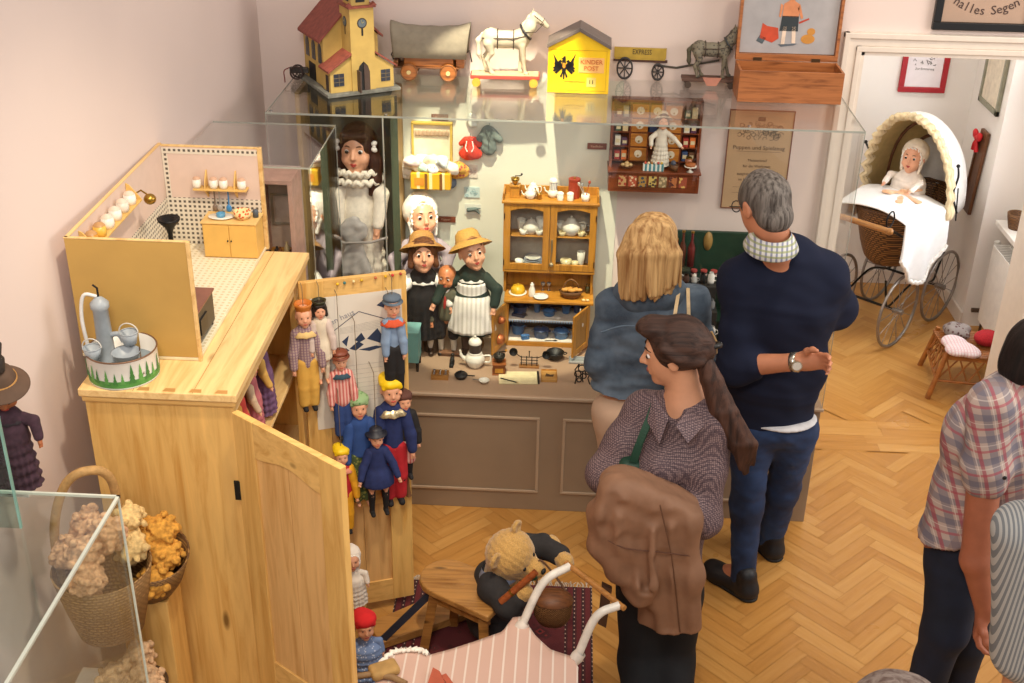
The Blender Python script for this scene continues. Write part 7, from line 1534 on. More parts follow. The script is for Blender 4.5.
# left wall shelf
p = PX(122, 222, -1.38); zl = PX(122, 212, -1.37).z
sh2 = thing('toy_wall_shelf', 'long wooden shelf with jars on the left wall of the toy kitchen', 'shelf', (-1.389, 3.36, zl)); MB().box(0, .045, -.22, .20, -.004, .002).obj('board', SHW, sh2, bevel=.001)
for y in (-.21, .19): MB().prism([(0, y, -.03), (.04, y, -.004), (.044, y, .006), (.01, y, .05), (0, y, .055)], (0, .005, 0)).obj('bracket', SHW, sh2)
for i in range(6):
 t = thing('toy_jar', ('nearest', 'second nearest', 'third', 'fourth', 'fifth', 'farthest')[i]+' jar on the left wall shelf of the toy kitchen', 'jar', (-1.366, 3.36-.18+i*.066, zl+.0025), 0, 'jars on the left toy kitchen shelf'); cc = ('#c98a30', '#e0b24a', '#e8e2d6', '#e6e0d4', '#d8cfc0', '#eae4da')[i]
 MB().lathe([(.001, 0), (.018, 0), (.021, .014), (.018, .032), (.001, .033)], n=16).obj('body', M(cc, .35, var=.15), t); MB().lathe([(.018, .033), (.012, .04), (.001, .044)], n=16).obj('lid', M('#b58a5a' if i < 2 else '#d9c6b4', .4), t)
p = PX(150, 199, -1.33); t = thing('brass_ladle', 'round brass ladle hanging at the far end of the left toy kitchen shelf', 'ladle', p); MB().sph((0, 0, 0), (.020, .020, .018)).obj('bowl', BRASS, t); MB().tube([(0, 0, .01), (-.03, .01, .025), (-.05, .0, .015)], .003, 6).obj('handle', BRASS, t)
# stove
sx0, sx1 = PY(196, 290, 3.16).x-.10, KX1-.006
a = PZ(214, 262, KZ+.10)
st = thing('toy_stove', 'dark toy stove with a reddish top just inside the near wall of the toy kitchen', 'stove', (-1.13, 3.18, KZ+.012));
MB().box(-.08, .065, -.08, .12, .012, .11).obj('body', M('#3d3a38', .4, .3), st, bevel=.002); MB().box(-.085, .07, -.085, .125, .11, .118).obj('top_plate', M('#8a5a4a', .35, .2, var=.1), st, bevel=.002)
for x in (-.07, .055):
 for y in (-.07, .11): MB().cyl((x, y, 0), (x, y, .012), .006).obj('foot', BLACK, st)
MB().box(.065, .069, -.03, .04, .03, .08).obj('oven_door', M('#2a2826', .4, .3), st, bevel=.001)
MB().cyl((-.01, -.02, .118), (-.01, -.02, .120), .028).obj('hotplate', M('#4a3a34', .4, .4), st);
# stand with black funnel
t = thing('toy_lamp_stand', 'black toy pedestal bowl standing by the back tiles of the toy kitchen', 'pedestal', (PY(168, 232, 3.6).x, 3.62, KZ+.012)); MB().lathe([(.001, 0), (.022, 0), (.008, .01), (.008, .16), (.014, .18), (.036, .205), (.037, .213), (.026, .208), (.001, .19)], n=22).obj('body', IRON, t)
t = thing('toy_table', 'small wooden toy table with pots by the left wall of the toy kitchen', 'table', (-1.31, 3.42, KZ+.012)); MB().box(-.05, .05, -.13, .10, .085, .092).obj('top', SHW, t)
for x in (-.045, .045):
 for y in (-.12, .09): MB().cyl((x, y, 0), (x, y, .085), .005).obj('leg', SHW, t)
for i, (x, y, r, h_, cc, lb) in enumerate(((-.02, -.08, .022, .05, '#6e93a8', 'blue-grey toy pot'), (.01, -.01, .016, .06, '#b8b4ae', 'grey toy jug'), (-.02, .05, .02, .04, '#d8ceb8', 'cream toy bowl'), (.02, .07, .016, .03, '#cfc8bc', 'white toy cup'))):
 t = thing('toy_pot', lb+' on the little table of the toy kitchen', 'pot', (-1.31+x, 3.42+y, KZ+.012+.0925)); MB().lathe([(.001, 0), (r*.8, 0), (r, h_*.4), (r*.8, h_), (r*.7, h_), (.001, h_*.2)], n=18).obj('body', M(cc, .35), t); MB().torus((r*1.0, 0, h_*.55), h_*.22, .002, (0, 1, 0), 12, 5).obj('handle', M(cc, .35), t)
# tin with the toy well
tcx = PZ(113, 391, WZ); r_ = .098; tcx.y += r_+.002
tn = thing('round_tin', 'round white tin painted with green fir trees holding a grey toy pump', 'tin', (tcx.x, tcx.y, WZ+.001)); th3 = .085
MB().lathe([(r_, 0), (r_+.001, .004), (r_, .008), (r_, th3-.004), (r_+.002, th3), (r_-.003, th3), (r_-.003, .03), (.001, .03)], n=48).obj('wall', M('#d9d8d2', .35, var=.04), tn)
MB().lathe([(r_+.0006, .002), (r_+.0012, .018), (r_+.0012, .026)], n=48, wob=lambda a_, z: 0).obj('painted_grass', M('#4f8f43', .5, var=.25, scale=60), tn)
MB().torus((0, 0, th3), r_, .0025, n=48, m=6).obj('rim', M('#7a5a44', .4, .3), tn); MB().cyl((0, 0, .03), (0, 0, .034), r_-.004, n=40).obj('inner_floor', M('#7d8a92', .5), tn)
rs = random.Random(9)
for i in range(14):
 a_ = math.pi+ (i+.5)/14*math.pi*1.1-.2+rs.uniform(-.04, .04); hgt_ = rs.uniform(.03, .058); m = MB(); rr = r_+.0015
 def cp(da, z): return Vector((math.cos(a_+da)*rr, math.sin(a_+da)*rr, z))
 for k in range(3):
  z0_ = .018+hgt_*.28*k; w5 = (.10-.028*k)*hgt_/.05; m.prism([cp(-w5, z0_), cp(w5, z0_), cp(0, z0_+hgt_*.5)], Vector((math.cos(a_), math.sin(a_), 0))*.0008)
 m.obj('painted_tree', M('#3f7a3a' if i % 2 else '#5c9a4c', .5, var=.15), tn)
GR = M('#9aa3aa', .4, var=.12, scale=30)
pu = thing('toy_pump', 'light grey toy water pump standing in the painted tin', 'pump', (tcx.x-.052, tcx.y+.02, WZ+.0355))
MB().lathe([(.028, 0), (.024, .02), (.021, .16), (.026, .165), (.026, .18), (.012, .195), (.001, .2)], n=20).obj('column', GR, pu); MB().tube([(0, 0, .19), (0, 0, .225), (-.012, -.0, .235)], .003, 6).obj('rod', IRON, pu); MB().tube(bez([(-.004, .0, .20), (-.038, -.01, .205), (-.05, -.016, .14), (-.046, -.016, .05)], 6), .0055, 7).obj('pump_handle', M('#d5d5d2', .4), pu); MB().tube(bez([(.02, 0, .08), (.045, -.005, .085), (.06, -.01, .065)], 5), .008, 8).obj('spout', GR, pu)
for i, (dx, dy, dz, lb) in enumerate(((-.065, -.045, .055, 'left'), (.028, .0, .085, 'right'))):
 t = thing('toy_bucket', lb+' small grey bucket hanging in the painted tin', 'bucket', (tcx.x+dx, tcx.y+dy, WZ+.0355+dz-.02), 0, 'grey buckets of the toy well'); MB().lathe([(.001, 0), (.018, 0), (.026, .036), (.024, .036), (.017, .004), (.001, .003)], n=20).obj('body', GR, t); MB().torus((0, 0, .036), .025, .002, n=20, m=5).obj('rim', GR, t); MB().torus((0, 0, .036), .027, .002, (0, 1, 0), 20, 5, a0=math.pi, a1=2*math.pi).obj('bail', M('#c8c6bf', .4), t); MB().cyl((0, 0, -(dz-.02)), (0, 0, 0), .004).obj('support', IRON, t)
t = thing('toy_basin', 'round light grey basin in the front of the painted tin', 'basin', (tcx.x+.028, tcx.y-.04, WZ+.0355+.03)); MB().lathe([(.001, 0), (.030, 0), (.038, .028), (.041, .030), (.037, .028), (.029, .005), (.001, .004)], n=26).obj('bowl', GR, t); MB().cyl((0, 0, -.03), (0, 0, 0), .012).obj('foot', IRON, t)
m = MB(); m.tube([(.055, 0, 0), (.055, 0, .07)], .002, 5); t2 = thing('wire_stand', 'thin brown wire stand beside the basin in the tin', 'stand', (tcx.x+.01, tcx.y-.03, WZ+.036)); m.tube([(.055, 0, .05), (.07, -.03, .0)], .002, 5); m.obj('wire', M('#6e5a48', .4, .5), t2)
# ================================================================ framed things seen in the corner cabinet
fx0, fx1 = PY(262, 210, 4.42).x, PY(300, 210, 4.42).x; zt4 = PY(280, 171, 4.42).z
t = thing('toy_room', 'small pink framed toy room with bottles in the corner glass cabinet', 'dollhouse', ((fx0+fx1)/2, 4.44, .601)); hw_ = (fx1-fx0)/2; PKF = M('#c9a090', .6)
MB().box(-hw_, hw_, .03, .045, 0, zt4-.6).obj('back_panel', M('#b8a69c', .8), t); frm = frame_rect(-hw_, hw_, 0, zt4-.6, .03, .018, .16); frm.obj('frame', PKF, t, bevel=.002)
zsh = PY(280, 254, 4.4).z-.6; MB().box(-hw_+.018, hw_-.018, -.12, .03, zsh-.008, zsh).obj('shelf', OAK, t); MB().box(-hw_+.018, hw_-.018, -.12, .03, zsh-.16, zsh-.152).obj('shelf', OAK, t)
mm_ = frame_rect(-.05, .045, zsh+.10, zsh+.23, .028, .008, .006); mm_.obj('small_frame', M('#8a857e', .4, .3), t)
rs = random.Random(31)
for i in range(10):
 x = -hw_+.035+(i % 5)*(2*hw_-.07)/4; z = zsh if i < 5 else zsh-.152; hgt_ = rs.uniform(.03, .07)
 tt = thing('toy_bottle', ('leftmost', 'second', 'middle', 'fourth', 'rightmost')[i % 5]+' small bottle on the %s shelf in the corner cabinet' % ('upper' if i < 5 else 'lower'), 'bottle', ((fx0+fx1)/2+x, 4.36+.03*(i % 2), .601+z+.0005), 0, 'small bottles in the corner cabinet'); MB().lathe([(.001, 0), (.012, 0), (.012, hgt_*.6), (.005, hgt_*.8), (.005, hgt_)], n=14).obj('body', M(('#4a3222', '#2b2a2e', '#7a4a26', '#c9b48a', '#5a2420')[i % 5], .3), tt)
# ================================================================ RUG, BENCH, TEDDY, PRAMS
def rug_mat():
 m, nt, b = _new('oriental_rug'); v = _coords(nt); o = _sep(nt, v)
 vo = nt.nodes.new('ShaderNodeTexVoronoi'); vo.inputs['Scale'].default_value = 14; vo.distance = 'MANHATTAN'; nt.links.new(v, vo.inputs['Vector'])
 base = _ramp(nt, vo.outputs['Distance'], [(0, lin('#1c0c10')), (.16, lin('#7c1c1c')), (.3, lin('#450a11')), (.55, lin('#560f18'))], True)
 ex = _math(nt, 'SUBTRACT', .40, _math(nt, 'ABSOLUTE', o[0]))
 f = _math(nt, 'FRACT', _math(nt, 'MULTIPLY', ex, 1/.035)); bord = _ramp(nt, f, [(0, lin('#28080d')), (.25, lin('#5c1118')), (.8, lin('#3e0a11'))], True)
 dd = _math(nt, 'FRACT', _math(nt, 'MULTIPLY', o[1], 40.0)); dots = _mix(nt, _math(nt, 'MULTIPLY', _math(nt, 'LESS_THAN', dd, .3), _math(nt, 'LESS_THAN', f, .12)), bord, lin('#b99a8a'))
 nt.links.new(_mix(nt, _math(nt, 'LESS_THAN', ex, .11), base, dots), b.inputs['Base Color']); b.inputs['Roughness'].default_value = .95; b.inputs['Sheen Weight'].default_value = .2
 _bump(nt, b, _noise(nt, v, 300, 2), .3, .003); return m
rg = thing('red_rug', 'dark red oriental rug with patterned border under the teddy bear and pram', 'rug', (-.22, 3.1, 0))
MB().box(-.40, .40, -.95, .87, .0015, .010).obj('pile', rug_mat(), rg, bevel=.003)
m = MB(); rs = random.Random(1)
for e, s_ in ((.87, 1), (-.95, -1)):
 x = -.395
 while x < .4: m.tube([(x, e, .006), (x+rs.uniform(-.006, .006), e+s_*.02, .004), (x+rs.uniform(-.01, .01), e+s_*rs.uniform(.03, .045), .003)], .0022, 4); x += .008
m.obj('fringe', M('#cdbfae', .9), rg)['kind'] = 'stuff'
RZT = .0105
# bench
t = thing('child_bench', 'low wooden child bench with a rounded seat behind the teddy bear', 'bench', (-.35, 3.58, RZT)); BN = WOOD('#a8763c', '#7c5224', 'x', .35, 1.2); BN2 = WOOD('#b58448', '#86592a', 'x', .35, 1.2)
def wpt(x, y, z): return Vector((x, y, z))-Vector((-.35, 3.58, RZT))
pts = []
c0 = Vector((-.385, 3.60, .33)); dirx = Vector((.17, -.10, 0)).normalized(); diry = Vector((.10, .17, 0)).normalized()
for k in range(9): a_ = rad(90+180*k/8); pts.append(c0+dirx*math.cos(a_)*.10+diry*math.sin(a_)*.105)
pts += [c0+dirx*.26-diry*.105, c0+dirx*.26+diry*.105]
MB().prism([p-Vector((-.35, 3.58, RZT)) for p in pts], (0, 0, -.028)).obj('seat', BN2, t, bevel=.006)
A = c0-Vector((-.35, 3.58, RZT));
MB().beam(A+dirx*-.02-diry*.07+Vector((0, 0, -.05)), A+dirx*.24-diry*.07+Vector((0, 0, -.05)), .022, .05).obj('apron', BN, t, bevel=.002)
for sx in (.0, .22):
 for sy_ in (-.075, .075): MB().beam(A+dirx*sx+diry*sy_+Vector((0, 0, -.03)), A+dirx*(sx+(-.04 if sx == 0 else .03))+diry*sy_*1.3+Vector((0, 0, -.318)), .035, .03).obj('leg', BN, t, bevel=.002)
t = thing('wooden_footboard', 'long flat wooden board lying before the bench on the rug', 'board', (-.5, 3.55, RZT)); A = PZ(381, 643, .05); B = PZ(470, 612, .05); D_ = (B-A).normalized(); N_ = Vector((-D_.y, D_.x, 0))
MB().prism([A-Vector((-.5, 3.55, RZT)), B-Vector((-.5, 3.55, RZT)), B+N_*.17-Vector((-.5, 3.55, RZT)), A+N_*.13-Vector((-.5, 3.55, RZT))], (0, 0, -.035)).obj('board', BN2, t, bevel=.003)
t = thing('blue_strap', 'dark blue flat strap running diagonally from the bench to the floor', 'strap', PZ(383, 640, .05)); a = PZ(383, 640, .055); b = PZ(432, 592, .30); MB().beam(Vector((0, 0, .004)), b-a, .006, .028).obj('band', M('#2c3140', .7), t)
# ---------------- teddy bear
TB = Vector((-.17, 3.62, RZT)); FUR = M('#c39a58', .95, var=.2, scale=220, bump=.7, sheen=.4); CHAR = M('#2c2a2b', .9, var=.15, scale=60)
bear = thing('teddy_bear', 'golden plush teddy bear in a charcoal suit reaching for the pram handle', 'teddy bear', TB)
hc = PY(510, 554, 3.58)-TB; FH = Fr(hc, rad(-118), rad(-6), rad(28), .188)
S = SDF(); h = FH.s; R = FH.R
S.ell(FH(0, 0, .02), (.50*h, .48*h, .47*h), R, k=.05*h); S.ell(FH(0, .50, -.14), (.20*h, .26*h, .18*h), R, k=.10*h); S.ell(FH(0, .2, -.25), (.34*h, .3*h, .2*h), R, k=.12*h)
for s_ in (-1, 1): S.ell(FH(s_*.40, -.02, .42), (.16*h, .07*h, .17*h), R, k=.04*h); S.ell(FH(s_*.41, .05, .43), (.10*h, .04*h, .11*h), R, k=.03*h, mode='s')
sh1 = PY(526, 548, 3.72)-TB; el1 = PY(550, 545, 3.72)-TB; pw1 = PY(565, 562, 3.62)-TB
sh2 = PY(492, 588, 3.50)-TB; el2 = PY(508, 606, 3.42)-TB; pw2 = PY(524, 592, 3.42)-TB
S.chain([hc+Vector((-.03, 0, -.08)), Vector((-.03, 0, .27)), Vector((-.02, 0, .16))], [.06, .085, .09], k=.03)
S.chain([sh1, el1, pw1], [.045, .036, .030], k=.01); S.ell(pw1, (.032, .03, .036), k=.01)
S.chain([sh2, el2, pw2], [.045, .036, .030], k=.01); S.ell(pw2, (.032, .03, .034), k=.01)
for s_ in (-1, 1): S.chain([(-.02+.02*s_, s_*.05, .16), (-.01, s_*.06, .05), (.04, s_*.06, .035)], [.055, .045, .04], k=.02)
sdf_obj(S, 'body', .0045, FUR, bear, (.0022, 260, 1, (1, 1, 1)), world=False)
S = SDF(); S.chain([Vector((-.035, 0, .31)), Vector((-.03, 0, .20)), Vector((-.03, 0, .12))], [.075, .105, .112], k=.03); S.chain([sh1, sh1*.35+el1*.65, el1*.4+pw1*.6], [.052, .046, .042], k=.02); S.chain([sh2, el2, el2*.45+pw2*.55], [.052, .046, .042], k=.02); S.cap(Vector((-.03, 0, .27)), sh1, .06, .05, k=.03); S.cap(Vector((-.03, 0, .27)), sh2, .06, .05, k=.03)
sdf_obj(S, 'jacket', .005, CHAR, bear, (.003, 40, 2, (1, 1, 1)), world=False)
S = SDF()
for s_ in (-1, 1): S.chain([(-.025, s_*.045, .16), (-.015, s_*.062, .04), (-.01, s_*.062, .002)], [.072, .062, .06], k=.02)
S.half((0, 0, .002), (0, 0, -1)); sdf_obj(S, 'trousers', .005, M('#1f1e20', .9), bear, (.003, 40, 3, (1, 1, 1)), world=False)
MB().lathe([(.055, .035), (.075, .01), (.085, -.02), (.078, -.024), (.06, .0)], hc+Vector((-.04, .0, -.085)), 24, (-.35, .1, 1)).obj('collar', M('#8790a8', .8), bear)
MB().sph(FH(0, .755, -.06), (.07*h, .045*h, .05*h), 10, 7, R).obj('nose', BLACK, bear)
for s_ in (-1, 1): MB().sph(FH(s_*.17, .435, .06), .045*h, 10, 7).obj('eye', BLACK, bear)
MB().tube([FH(-.09, .68, -.24), FH(0, .72, -.2), FH(.09, .68, -.24)], .012*h, 5).obj('mouth', BLACK, bear)
MB().sph(PY(532, 577, 3.45)-TB, (.02, .012, .016), 10, 7).obj('bow_tie', M('#2e6a48', .6), bear)
p0 = PY(501, 602, 3.40); p1 = PY(536, 572, 3.42); t = thing('wooden_flute', 'thick red-brown wooden stick held in the paw of the teddy bear', 'stick', p0); MB().cyl((0, 0, 0), p1-p0, .014, .013, 16).obj('stick', WOOD('#9a5026', '#6a3216', 'x', .4, 3, False), t, bevel=.001); MB().cyl((p1-p0)*.3, (p1-p0)*.34, .0155, n=16).obj('ring', BRASS, t)
# wicker bag of the bear
bc = PY(553, 603, 3.46); t = thing('wicker_handbag', 'small lidded wicker basket hanging from the arm of the teddy bear', 'basket', (bc.x, bc.y, bc.z-.085)); WKB = WICKER('#a8794a', '#4c3018', 2.2)
MB().lathe([(.001, .0), (.048, 0), (.062, .03), (.066, .09), (.062, .10)], n=28, sx=1.1, sy=.8).obj('body', WKB, t); MB().lathe([(.068, .10), (.060, .118), (.03, .13), (.001, .132)], n=28, sx=1.1, sy=.8).obj('lid', WOOD('#7a4a26', '#52301a', 'x', .5, 3, False), t)
pw_l = PY(540, 560, 3.55)-Vector((bc.x, bc.y, bc.z-.085)); MB().tube(bez([(-.066, 0, .095), pw_l*.6+Vector((-.03, 0, .02)), pw_l, pw_l*.6+Vector((.05, 0, .02)), (.066, 0, .095)], 6), .004, 6).obj('handle', M('#5c3c22', .6), t)
# ---------------- foreground doll pram
PCZ = .60; pram = thing('doll_pram', 'doll pram with pink striped cover and curved white handle bars in the foreground', 'pram', (-.12, 2.72, RZT)); PO = Vector((-.12, 2.72, RZT))
PK = STRIPE([(0, '#c8a696'), (.84, '#d8c8bb')], 'x', .038); WB = M('#d8d3c8', .35)
edge = [(378, 668), (392, 655), (405, 652), (418, 652), (428, 656), (450, 650), (475, 642), (503, 632), (513, 618), (522, 617), (535, 636), (550, 650), (572, 657), (578, 668)]
E3 = [PZ(x, y, PCZ) for x, y in edge]
dirs = Vector((.02, -.42, 0))
def cover_fn(u_, v_):
 f = u_*(len(E3)-1); i = min(int(f), len(E3)-2); p = E3[i].lerp(E3[i+1], f-i)
 q = Vector((p.x*(1-.12*v_)+.0, 2.36+ (p.y-2.9)*.2, PCZ)); r = p.lerp(q, v_); r.z += .018*math.sin(math.pi*min(1, v_*1.2))*math.sin(math.pi*u_)+.004*math.sin(u_*40)*v_*(1-v_)
 return r-PO
cv = MB(); cv.grid(cover_fn, 60, 30); cvo = cv.obj('cover', PK, pram, solid=.006)
sk_ = MB()
def skirt(u_, v_):
 n = len(E3); f = u_*(n-1); i = min(int(f), n-2); p = E3[i].lerp(E3[i+1], f-i); return p+Vector((.006*math.sin(u_*60)*v_, .006*math.cos(u_*50)*v_+.004, -.10*v_-.002))-PO
sk_.grid(skirt, 90, 6); sk_.obj('cover_frill', M('#e2d2c8', .85), pram, solid=.003)
ly = MB();
for a_, b_ in ((0, 4),):
 pts = [E3[i]-PO+Vector((0, 0, .006)) for i in range(0, 5)]; pts = bez(pts, 8); ly.tube([p+Vector((.004*math.sin(i*2.1), .006*math.cos(i*2.3), .003)) for i, p in enumerate(pts)], .008, 6)
ly.obj('lace_edge', M('#efe8dc', .9), pram)
for a_, b_, mm_, k_ in (((521, 627), (570, 566), (543, 583), 0), ((577, 657), (620, 605), (596, 617), 1)):
 A = PZ(a_[0], a_[1], .60); B = PZ(b_[0], b_[1], .78); Mi = PZ(mm_[0], mm_[1], .745); pts = bez([A+Vector((-.05, -.05, -.10)), A, Mi, B], 10)
 MB().tube([p-PO for p in pts], .0135, 12).obj('handle_bar', WB, pram); MB().lathe([(.018, -.02), (.021, 0), (.018, .02)], A-PO+Vector((0, 0, .0)), 16, (B-A)).obj('bar_collar', M('#d5cdc2', .6), pram)
B1 = PZ(570, 566, .78); B2 = PZ(620, 605, .78); ex = (B1-B2).normalized()*.02
MB().cyl(B1+ex-PO, B2-ex-PO, .0095, n=14).obj('grip', WOOD('#a8743a', '#7a5024', 'x', .35, 3, False), pram)
S = SDF(); S.box((-.02, -.12, .44), (.19, .26, .12), rd=.08, k=.02); sdf_obj(S, 'tub', .008, WICKER('#a98a62', '#5c4426', 1.2), pram, world=False)
for sx in (-.19, .17):
 for sy_ in (-.30, .10):
  wo = MB().torus((sx, sy_, .152), .14, .010, (1, 0, 0), 32, 8).obj('wheel', M('#3a3430', .5), pram); m = MB()
  for k in range(10): a_ = k*.628; m.cyl((sx, sy_, .152), (sx, sy_+math.cos(a_)*.14, .152+math.sin(a_)*.14), .0025, n=5)
  m.obj('spokes', WB, wo); MB().cyl((sx-.02, sy_, .152), (sx+.02, sy_, .152), .014, n=14).obj('hub', WB, wo)
for sy_ in (-.30, .10): MB().cyl((-.19, sy_, .152), (.17, sy_, .152), .006, n=8).obj('axle', IRON, pram); MB().tube([(-.13, sy_, .155), (-.15, sy_, .26), (-.1, sy_, .33)], .006, 6).obj('spring', IRON, pram); MB().tube([(.11, sy_, .155), (.13, sy_, .26), (.08, sy_, .33)], .006, 6).obj('spring', IRON, pram)
# rim, ribbons and wood piece by the pram head end
MB().tube([PZ(x, y, .62)-PO for x, y in ((338, 684), (352, 677), (372, 674), (392, 677), (406, 684))], .010, 8).obj('wicker_rim', M('#8a6c48', .6), pram)
for i, pts in enumerate(([(427, 686), (433, 668), (440, 672), (447, 688)], [(441, 676), (446, 674), (458, 690), (452, 692)])):
 MB().prism([PZ(x, y, .625)-PO for x, y in pts], (0, 0, .003)).obj('ribbon', M('#b0563c', .8), pram)
t = thing('doll_pillow', 'small brown and tan cushion at the head of the striped pram cover', 'cushion', PZ(385, 668, .61)); S = SDF(); S.box((0, -.02, .012), (.045, .03, .015), Matrix.Rotation(.5, 3, 'Z'), rd=.012); sdf_obj(S, 'cushion', .003, M('#a8854e', .8, var=.2), t, world=False)
# ---------------- wicker baby carriage in the next room
CO = Vector((1.95, 6.62, 0)); U = Vector((.67, .74, 0)).normalized(); VV = Vector((-.74, .67, 0)).normalized(); CA = math.atan2(U.y, U.x)
cg = thing('baby_carriage', 'old wicker baby carriage with a white hood and large spoked wheels in the next room', 'baby carriage', CO, CA)
WKC = WICKER('#a0703c', '#3f2612', .75)
def boat(u_, v_):
 a_ = 2*math.pi*u_; z = .44+.31*v_; s = .62+.38*v_**.6; x = .02+math.cos(a_)*.36*s*(1+.04*v_); y = math.sin(a_)*.225*s
 e = abs(math.cos(a_))**1.5; return (x, y, z+e*.05*v_)
m = MB(); m.grid(boat, 48, 12); m.obj('wicker_body', WKC, cg, solid=.008); MB().lathe([(.001, .44), (.23, .44), (.235, .445)], (.02, 0, 0), 40, sy=.62).obj('floor_board', WOOD('#6a4424', '#45290f', 'x'), cg)
rim = [boat(i/48, 1) for i in range(48)]; MB().tube(rim, .013, 8, True).obj('rim', WICKER('#8a5c30', '#3a2210', 1.5), cg)
m = MB()
for i in range(26):
 a_ = 2*math.pi*i/26; p = Vector(boat(i/26, .35)); q_ = Vector(boat((i+1.6)/26, .9)); m.tube([p*1.0+Vector((0, 0, 0)), q_], .006, 5); p = Vector(boat(i/26, .35)); q_ = Vector(boat((i-1.6)/26, .9)); m.tube([p, q_], .006, 5)
m.obj('lattice', M('#6e4522', .6), cg)
RM = M('#8b8178', .4, .6, var=.15)
for sx in (-.25, .25):
 for sy_ in (-.2, .2):
  R_ = .224; wo = MB().torus((sx, sy_, R_+.001), R_-.009, .009, (0, 1, 0), 44, 8).obj('wheel', RM, cg); m = MB()
  for k in range(14): a_ = k*2*math.pi/14; m.cyl((sx, sy_+(.012 if k % 2 else -.012), R_), (sx+math.cos(a_)*(R_-.01), sy_, R_+math.sin(a_)*(R_-.01)), .0022, n=5)
  m.obj('spokes', RM, wo); MB().cyl((sx, sy_-.03, R_), (sx, sy_+.03, R_), .016, n=14).obj('hub', RM, wo)
 MB().cyl((sx, -.2, .225), (sx, .2, .225), .008, n=8).obj('axle', IRON, cg)
for sy_ in (-.14, .14): MB().tube(bez([(-.34, sy_, .42), (-.30, sy_, .30), (-.25, sy_, .235), (0, sy_, .30), (.25, sy_, .235), (.30, sy_, .30), (.36, sy_, .44)], 8), .007, 6).obj('spring', IRON, cg)
for sy_ in (-.18, .18):
 MB().tube(bez([(-.33, sy_, .70), (-.48, sy_, .78), (-.62, sy_, .83)], 8), .008, 6).obj('handle_rod', IRON, cg)
 MB().torus((-.50, sy_*1.02, .845), .045, .005, (0, 1, 0), 20, 6, sy=1.0, sx=.9).obj('ring', IRON, cg)
MB().cyl((-.62, -.24, .83), (-.62, .24, .83), .016, n=16).sph((-.62, -.25, .83), .02).sph((-.62, .25, .83), .02).obj('handle', WOOD('#a8743a', '#7a4c20', 'y', .35, 3, False), cg)
HW = M('#e6e2dc', .9, var=.04, scale=40); HL = M('#c9ae74', .9, var=.08)
def hoodf(off, rr=1.0):
 def fn(u_, v_):
  th = math.pi*u_; ph = v_*math.pi/2
  x = .03-.10*math.sin(th)**1.0*(1-v_)+.36*math.sin(ph)*(1-.0*u_); sc = math.cos(ph)**.55 if ph < math.pi/2 else 0
  y = -math.cos(th)*.27*max(sc, .02)**.8*rr; z = .74+math.sin(th)**.85*(.545*max(sc, .01))*rr
  return (x+off, y, z+.012*math.sin(v_*9)*math.sin(th))
 return fn
m = MB(); m.grid(hoodf(0), 30, 16); m.obj('hood', HW, cg, solid=.004)
m = MB(); m.grid(hoodf(.006, .965), 30, 16); m.obj('hood_lining', HL, cg)
m = MB(); pts = []
for i in range(75):
 th = math.pi*i/74; p = Vector(hoodf(0)(i/74, 0)); pts.append(p+Vector((-.03-.012*math.sin(i*1.9), 0, 0))+Vector((0, -math.cos(th), math.sin(th)))*.012*math.sin(i*1.9))
m.tube(pts, .013, 7); m.tube([p+Vector((.022, 0, 0)) for p in pts[::1]], .018, 7); m.tube([p+Vector((.045, 0, 0)) for p in pts[::1]], .014, 7); m.obj('hood_frill', M('#dfcba2', .9), cg)
for k, (a0_, xx) in enumerate(((.34, .10), (.62, .20))):
 m = MB(); pts = [Vector(hoodf(.0, .93)(i/16, a0_)) for i in range(17)]; m.tube(pts, .009, 6); m.obj('hood_bow', M('#6a4026', .5), cg)
for sy_ in (-1, 1): MB().tube(bez([(-.02, sy_*.285, 1.06), (.03, sy_*.275, .98), (.02, sy_*.27, .88), (.08, sy_*.285, .76)], 6), .006, 6).sph((-.02, sy_*.285, 1.06), .011).obj('hood_joint', IRON, cg)
MB().tube([(-.0, -.30, .93), (.12, -.27, .70)], .004, 5).obj('stay', IRON, cg)
# white coverlet
def cov(u_, v_):
 # v along the width: hangs down both sides, u along the length
 x = -.38+.40*u_; s = -1+2*v_; wdt = .25-.05*(1-u_)
 if abs(s) < .5: y = s*2*wdt; z = .80+.035*math.cos(s*math.pi)+.02*math.sin(u_*3)
 else:
  e = (abs(s)-.5)*2; y = math.copysign(wdt+.02+.015*math.sin(u_*14)*e, s); z = .80-.40*e*(1.0 if s < 0 else .45)*(.55+.45*math.sin(u_*math.pi))
 return (x+.01*math.sin(v_*20)*.4, y, z)
m = MB(); m.grid(cov, 34, 50); m.obj('coverlet', M('#f1efec', .9, var=.03), cg, solid=.006)
m = MB(); pts = [Vector(cov(i/60, 0)) for i in range(61)]; m.tube([p+Vector((0, -.004, .006*math.sin(i*1.7))) for i, p in enumerate(pts)], .012, 6); m.obj('lace_border', M('#eae5dd', .9), cg)
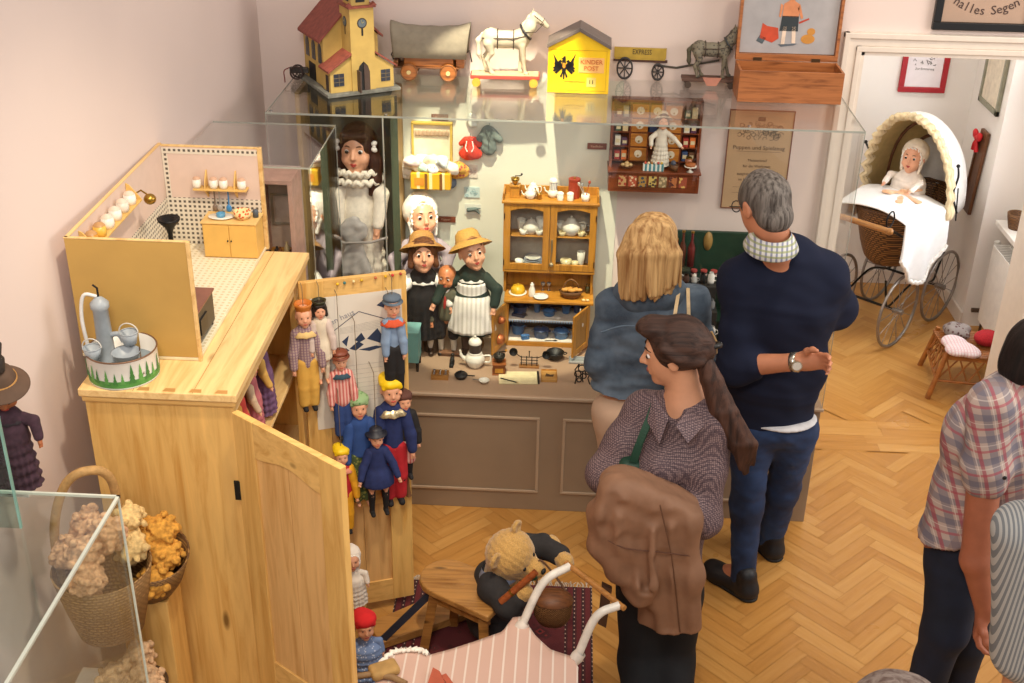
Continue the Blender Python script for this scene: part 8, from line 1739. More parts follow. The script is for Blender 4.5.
# baby doll
bb = CO+U*.02+Vector((0, 0, .80));
bt, BF = doll('baby_doll', 'baby doll in a lace bonnet and white dress sitting under the carriage hood', 'doll', bb-Vector((0, 0, .12)), .45, yaw=math.degrees(CA)+86, hh=.37, hat='bonnet', hatcol=M('#efe3d0', .9), dress=M('#ece2d6', .9), sleeve=M('#ece2d6', .9), collar=M('#f1e9dc', .9), flare=.26, waist=.2, chest=.15, hem=.1, pitch=6, hyaw=12, arms=[(-.22, .10, .52, -.20, .30, .44), (.22, .10, .52, .16, .32, .46)])
t = thing('peach_ribbon', 'large peach coloured satin ribbon bow lying on the carriage coverlet', 'ribbon', CO-U*.10-VV*.03+Vector((0, 0, .848))); S = SDF()
for (a, b_, r0, r1) in (((0, 0, .01), (-.09, -.02, .02), .015, .03), ((0, 0, .01), (.09, .03, .02), .015, .03), ((0, 0, .005), (-.05, -.13, .0), .014, .024), ((0, 0, .005), (.06, -.12, .0), .014, .024)): S.cap(a, b_, r0, r1, k=.01, sq=((0, 0, 1), .3))
S.ell((0, 0, .014), (.018, .018, .014), k=.01); sdf_obj(S, 'bow', .003, M('#e3b184', .5, var=.1, sheen=.4), t, (.003, 60, 2, (1, 1, 1)), world=False)
# ---------------- low rattan chair with knitting
c0 = PZ(965, 385, 0); t = thing('rattan_chair', 'low brown rattan stool chair beside the passage at the right', 'chair', (2.10, 5.80, 0)); RT = M('#9a5f2a', .4, var=.25, scale=30); CP = Vector((2.10, 5.80, 0))
FT = [PZ(927, 397, 0)-CP, PZ(975, 385, 0)-CP]; TP = [PY(946, 354, 5.76)-CP]
tops = [Vector((-.05, -.08, .24)), Vector((.28, -.12, .24)), Vector((.30, .22, .24)), Vector((-.02, .22, .24))]; feet = [Vector((-.115, -.10, 0)), Vector((.33, -.16, 0)), Vector((.35, .28, 0)), Vector((-.06, .28, 0))]
for a, b_ in zip(tops, feet): MB().tube([a+Vector((0, 0, .03)), b_], [.013, .016], 8).obj('leg', RT, t)
MB().tube(tops, .014, 8, True).obj('seat_frame', RT, t); m = MB()
for i in range(4):
 a, b_ = tops[i], tops[(i+1) % 4]; fa, fb = feet[i].lerp(a, .45), feet[(i+1) % 4].lerp(b_, .45); m.tube([fa, fb], .008, 6)
 for k in range(5):
  p = a.lerp(b_, k/5); q_ = fa.lerp(fb, (k+1)/5); r_ = a.lerp(b_, (k+1)/5); s_ = fa.lerp(fb, k/5); m.tube([p, q_], .005, 5); m.tube([r_, s_], .005, 5)
m.obj('lattice', RT, t)
m = MB();
for k in range(16): y = -.08+.30*k/15; m.tube([(-.045, y-.0, .245), (.29, y-.0, .245)], .008, 5)
m.obj('woven_seat', RT, t)
MB().tube([(.29, -.12, .25), (.34, -.10, .46), (.34, .2, .46), (.30, .22, .25)], .013, 8).obj('back_frame', RT, t)
def lump(name, label, cat, c, r, mat, seed, grp=None, n=5):
 t = thing(name, label, cat, c, 0, grp); S = SDF(); rs = random.Random(seed)
 for i in range(n): S.ell((rs.uniform(-.5, .5)*r[0], rs.uniform(-.5, .5)*r[1], r[2]*.45+rs.uniform(0, .3)*r[2]), (r[0]*.6, r[1]*.6, r[2]*.5), Matrix.Rotation(rs.random()*3, 3, 'Z'), k=r[2]*.3)
 sdf_obj(S, 'cloth', max(.0035, r[2]/14), mat, t, (r[2]*.06, 45, seed, (1, 1, 1)), world=False); return t
lump('knitted_blanket', 'white and pink knitted blanket folded over the front of the rattan chair', 'blanket', CP+Vector((.03, -.04, .255)), (.10, .10, .05), CHECK('#ddd0d0', '#c9929a', '#d8b4b4', .016, 'xy'), 1)
lump('knitted_doll_clothes', 'bright red knitted bundle on the rattan chair', 'knitwear', CP+Vector((.17, .04, .255)), (.085, .08, .07), M('#a51d26', .95, var=.2, scale=120, bump=.5), 2)
lump('knitted_doll_clothes', 'grey and brown knitted bundle at the back of the rattan chair', 'knitwear', CP+Vector((.05, .15, .255)), (.10, .06, .06), DOTS('#8d8480', '#5c3f3c', 50, .4), 3)
# ---------------- left side: dried flowers, glass case, hanging doll
gx1 = PY(118, 496, 2.4).x; gz = PY(118, 496, 2.4).z
gc = thing('glass_showcase', 'tall glass showcase at the lower left corner of the picture', 'display case', (gx1-.15, 1.9, 0)); g0 = WX(1.4)+.01
MB().box(g0, gx1, 1.4, 2.4, 0, .62).obj('plinth', M('#e3dcd4', .5), gc, world=True, bevel=.003)
GW = GLASS((.93, .955, .95), .9, key='w'); MB().box(g0, gx1, 1.4, 2.4, gz-.006, gz).obj('glass_top', GW, gc, world=True); MB().box(gx1-.006, gx1, 1.4, 2.4, .62, gz-.006).obj('glass_side', GW, gc, world=True); MB().box(g0, gx1-.006, 2.394, 2.4, .62, gz-.006).obj('glass_back', GW, gc, world=True)
GE = M('#cfd6c8', .15, var=.03, spec=.9); m = MB(); m.box(gx1-.004, gx1+.004, 1.4, 2.403, gz-.006, gz+.001).box(g0, gx1+.004, 2.397, 2.403, gz-.006, gz+.001).box(gx1-.003, gx1+.002, 2.398, 2.403, .62, gz); m.obj('glass_edge', GE, gc, world=True)
gx2 = PY(24, 600, 2.25).x; t = thing('glass_screen', 'upright greenish glass panel at the left edge of the picture', 'glass panel', (gx2-.05, 2.27, 0)); zt_ = PY(3, 395, 2.25).z
MB().box(WX(2.25)+.01, PY(14, 500, 2.25).x, 2.25, 2.256, gz+.002, zt_).obj('pane', GLASS((.80, .90, .88), .8, key='t'), t, world=True); MB().box(PY(14, 500, 2.25).x, PY(14, 500, 2.25).x+.004, 2.249, 2.257, gz+.002, zt_).obj('edge', M('#7fb0a4', .15, spec=.9), t, world=True)
MB().box(WX(2.25)+.002, WX(2.25)+.02, 2.235, 2.27, gz+.05, zt_-.05).obj('wall_bracket', STEEL, t, world=True)
def dried(par, cs, name='dried_flowers', mat=None, seed=0, r=.055, world_off=Vector((0, 0, 0))):
 S = SDF(); rs = random.Random(seed)
 for c in cs:
  for i in range(44):
   d = Vector((rs.gauss(0, 1), rs.gauss(0, 1), rs.gauss(0, 1))).normalized()*r*rs.uniform(.6, 1.0); S.ell(Vector(c)+d, (rs.uniform(.007, .013),)*3, k=.002)
  S.ell(c, r*.78, k=.004)
 return sdf_obj(S, name, .0035, mat, par, (.0035, 150, seed, (1, 1, 1)), world=False, smooth=0)
BC = Vector((-1.235, 2.61, .93)); ped = thing('flower_pedestal', 'low white pedestal hidden behind the glass showcase under the flower basket', 'pedestal', (-1.28, 2.60, 0)); MB().box(-.11, .09, -.10, .10, 0, .64).obj('plinth', M('#ddd5cd', .6), ped, bevel=.003)
bk = thing('flower_basket', 'large tall handled wicker basket filled with dried flowers in front of the wardrobe', 'basket', BC); WKF = WICKER('#b08a58', '#6e4d28', .9)
MB().lathe([(.001, -.045), (.09, -.045), (.115, .06), (.135, .17), (.13, .17), (.11, .06), (.08, -.03)], n=36).obj('body', WKF, bk); hp = []
A = PY(72, 560, 2.60)-BC; T_ = PY(78, 474, 2.60)-BC; T2 = PY(104, 474, 2.62)-BC; D2 = PY(112, 490, 2.62)-BC
MB().tube(bez([(-.12, .0, .10), (-.115, 0, .28), (-.07, .01, .42), (-.01, .03, .46), (.03, .08, .40), (.02, .12, .18)], 10), .013, 9).obj('handle', M('#b08a55', .7, var=.2, scale=80, bump=.5), bk)
DF1 = M('#cfa27c', .95, var=.45, scale=90, bump=.6); DF2 = M('#c58f3a', .95, var=.35, scale=90, bump=.6); DF3 = M('#8d7558', .95, var=.3, scale=60)
dried(bk, [(-.08, -.02, .22), (-.02, -.05, .25), (.03, .0, .28), (-.05, .06, .26), (.0, -.09, .19)], mat=DF1, seed=1); dried(bk, [(.07, .05, .20), (.05, .10, .26)], mat=M('#d3b57c', .95, var=.3, scale=90, bump=.6), seed=2, r=.05)
bk2 = thing('flower_basket', 'second wicker basket with golden yellow dried flowers against the wardrobe side', 'basket', (-1.165, 2.765, .90))
MB().lathe([(.001, 0), (.06, 0), (.09, .07), (.11, .17), (.105, .17), (.08, .07), (.05, .012)], n=30, axis=(.15, -.25, 1)).obj('body', WICKER('#9a7038', '#5a3c1c', 1), bk2)
dried(bk2, [(.0, -.03, .19), (.06, -.03, .15), (.04, -.09, .10), (-.03, .0, .22), (.05, .0, .21)], mat=DF2, seed=3, r=.056); dried(bk2, [(-.01, -.07, .18)], name='seed_head', mat=DF3, seed=4, r=.03)
bs = thing('flower_stand', 'plain wooden stand holding the basket of golden dried flowers', 'stand', (-1.165, 2.765, 0)); MB().box(-.06, .06, -.06, .06, 0, .898).obj('post', PINE, bs, bevel=.003)
bk3 = thing('flower_basket', 'lowest basket of beige dried flowers behind the showcase glass', 'basket', (-1.17, 2.56, .655)); MB().lathe([(.001, 0), (.07, 0), (.09, .06), (.085, .06), (.06, .01)], n=30).obj('body', WICKER('#8a6a44', '#4a3420', 1), bk3); dried(bk3, [(-.05, -.02, .10), (.04, -.03, .11), (.0, .04, .12)], mat=M('#c2a07c', .95, var=.35, scale=90, bump=.6), seed=5);
# doll at the far left
a = PX(22, 487, -1.38); b_ = PX(18, 358, -1.38); Hd = b_.z-a.z+.03
ld, LFm = doll('wall_doll', 'dark doll with a broad brown hat and dark purple dress by the left wall', 'doll', a, Hd, yaw=200, hh=.30, skin=M('#a5613a', .6), dress=M('#3b2430', .9, var=.3, scale=60), sleeve=M('#3b2430', .9, var=.3, scale=60), flare=.16, waist=.11, hem=.02, detail=False, hat='straw', hatcol=M('#5d4636', .8, var=.15), pitch=-38, collar=M('#2a2228', .9))
MB().lathe([(.02, .02), (.024, .05), (.018, .06), (.024, .09), (.001, .09)], LFm(0, -.1, .55), 16).obj('hat_knob', M('#2c241f', .6), ld)
sf = thing('wall_bracket_shelf', 'small white bracket shelf carrying the dark doll at the left wall', 'shelf', (a.x, a.y, a.z)); MB().box(WX(a.y)-a.x+.002, .03, -.03, .03, -.012, -.001).obj('board', M('#ddd5cd', .6), sf, bevel=.002)
# ================================================================ PEOPLE
def person(label, base, S, vox, mat, smooth=2):
 P, Q = S.mesh(vox); P = smooth_pts(P, Q, smooth); base = Vector(base)
 o = mesh_obj('person', P-np.array(base[:]), Q, mat); o.location = base; return props(o, label, 'person')
def garm(name, par, S, mat, vox=.006, folds=None, smooth=1, label=None): return sdf_obj(S, name, vox, mat, par, folds=folds, world=True, smooth=smooth, label=label)
def denim(c='#2c4468', c2='#4a6a94', sc=1.0):
 key = ('DEN', c, c2, sc)
 if key in _mats: return _mats[key]
 m, nt, b = _new('denim'); v = _coords(nt); n = _noise(nt, v, 4.5*sc, 4, .6); n2 = _noise(nt, v, 260, 2)
 base = _ramp(nt, n, [(.38, lin(c)), (.70, lin(c2))]); nt.links.new(_mix(nt, _math(nt, 'MULTIPLY', n2, .35), base, lin(c2)), b.inputs['Base Color']); b.inputs['Roughness'].default_value = .85; _bump(nt, b, n2, .15, .001)
 _mats[key] = m; return m
def shoe(par, heel, toe, w_=.05, h_=.09, mat=None):
 S = SDF(); h = Vector(heel); t = Vector(toe); up = Vector((0, 0, 1)); S.cap(h+up*.035, t+up*.028, w_*.82, w_*.85, k=.03); S.cap(h+up*.04+(t-h)*.05, h+up*h_+(t-h)*.08, w_*.85, w_*.85, k=.03); S.ell(h.lerp(t, .8)+up*.02, (w_*1.05, w_*1.05, .04), k=.03); S.half((0, 0, .006), (0, 0, -1))
 o = garm('shoe', par, S, mat or BLACK, .005)
 S = SDF(); S.cap(h+up*.008, t+up*.008, w_*.88, w_*.92, k=.01); S.ell(h.lerp(t, .8)+up*.008, (w_*1.08, w_*1.08, .02), k=.01); S.half((0, 0, .014), (0, 0, 1)); S.half((0, 0, .001), (0, 0, -1)); garm('sole', o, S, M('#0d0d0d', .6), .005); return o
# ---------------------------------------------------------------- man in navy
mb = PZ(745, 585, 0); mb.z = 0
J = lambda x, y, d: PY(x, y, d)
pel, wai, che, upp = J(772, 414, 4.08), J(776, 368, 4.06), J(783, 305, 4.04), J(782, 272, 4.03)
SL, SR = J(740, 280, 4.03), J(824, 276, 4.05); EL = J(734, 366, 3.95); WR_ = J(797, 362, 3.84); ER = J(838, 308, 4.12); WRr = J(830, 306, 4.29)
FM = Fr(J(763, 205, 4.00), rad(34), rad(-22), 0, .235)
FL0, FR0 = PZ(742, 590, 0), PZ(768, 550, 0)
HL, KL, AL = J(752, 432, 4.07), J(747, 505, 4.07), FL0+Vector((0, 0, .09)); HR_, KR, AR_ = J(795, 430, 4.10), J(783, 488, 4.20), FR0+Vector((0, 0, .09))
S = SDF(); head_sdf(S, FM, neck=False); S.cap(FM(0, -.1, -.35), upp+Vector((0, 0, .02)), .058, .07, k=.03)
SQ = ((-.05, 1, 0), .62)
S.chain([upp, che, wai, pel], [.135, .165, .145, .15], k=.05, sq=SQ); S.cap(SL, SR, .058, k=.05)
S.chain([SL, EL, WR_], [.055, .046, .030], k=.02); S.chain([SR, ER, WRr], [.055, .046, .030], k=.02)
hd = (J(812, 361, 3.82)-WR_).normalized()
hand_sdf(S, WR_, hd+Vector((0, 0, -.02)), Vector((.1, -1, .15)), .185, .75, side=-1, spread=.16, thumb=.5)
hand_sdf(S, WRr, Vector((-.5, .8, -.1)), Vector((0, 0, -1)), .18, .5, side=1)
for h_, k_, a_ in ((HL, KL, AL), (HR_, KR, AR_)): S.chain([h_, k_, a_], [.085, .056, .042], k=.03)
S.cap(AL, FL0+Vector((-.08, .07, .03)), .04, .035, k=.02); S.cap(AR_, FR0+Vector((-.06, .1, .03)), .04, .035, k=.02)
man = person('person in navy sweater and jeans seen from behind, one bare forearm held behind the back', mb, S, .005, SKIN2)
S = SDF(); S.chain([upp+Vector((0, 0, -.0)), che, wai, pel+Vector((0, 0, .01))], [.160, .192, .176, .160], k=.06, sq=SQ); S.cap(SL+Vector((.0, 0, .0)), SR, .078, k=.06); S.cap(SL, upp+Vector((-.06, 0, .035)), .07, .05, k=.04); S.cap(SR, upp+Vector((.05, 0, .035)), .07, .05, k=.04)
S.chain([SL, EL, EL.lerp(WR_, .30)], [.078, .068, .056], k=.04); S.chain([SR, ER, ER.lerp(WRr, .75)], [.078, .068, .055], k=.04)
S.half(J(780, 424, 4.05), (-.06, 0, -1))
S.cap(FM(0, -.08, -.52)+Vector((0, 0, .075)), FM(0, -.08, -.52)+Vector((0, .02, .3)), .062, .08, k=.01, mode='s')
NV = M('#1d2235', .95, var=.12, scale=7, spec=.2)
garm('sweater', man, S, NV, .006, [(.009, 12, 3, (1, 1, .8)), (.005, 34, 4, (.6, .6, 1.4))])
CK = CHECK('#d8dad8', '#3a4a8a', '#8f9a4a', .018, 'xz', .4)
MB().lathe([(.064, .030), (.070, .018), (.084, -.004), (.096, -.030), (.090, -.036), (.075, -.012)], FM(0, -.06, -.56)+Vector((0, 0, .01)), 36, (-.06, -.22, 1), lambda a_, z: .03*math.sin(a_*2)).obj('shirt_collar', CK, man, world=True)
S = SDF(); S.ell(J(780, 417, 4.065), (.144, .110, .015), k=.01); garm('shirt_hem', man, S, M('#c9c9cc', .85), .006, [(.004, 30, 2, (1, 1, 1))])
DN = denim('#0d172e', '#2c4876', .9)
S = SDF(); S.ell(J(774, 424, 4.08), (.152, .115, .09), k=.05); S.chain([HL, KL, AL+Vector((0, 0, -.05))], [.098, .064, .054], k=.04); S.chain([HR_, KR, AR_+Vector((0, 0, -.05))], [.094, .062, .052], k=.04); S.half((0, 0, .018), (0, 0, -1))
garm('jeans', man, S, DN, .006, [(.008, 13, 7, (1, 1, 1.6)), (.003, 42, 8, (1, 1, 1.4))])
shoe(man, PZ(752, 597, 0)+Vector((-.02, 0, 0)), PZ(712, 574, 0), .05, .10, M('#14161c', .5)); shoe(man, PZ(773, 557, 0), PZ(756, 540, 0), .05, .10, M('#14161c', .5))
S = SDF(); h = FM.s; S.ell(FM(0, -.06, .13), (.355*h, .435*h, .40*h), FM.R, k=.03*h); S.ell(FM(0, -.22, -.18), (.30*h, .26*h, .26*h), FM.R, k=.08*h); S.ell(FM(0, .36, -.10), (.36*h, .33*h, .36*h), FM.R, k=.05*h, mode='s')
for s_ in (-1, 1): S.ell(FM(s_*.36, .02, -.05), (.08*h, .13*h, .15*h), FM.R, k=.02*h, mode='s')
garm('hair', man, S, HAIR('#77706a', '#322b27', 'z', .8), .005, [(.003, 60, 3, (1, 1, .4))])
m = MB()
for s_ in (-1, 1): m.torus(FM(s_*.15, .43, .03), .085*h, .009*h, FM.d(0, 1, 0), 20, 5); m.tube([FM(s_*.25, .46, .05), FM(s_*.37, .30, .06), FM(s_*.385, .02, .04)], .009*h, 5)
m.tube([FM(-.05, .48, .04), FM(0, .49, .06), FM(.05, .48, .04)], .009*h, 5); m.obj('glasses', BLACK, man, world=True)
wa = WR_.lerp(EL, .03); ax = (WR_-EL).normalized(); w_o = MB().lathe([(.033, -.012), (.0365, -.011), (.0365, .011), (.033, .012)], wa, 28, ax).obj('wrist_watch', M('#b9b3a6', .25, .9), man, world=True)
MB().cyl(wa+Vector((0, -.030, .004)), wa+Vector((0, -.041, .005)), .019, n=22).obj('watch_case', M('#c9c2b0', .2, .9), w_o, world=True); MB().cyl(wa+Vector((0, -.041, .005)), wa+Vector((0, -.0425, .005)), .015, n=22).obj('watch_dial', M('#e2dfd6', .3), w_o, world=True)
# ---------------------------------------------------------------- blonde woman
bbs = PZ(640, 560, 0)
SL, SR = J(612, 302, 4.24), J(692, 304, 4.24); che, wai, hip = J(652, 325, 4.22), J(642, 362, 4.22), J(632, 410, 4.20); EL = J(600, 362, 4.20); WL_ = J(610, 356, 4.31); ER = J(702, 362, 4.22); WRr = J(696, 350, 4.31)
FB_ = Fr(J(652, 246, 4.22), rad(-6), rad(-26), 0, .225)
S = SDF(); head_sdf(S, FB_, neck=False); S.cap(FB_(0, -.1, -.35), che.lerp(FB_(0, -.1, -.35), .3), .05, .06, k=.03)
SQ = ((0, 1, 0), .66); S.chain([che+Vector((0, 0, .08)), che, wai, hip], [.115, .125, .11, .135], k=.05, sq=SQ); S.cap(SL, SR, .048, k=.04); S.chain([SL, EL, WL_], [.045, .038, .026], k=.02); S.chain([SR, ER, WRr], [.045, .038, .026], k=.02)
hand_sdf(S, WL_, Vector((.2, .9, -.1)), Vector((0, 0, -1)), .165, .4, side=1); hand_sdf(S, WRr, Vector((-.2, .9, -.1)), Vector((0, 0, -1)), .165, .4, side=-1)
LG = [(J(618, 425, 4.20), J(622, 490, 4.20), PZ(622, 552, 0)+Vector((0, 0, .09))), (J(650, 425, 4.20), J(654, 490, 4.20), PZ(656, 552, 0)+Vector((0, 0, .09)))]
for a, b, c_ in LG: S.chain([a, b, c_], [.08, .05, .036], k=.03); S.cap(c_, c_+Vector((0, .10, -.06)), .035, .03, k=.02)
blo = person('person with blond shoulder-length hair in a faded denim jacket leaning over the display case', bbs, S, .006, SKIN)
DJ = denim('#324152', '#68798a', 1.6)
S = SDF(); S.chain([che+Vector((0, 0, .07)), che, wai], [.140, .155, .140], k=.05, sq=SQ); S.cap(SL, SR, .064, k=.05); S.cap(wai, hip+Vector((-.01, 0, .03)), .14, .185, k=.05, sq=SQ); S.chain([SL, EL, EL.lerp(WL_, .7)], [.066, .058, .050], k=.03); S.chain([SR, ER, ER.lerp(WRr, .7)], [.066, .058, .050], k=.03); S.half(J(632, 402, 4.1), (-.1, 0, -1))
jk = garm('denim_jacket', blo, S, DJ, .006, [(.011, 14, 3, (.6, .6, 1.8)), (.005, 36, 5, (.5, .5, 2))])
S = SDF(); S.cap(J(624, 292, 4.22), J(678, 293, 4.22), .042, k=.02); S.cap(J(640, 293, 4.20), J(662, 292, 4.20), .086, k=.03); garm('jacket_collar', blo, S, DJ, .006)
m = MB(); m.tube(bez([J(601, 330, 4.085)+Vector((0, -.02, 0)), J(625, 326, 4.06)+Vector((0, .0, 0)), J(660, 330, 4.06), J(695, 336, 4.10)], 8), .0035, 6); m.obj('jacket_seam', M('#56687a', .8), blo, world=True)
S = SDF(); S.ell(hip, (.16, .125, .10), k=.05)
for a, b, c_ in LG: S.chain([a, b, c_+Vector((0, 0, -.02))], [.100, .070, .060], k=.04)
S.half((0, 0, .04), (0, 0, -1)); garm('trousers', blo, S, M('#cdae94', .85, var=.08, scale=8), .006, [(.005, 14, 4, (1, 1, 1.5))])
for a, b, c_ in LG: shoe(blo, Vector((c_.x, c_.y-.03, 0)), Vector((c_.x, c_.y+.14, 0)), .042, .07, M('#5c4636', .5))
S = SDF(); h = FB_.s; S.ell(FB_(0, -.07, .13), (.42*h, .48*h, .44*h), FB_.R, k=.04*h)
rs = random.Random(6)
S.ell(FB_(0, -.22, -.12), (.42*h, .32*h, .38*h), FB_.R, k=.06*h)
for q in range(26):
 f = q/25; xb = 621+57*f; lay = (q*7 % 3)-1; yb = 298+rs.uniform(-6, 6)-abs(f-.5)*8-max(0, f-.75)*26; xt = 650+(xb-650)*.62
 S.chain([J(xt, 222+abs(f-.5)*14, 4.16+.02*lay), J(650+(xb-650)*.97, 254, 4.095+.012*lay+abs(f-.5)*.10), J(xb+rs.uniform(-2, 2), yb, 4.075+.015*lay+abs(f-.5)*.13)], [.018, .022, rs.uniform(.006, .011)], k=.010)
S.ell(FB_(0, .42, -.18), (.26*h, .26*h, .42*h), FB_.R, k=.04*h, mode='s')
garm('hair', blo, S, HAIR('#dcb57c', '#93683c', 'z', .55), .0045, [(.003, 60, 3, (1, 1, .1)), (.0015, 140, 6, (1, 1, .12))])
hb_ = thing('handbag', 'cream handbag with two slim straps hung over the denim jacket shoulder', 'handbag', J(692, 372, 4.10)); o_ = J(692, 372, 4.10)
S = SDF(); S.box((0, 0, -.06), (.10, .035, .09), rd=.02); sdf_obj(S, 'bag', .005, M('#cbb389', .6), hb_, world=False)
for (xa, ya, xb, yb) in ((679, 290, 673, 330), (688, 291, 689, 330)):
 m = MB(); pts = bez([o_+Vector(((xb-684)*.012, .03, .03)), J(xb+1, 345, 4.06), J(xb, yb, 4.06), J((xa+xb)/2, 308, 4.085), J(xa, ya, 4.17), J(xa, ya-1, 4.24), J(xa+1, ya+14, 4.34)], 8)
 for a, b in zip(pts[:-1], pts[1:]): m.beam(a-o_, b-o_, .013, .005)
 m.obj('strap', M('#d6bd92', .6), hb_)
# ---------------------------------------------------------------- brunette
bru0 = PZ(655, 702, 0)
SRt, SLt = J(645, 412, 3.50), J(714, 422, 3.40); che, wai, hip = J(680, 450, 3.44), J(668, 512, 3.44), J(660, 572, 3.44)
Ea, Wa = J(606, 474, 3.40), J(648, 496, 3.24); Eb, Wb = J(702, 518, 3.30), J(652, 500, 3.18)
FU = Fr(J(673, 352, 3.46), rad(84), rad(-10), 0, .226)
bf = Vector((-.45, -.89, 0)).normalized()
S = SDF(); head_sdf(S, FU, neck=False); S.cap(FU(0, -.08, -.25), FU(0, -.16, -.72), .044, .048, k=.014); S.cap(FU(0, -.08, -.3), che+Vector((0, 0, .16)), .044, .055, k=.03)
SQ = (bf, .68); S.chain([che+Vector((0, 0, .09)), che, wai, hip], [.115, .125, .11, .145], k=.05, sq=SQ); S.ell(che+bf*.06+Vector((0, 0, -.01)), (.11, .08, .07), Matrix.Rotation(rad(25), 3, 'Z'), k=.04); S.cap(SRt, SLt, .048, k=.04)
S.chain([SRt, Ea, Wa], [.046, .038, .026], k=.02); S.chain([SLt, Eb, Wb], [.046, .038, .026], k=.02)
hand_sdf(S, Wa, Vector((1, -.1, 0)), Vector((0, 0, -1)), .165, .5, side=1); hand_sdf(S, Wb, Vector((-1, .1, -.1)), Vector((0, 0, -1)), .165, .5, side=-1)
LG = [(J(645, 600, 3.42), J(640, 660, 3.40), PZ(640, 735, 0)+Vector((0, 0, .09))), (J(674, 600, 3.42), J(673, 660, 3.40), PZ(674, 735, 0)+Vector((0, 0, .09)))]
for a, b, c_ in LG: S.chain([a, b, c_], [.085, .055, .038], k=.03); S.cap(c_, c_+Vector((-.04, -.11, -.06)), .035, .03, k=.02)
bru = person('person with a long brown ponytail in a small-patterned shirt, brown coat over folded arms', bru0, S, .0045, SKIN)
def PATT():
 m, nt, b = _new('small_pattern_cloth'); v = _coords(nt); vo = nt.nodes.new('ShaderNodeTexVoronoi'); vo.inputs['Scale'].default_value = 160; vo.inputs['Randomness'].default_value = .25; nt.links.new(v, vo.inputs['Vector'])
 nt.links.new(_ramp(nt, vo.outputs['Distance'], [(0, lin('#927b79')), (.36, lin('#5f4d52')), (.62, lin('#3d3038'))], True), b.inputs['Base Color']); b.inputs['Roughness'].default_value = .75; return m
PT_ = PATT()
S = SDF(); S.chain([che+Vector((0, 0, .085)), che, wai, hip+Vector((0, 0, .08))], [.135, .150, .132, .15], k=.05, sq=SQ); S.ell(che+bf*.07+Vector((0, 0, -.01)), (.12, .085, .075), Matrix.Rotation(rad(25), 3, 'Z'), k=.05); S.cap(SRt, SLt, .062, k=.05)
S.chain([SRt, SRt.lerp(Ea, .5), Ea, Ea.lerp(Wa, .7)], [.068, .066, .062, .052], k=.03); S.chain([SLt, SLt.lerp(Eb, .5), Eb, Eb.lerp(Wb, .7)], [.068, .066, .062, .052], k=.03)
S.half(J(660, 560, 3.4), (0, 0, -1)); S.cap(FU(0, .02, -.42), FU(0, .02, -.42)+Vector((-.03, -.02, .3)), .060, .10, k=.01, mode='s'); S.cap(J(676, 404, 3.42), J(667, 436, 3.27), .032, .006, k=.01, mode='s')
shirt = garm('shirt', bru, S, PT_, .005, [(.007, 11, 3, (1, 1, .8)), (.0028, 34, 6, (1, 1, 1))])
S = SDF()
nk = FU(0, -.02, -.50)
S.chain([nk+Vector((-.055, .01, .01)), nk+Vector((.0, .07, .035)), nk+Vector((.06, .03, .01))], [.020, .022, .020], k=.02)
co = garm('shirt_collar', bru, S, PT_, .0045)
for P4 in ([(654, 394, 3.40), (648, 420, 3.36), (660, 443, 3.285), (669, 418, 3.33)], [(697, 398, 3.43), (713, 416, 3.375), (689, 442, 3.285), (677, 424, 3.31)]):
 MB().prism([J(*q_) for q_ in P4], bf*.010).obj('collar_flap', PT_, co, world=True, bevel=.003)
CT_ = M('#8a664e', .62, var=.12, scale=14, bump=.15, spec=.35)
coat = thing('brown_coat', 'brown leather coat folded over the arms of the woman with the ponytail', 'coat', J(655, 560, 3.22)); S = SDF()
tops = [(616, 486), (628, 490), (640, 495), (652, 500), (664, 505), (676, 510), (687, 516)]; bots = [(606, 540), (616, 570), (630, 588), (650, 598), (664, 636), (678, 636), (692, 630)]
for i, ((x, y), (xb, yb)) in enumerate(zip(tops, bots)):
 S.chain([J(x, y-6, 3.36), J(x, y-4, 3.27), J(x-2, y+6, 3.185), J((x+xb)/2-(4 if i < 3 else 0), (y+yb)/2, 3.165+.004*i), J(xb, yb, 3.20)], [.028, .042, .042, .036, .030], k=.05)
S.chain([J(630, 500, 3.2), J(600, 512, 3.21), J(600, 545, 3.20), J(622, 570, 3.19)], [.04, .034, .036, .04], k=.04)
S.chain([J(655, 520, 3.16), J(648, 580, 3.15), J(640, 596, 3.16)], [.04, .045, .04], k=.03)
S.chain([J(668, 560, 3.24), J(654, 636, 3.25)], [.05, .035], k=.04); S.chain([J(648, 590, 3.24), J(645, 632, 3.25)], [.035, .03], k=.04)
for pts, r_ in (([(636, 496), (626, 540), (628, 580)], .010), ([(650, 500), (640, 545), (646, 588)], .012), ([(662, 508), (662, 560), (668, 630)], .011), ([(680, 516), (680, 570), (684, 634)], .010), ([(612, 500), (606, 530), (612, 560)], .009), ([(622, 508), (650, 522), (680, 520)], .008)):
 for (xa, ya), (xb, yb) in zip(pts[:-1], pts[1:]): S.cap(J(xa, ya, 3.128), J(xb, yb, 3.126 if yb < 600 else 3.155), r_*1.3, k=.03, mode='s')
S.half(J(670, 628, 3.2), (.12, 0, -1))
sdf_obj(S, 'coat_body', .005, CT_, coat, folds=[(.005, 22, 3, (1, 1, .3)), (.0025, 60, 5, (1, 1, .5))], world=True)
MB().tube([p for p in bez([J(660, 505, 3.13), J(672, 560, 3.135), J(680, 632, 3.165)], 12)], .0022, 5).obj('seam', M('#64432f', .6), coat, world=True); MB().tube(bez([J(600, 536, 3.155), J(625, 548, 3.125), J(660, 552, 3.125), J(690, 556, 3.15)], 8), .0022, 5).obj('seam', M('#5a3624', .6), coat, world=True)
p_ = J(606, 590, 3.19); MB().prism([J(602, 585, 3.2), J(612, 590, 3.2), J(606, 628, 3.22), J(598, 624, 3.22)], (0, .02, 0)).obj('belt_end', M('#4f3626', .5), coat, world=True)
S = SDF(); S.ell(J(660, 585, 3.42), (.15, .12, .10), k=.05)
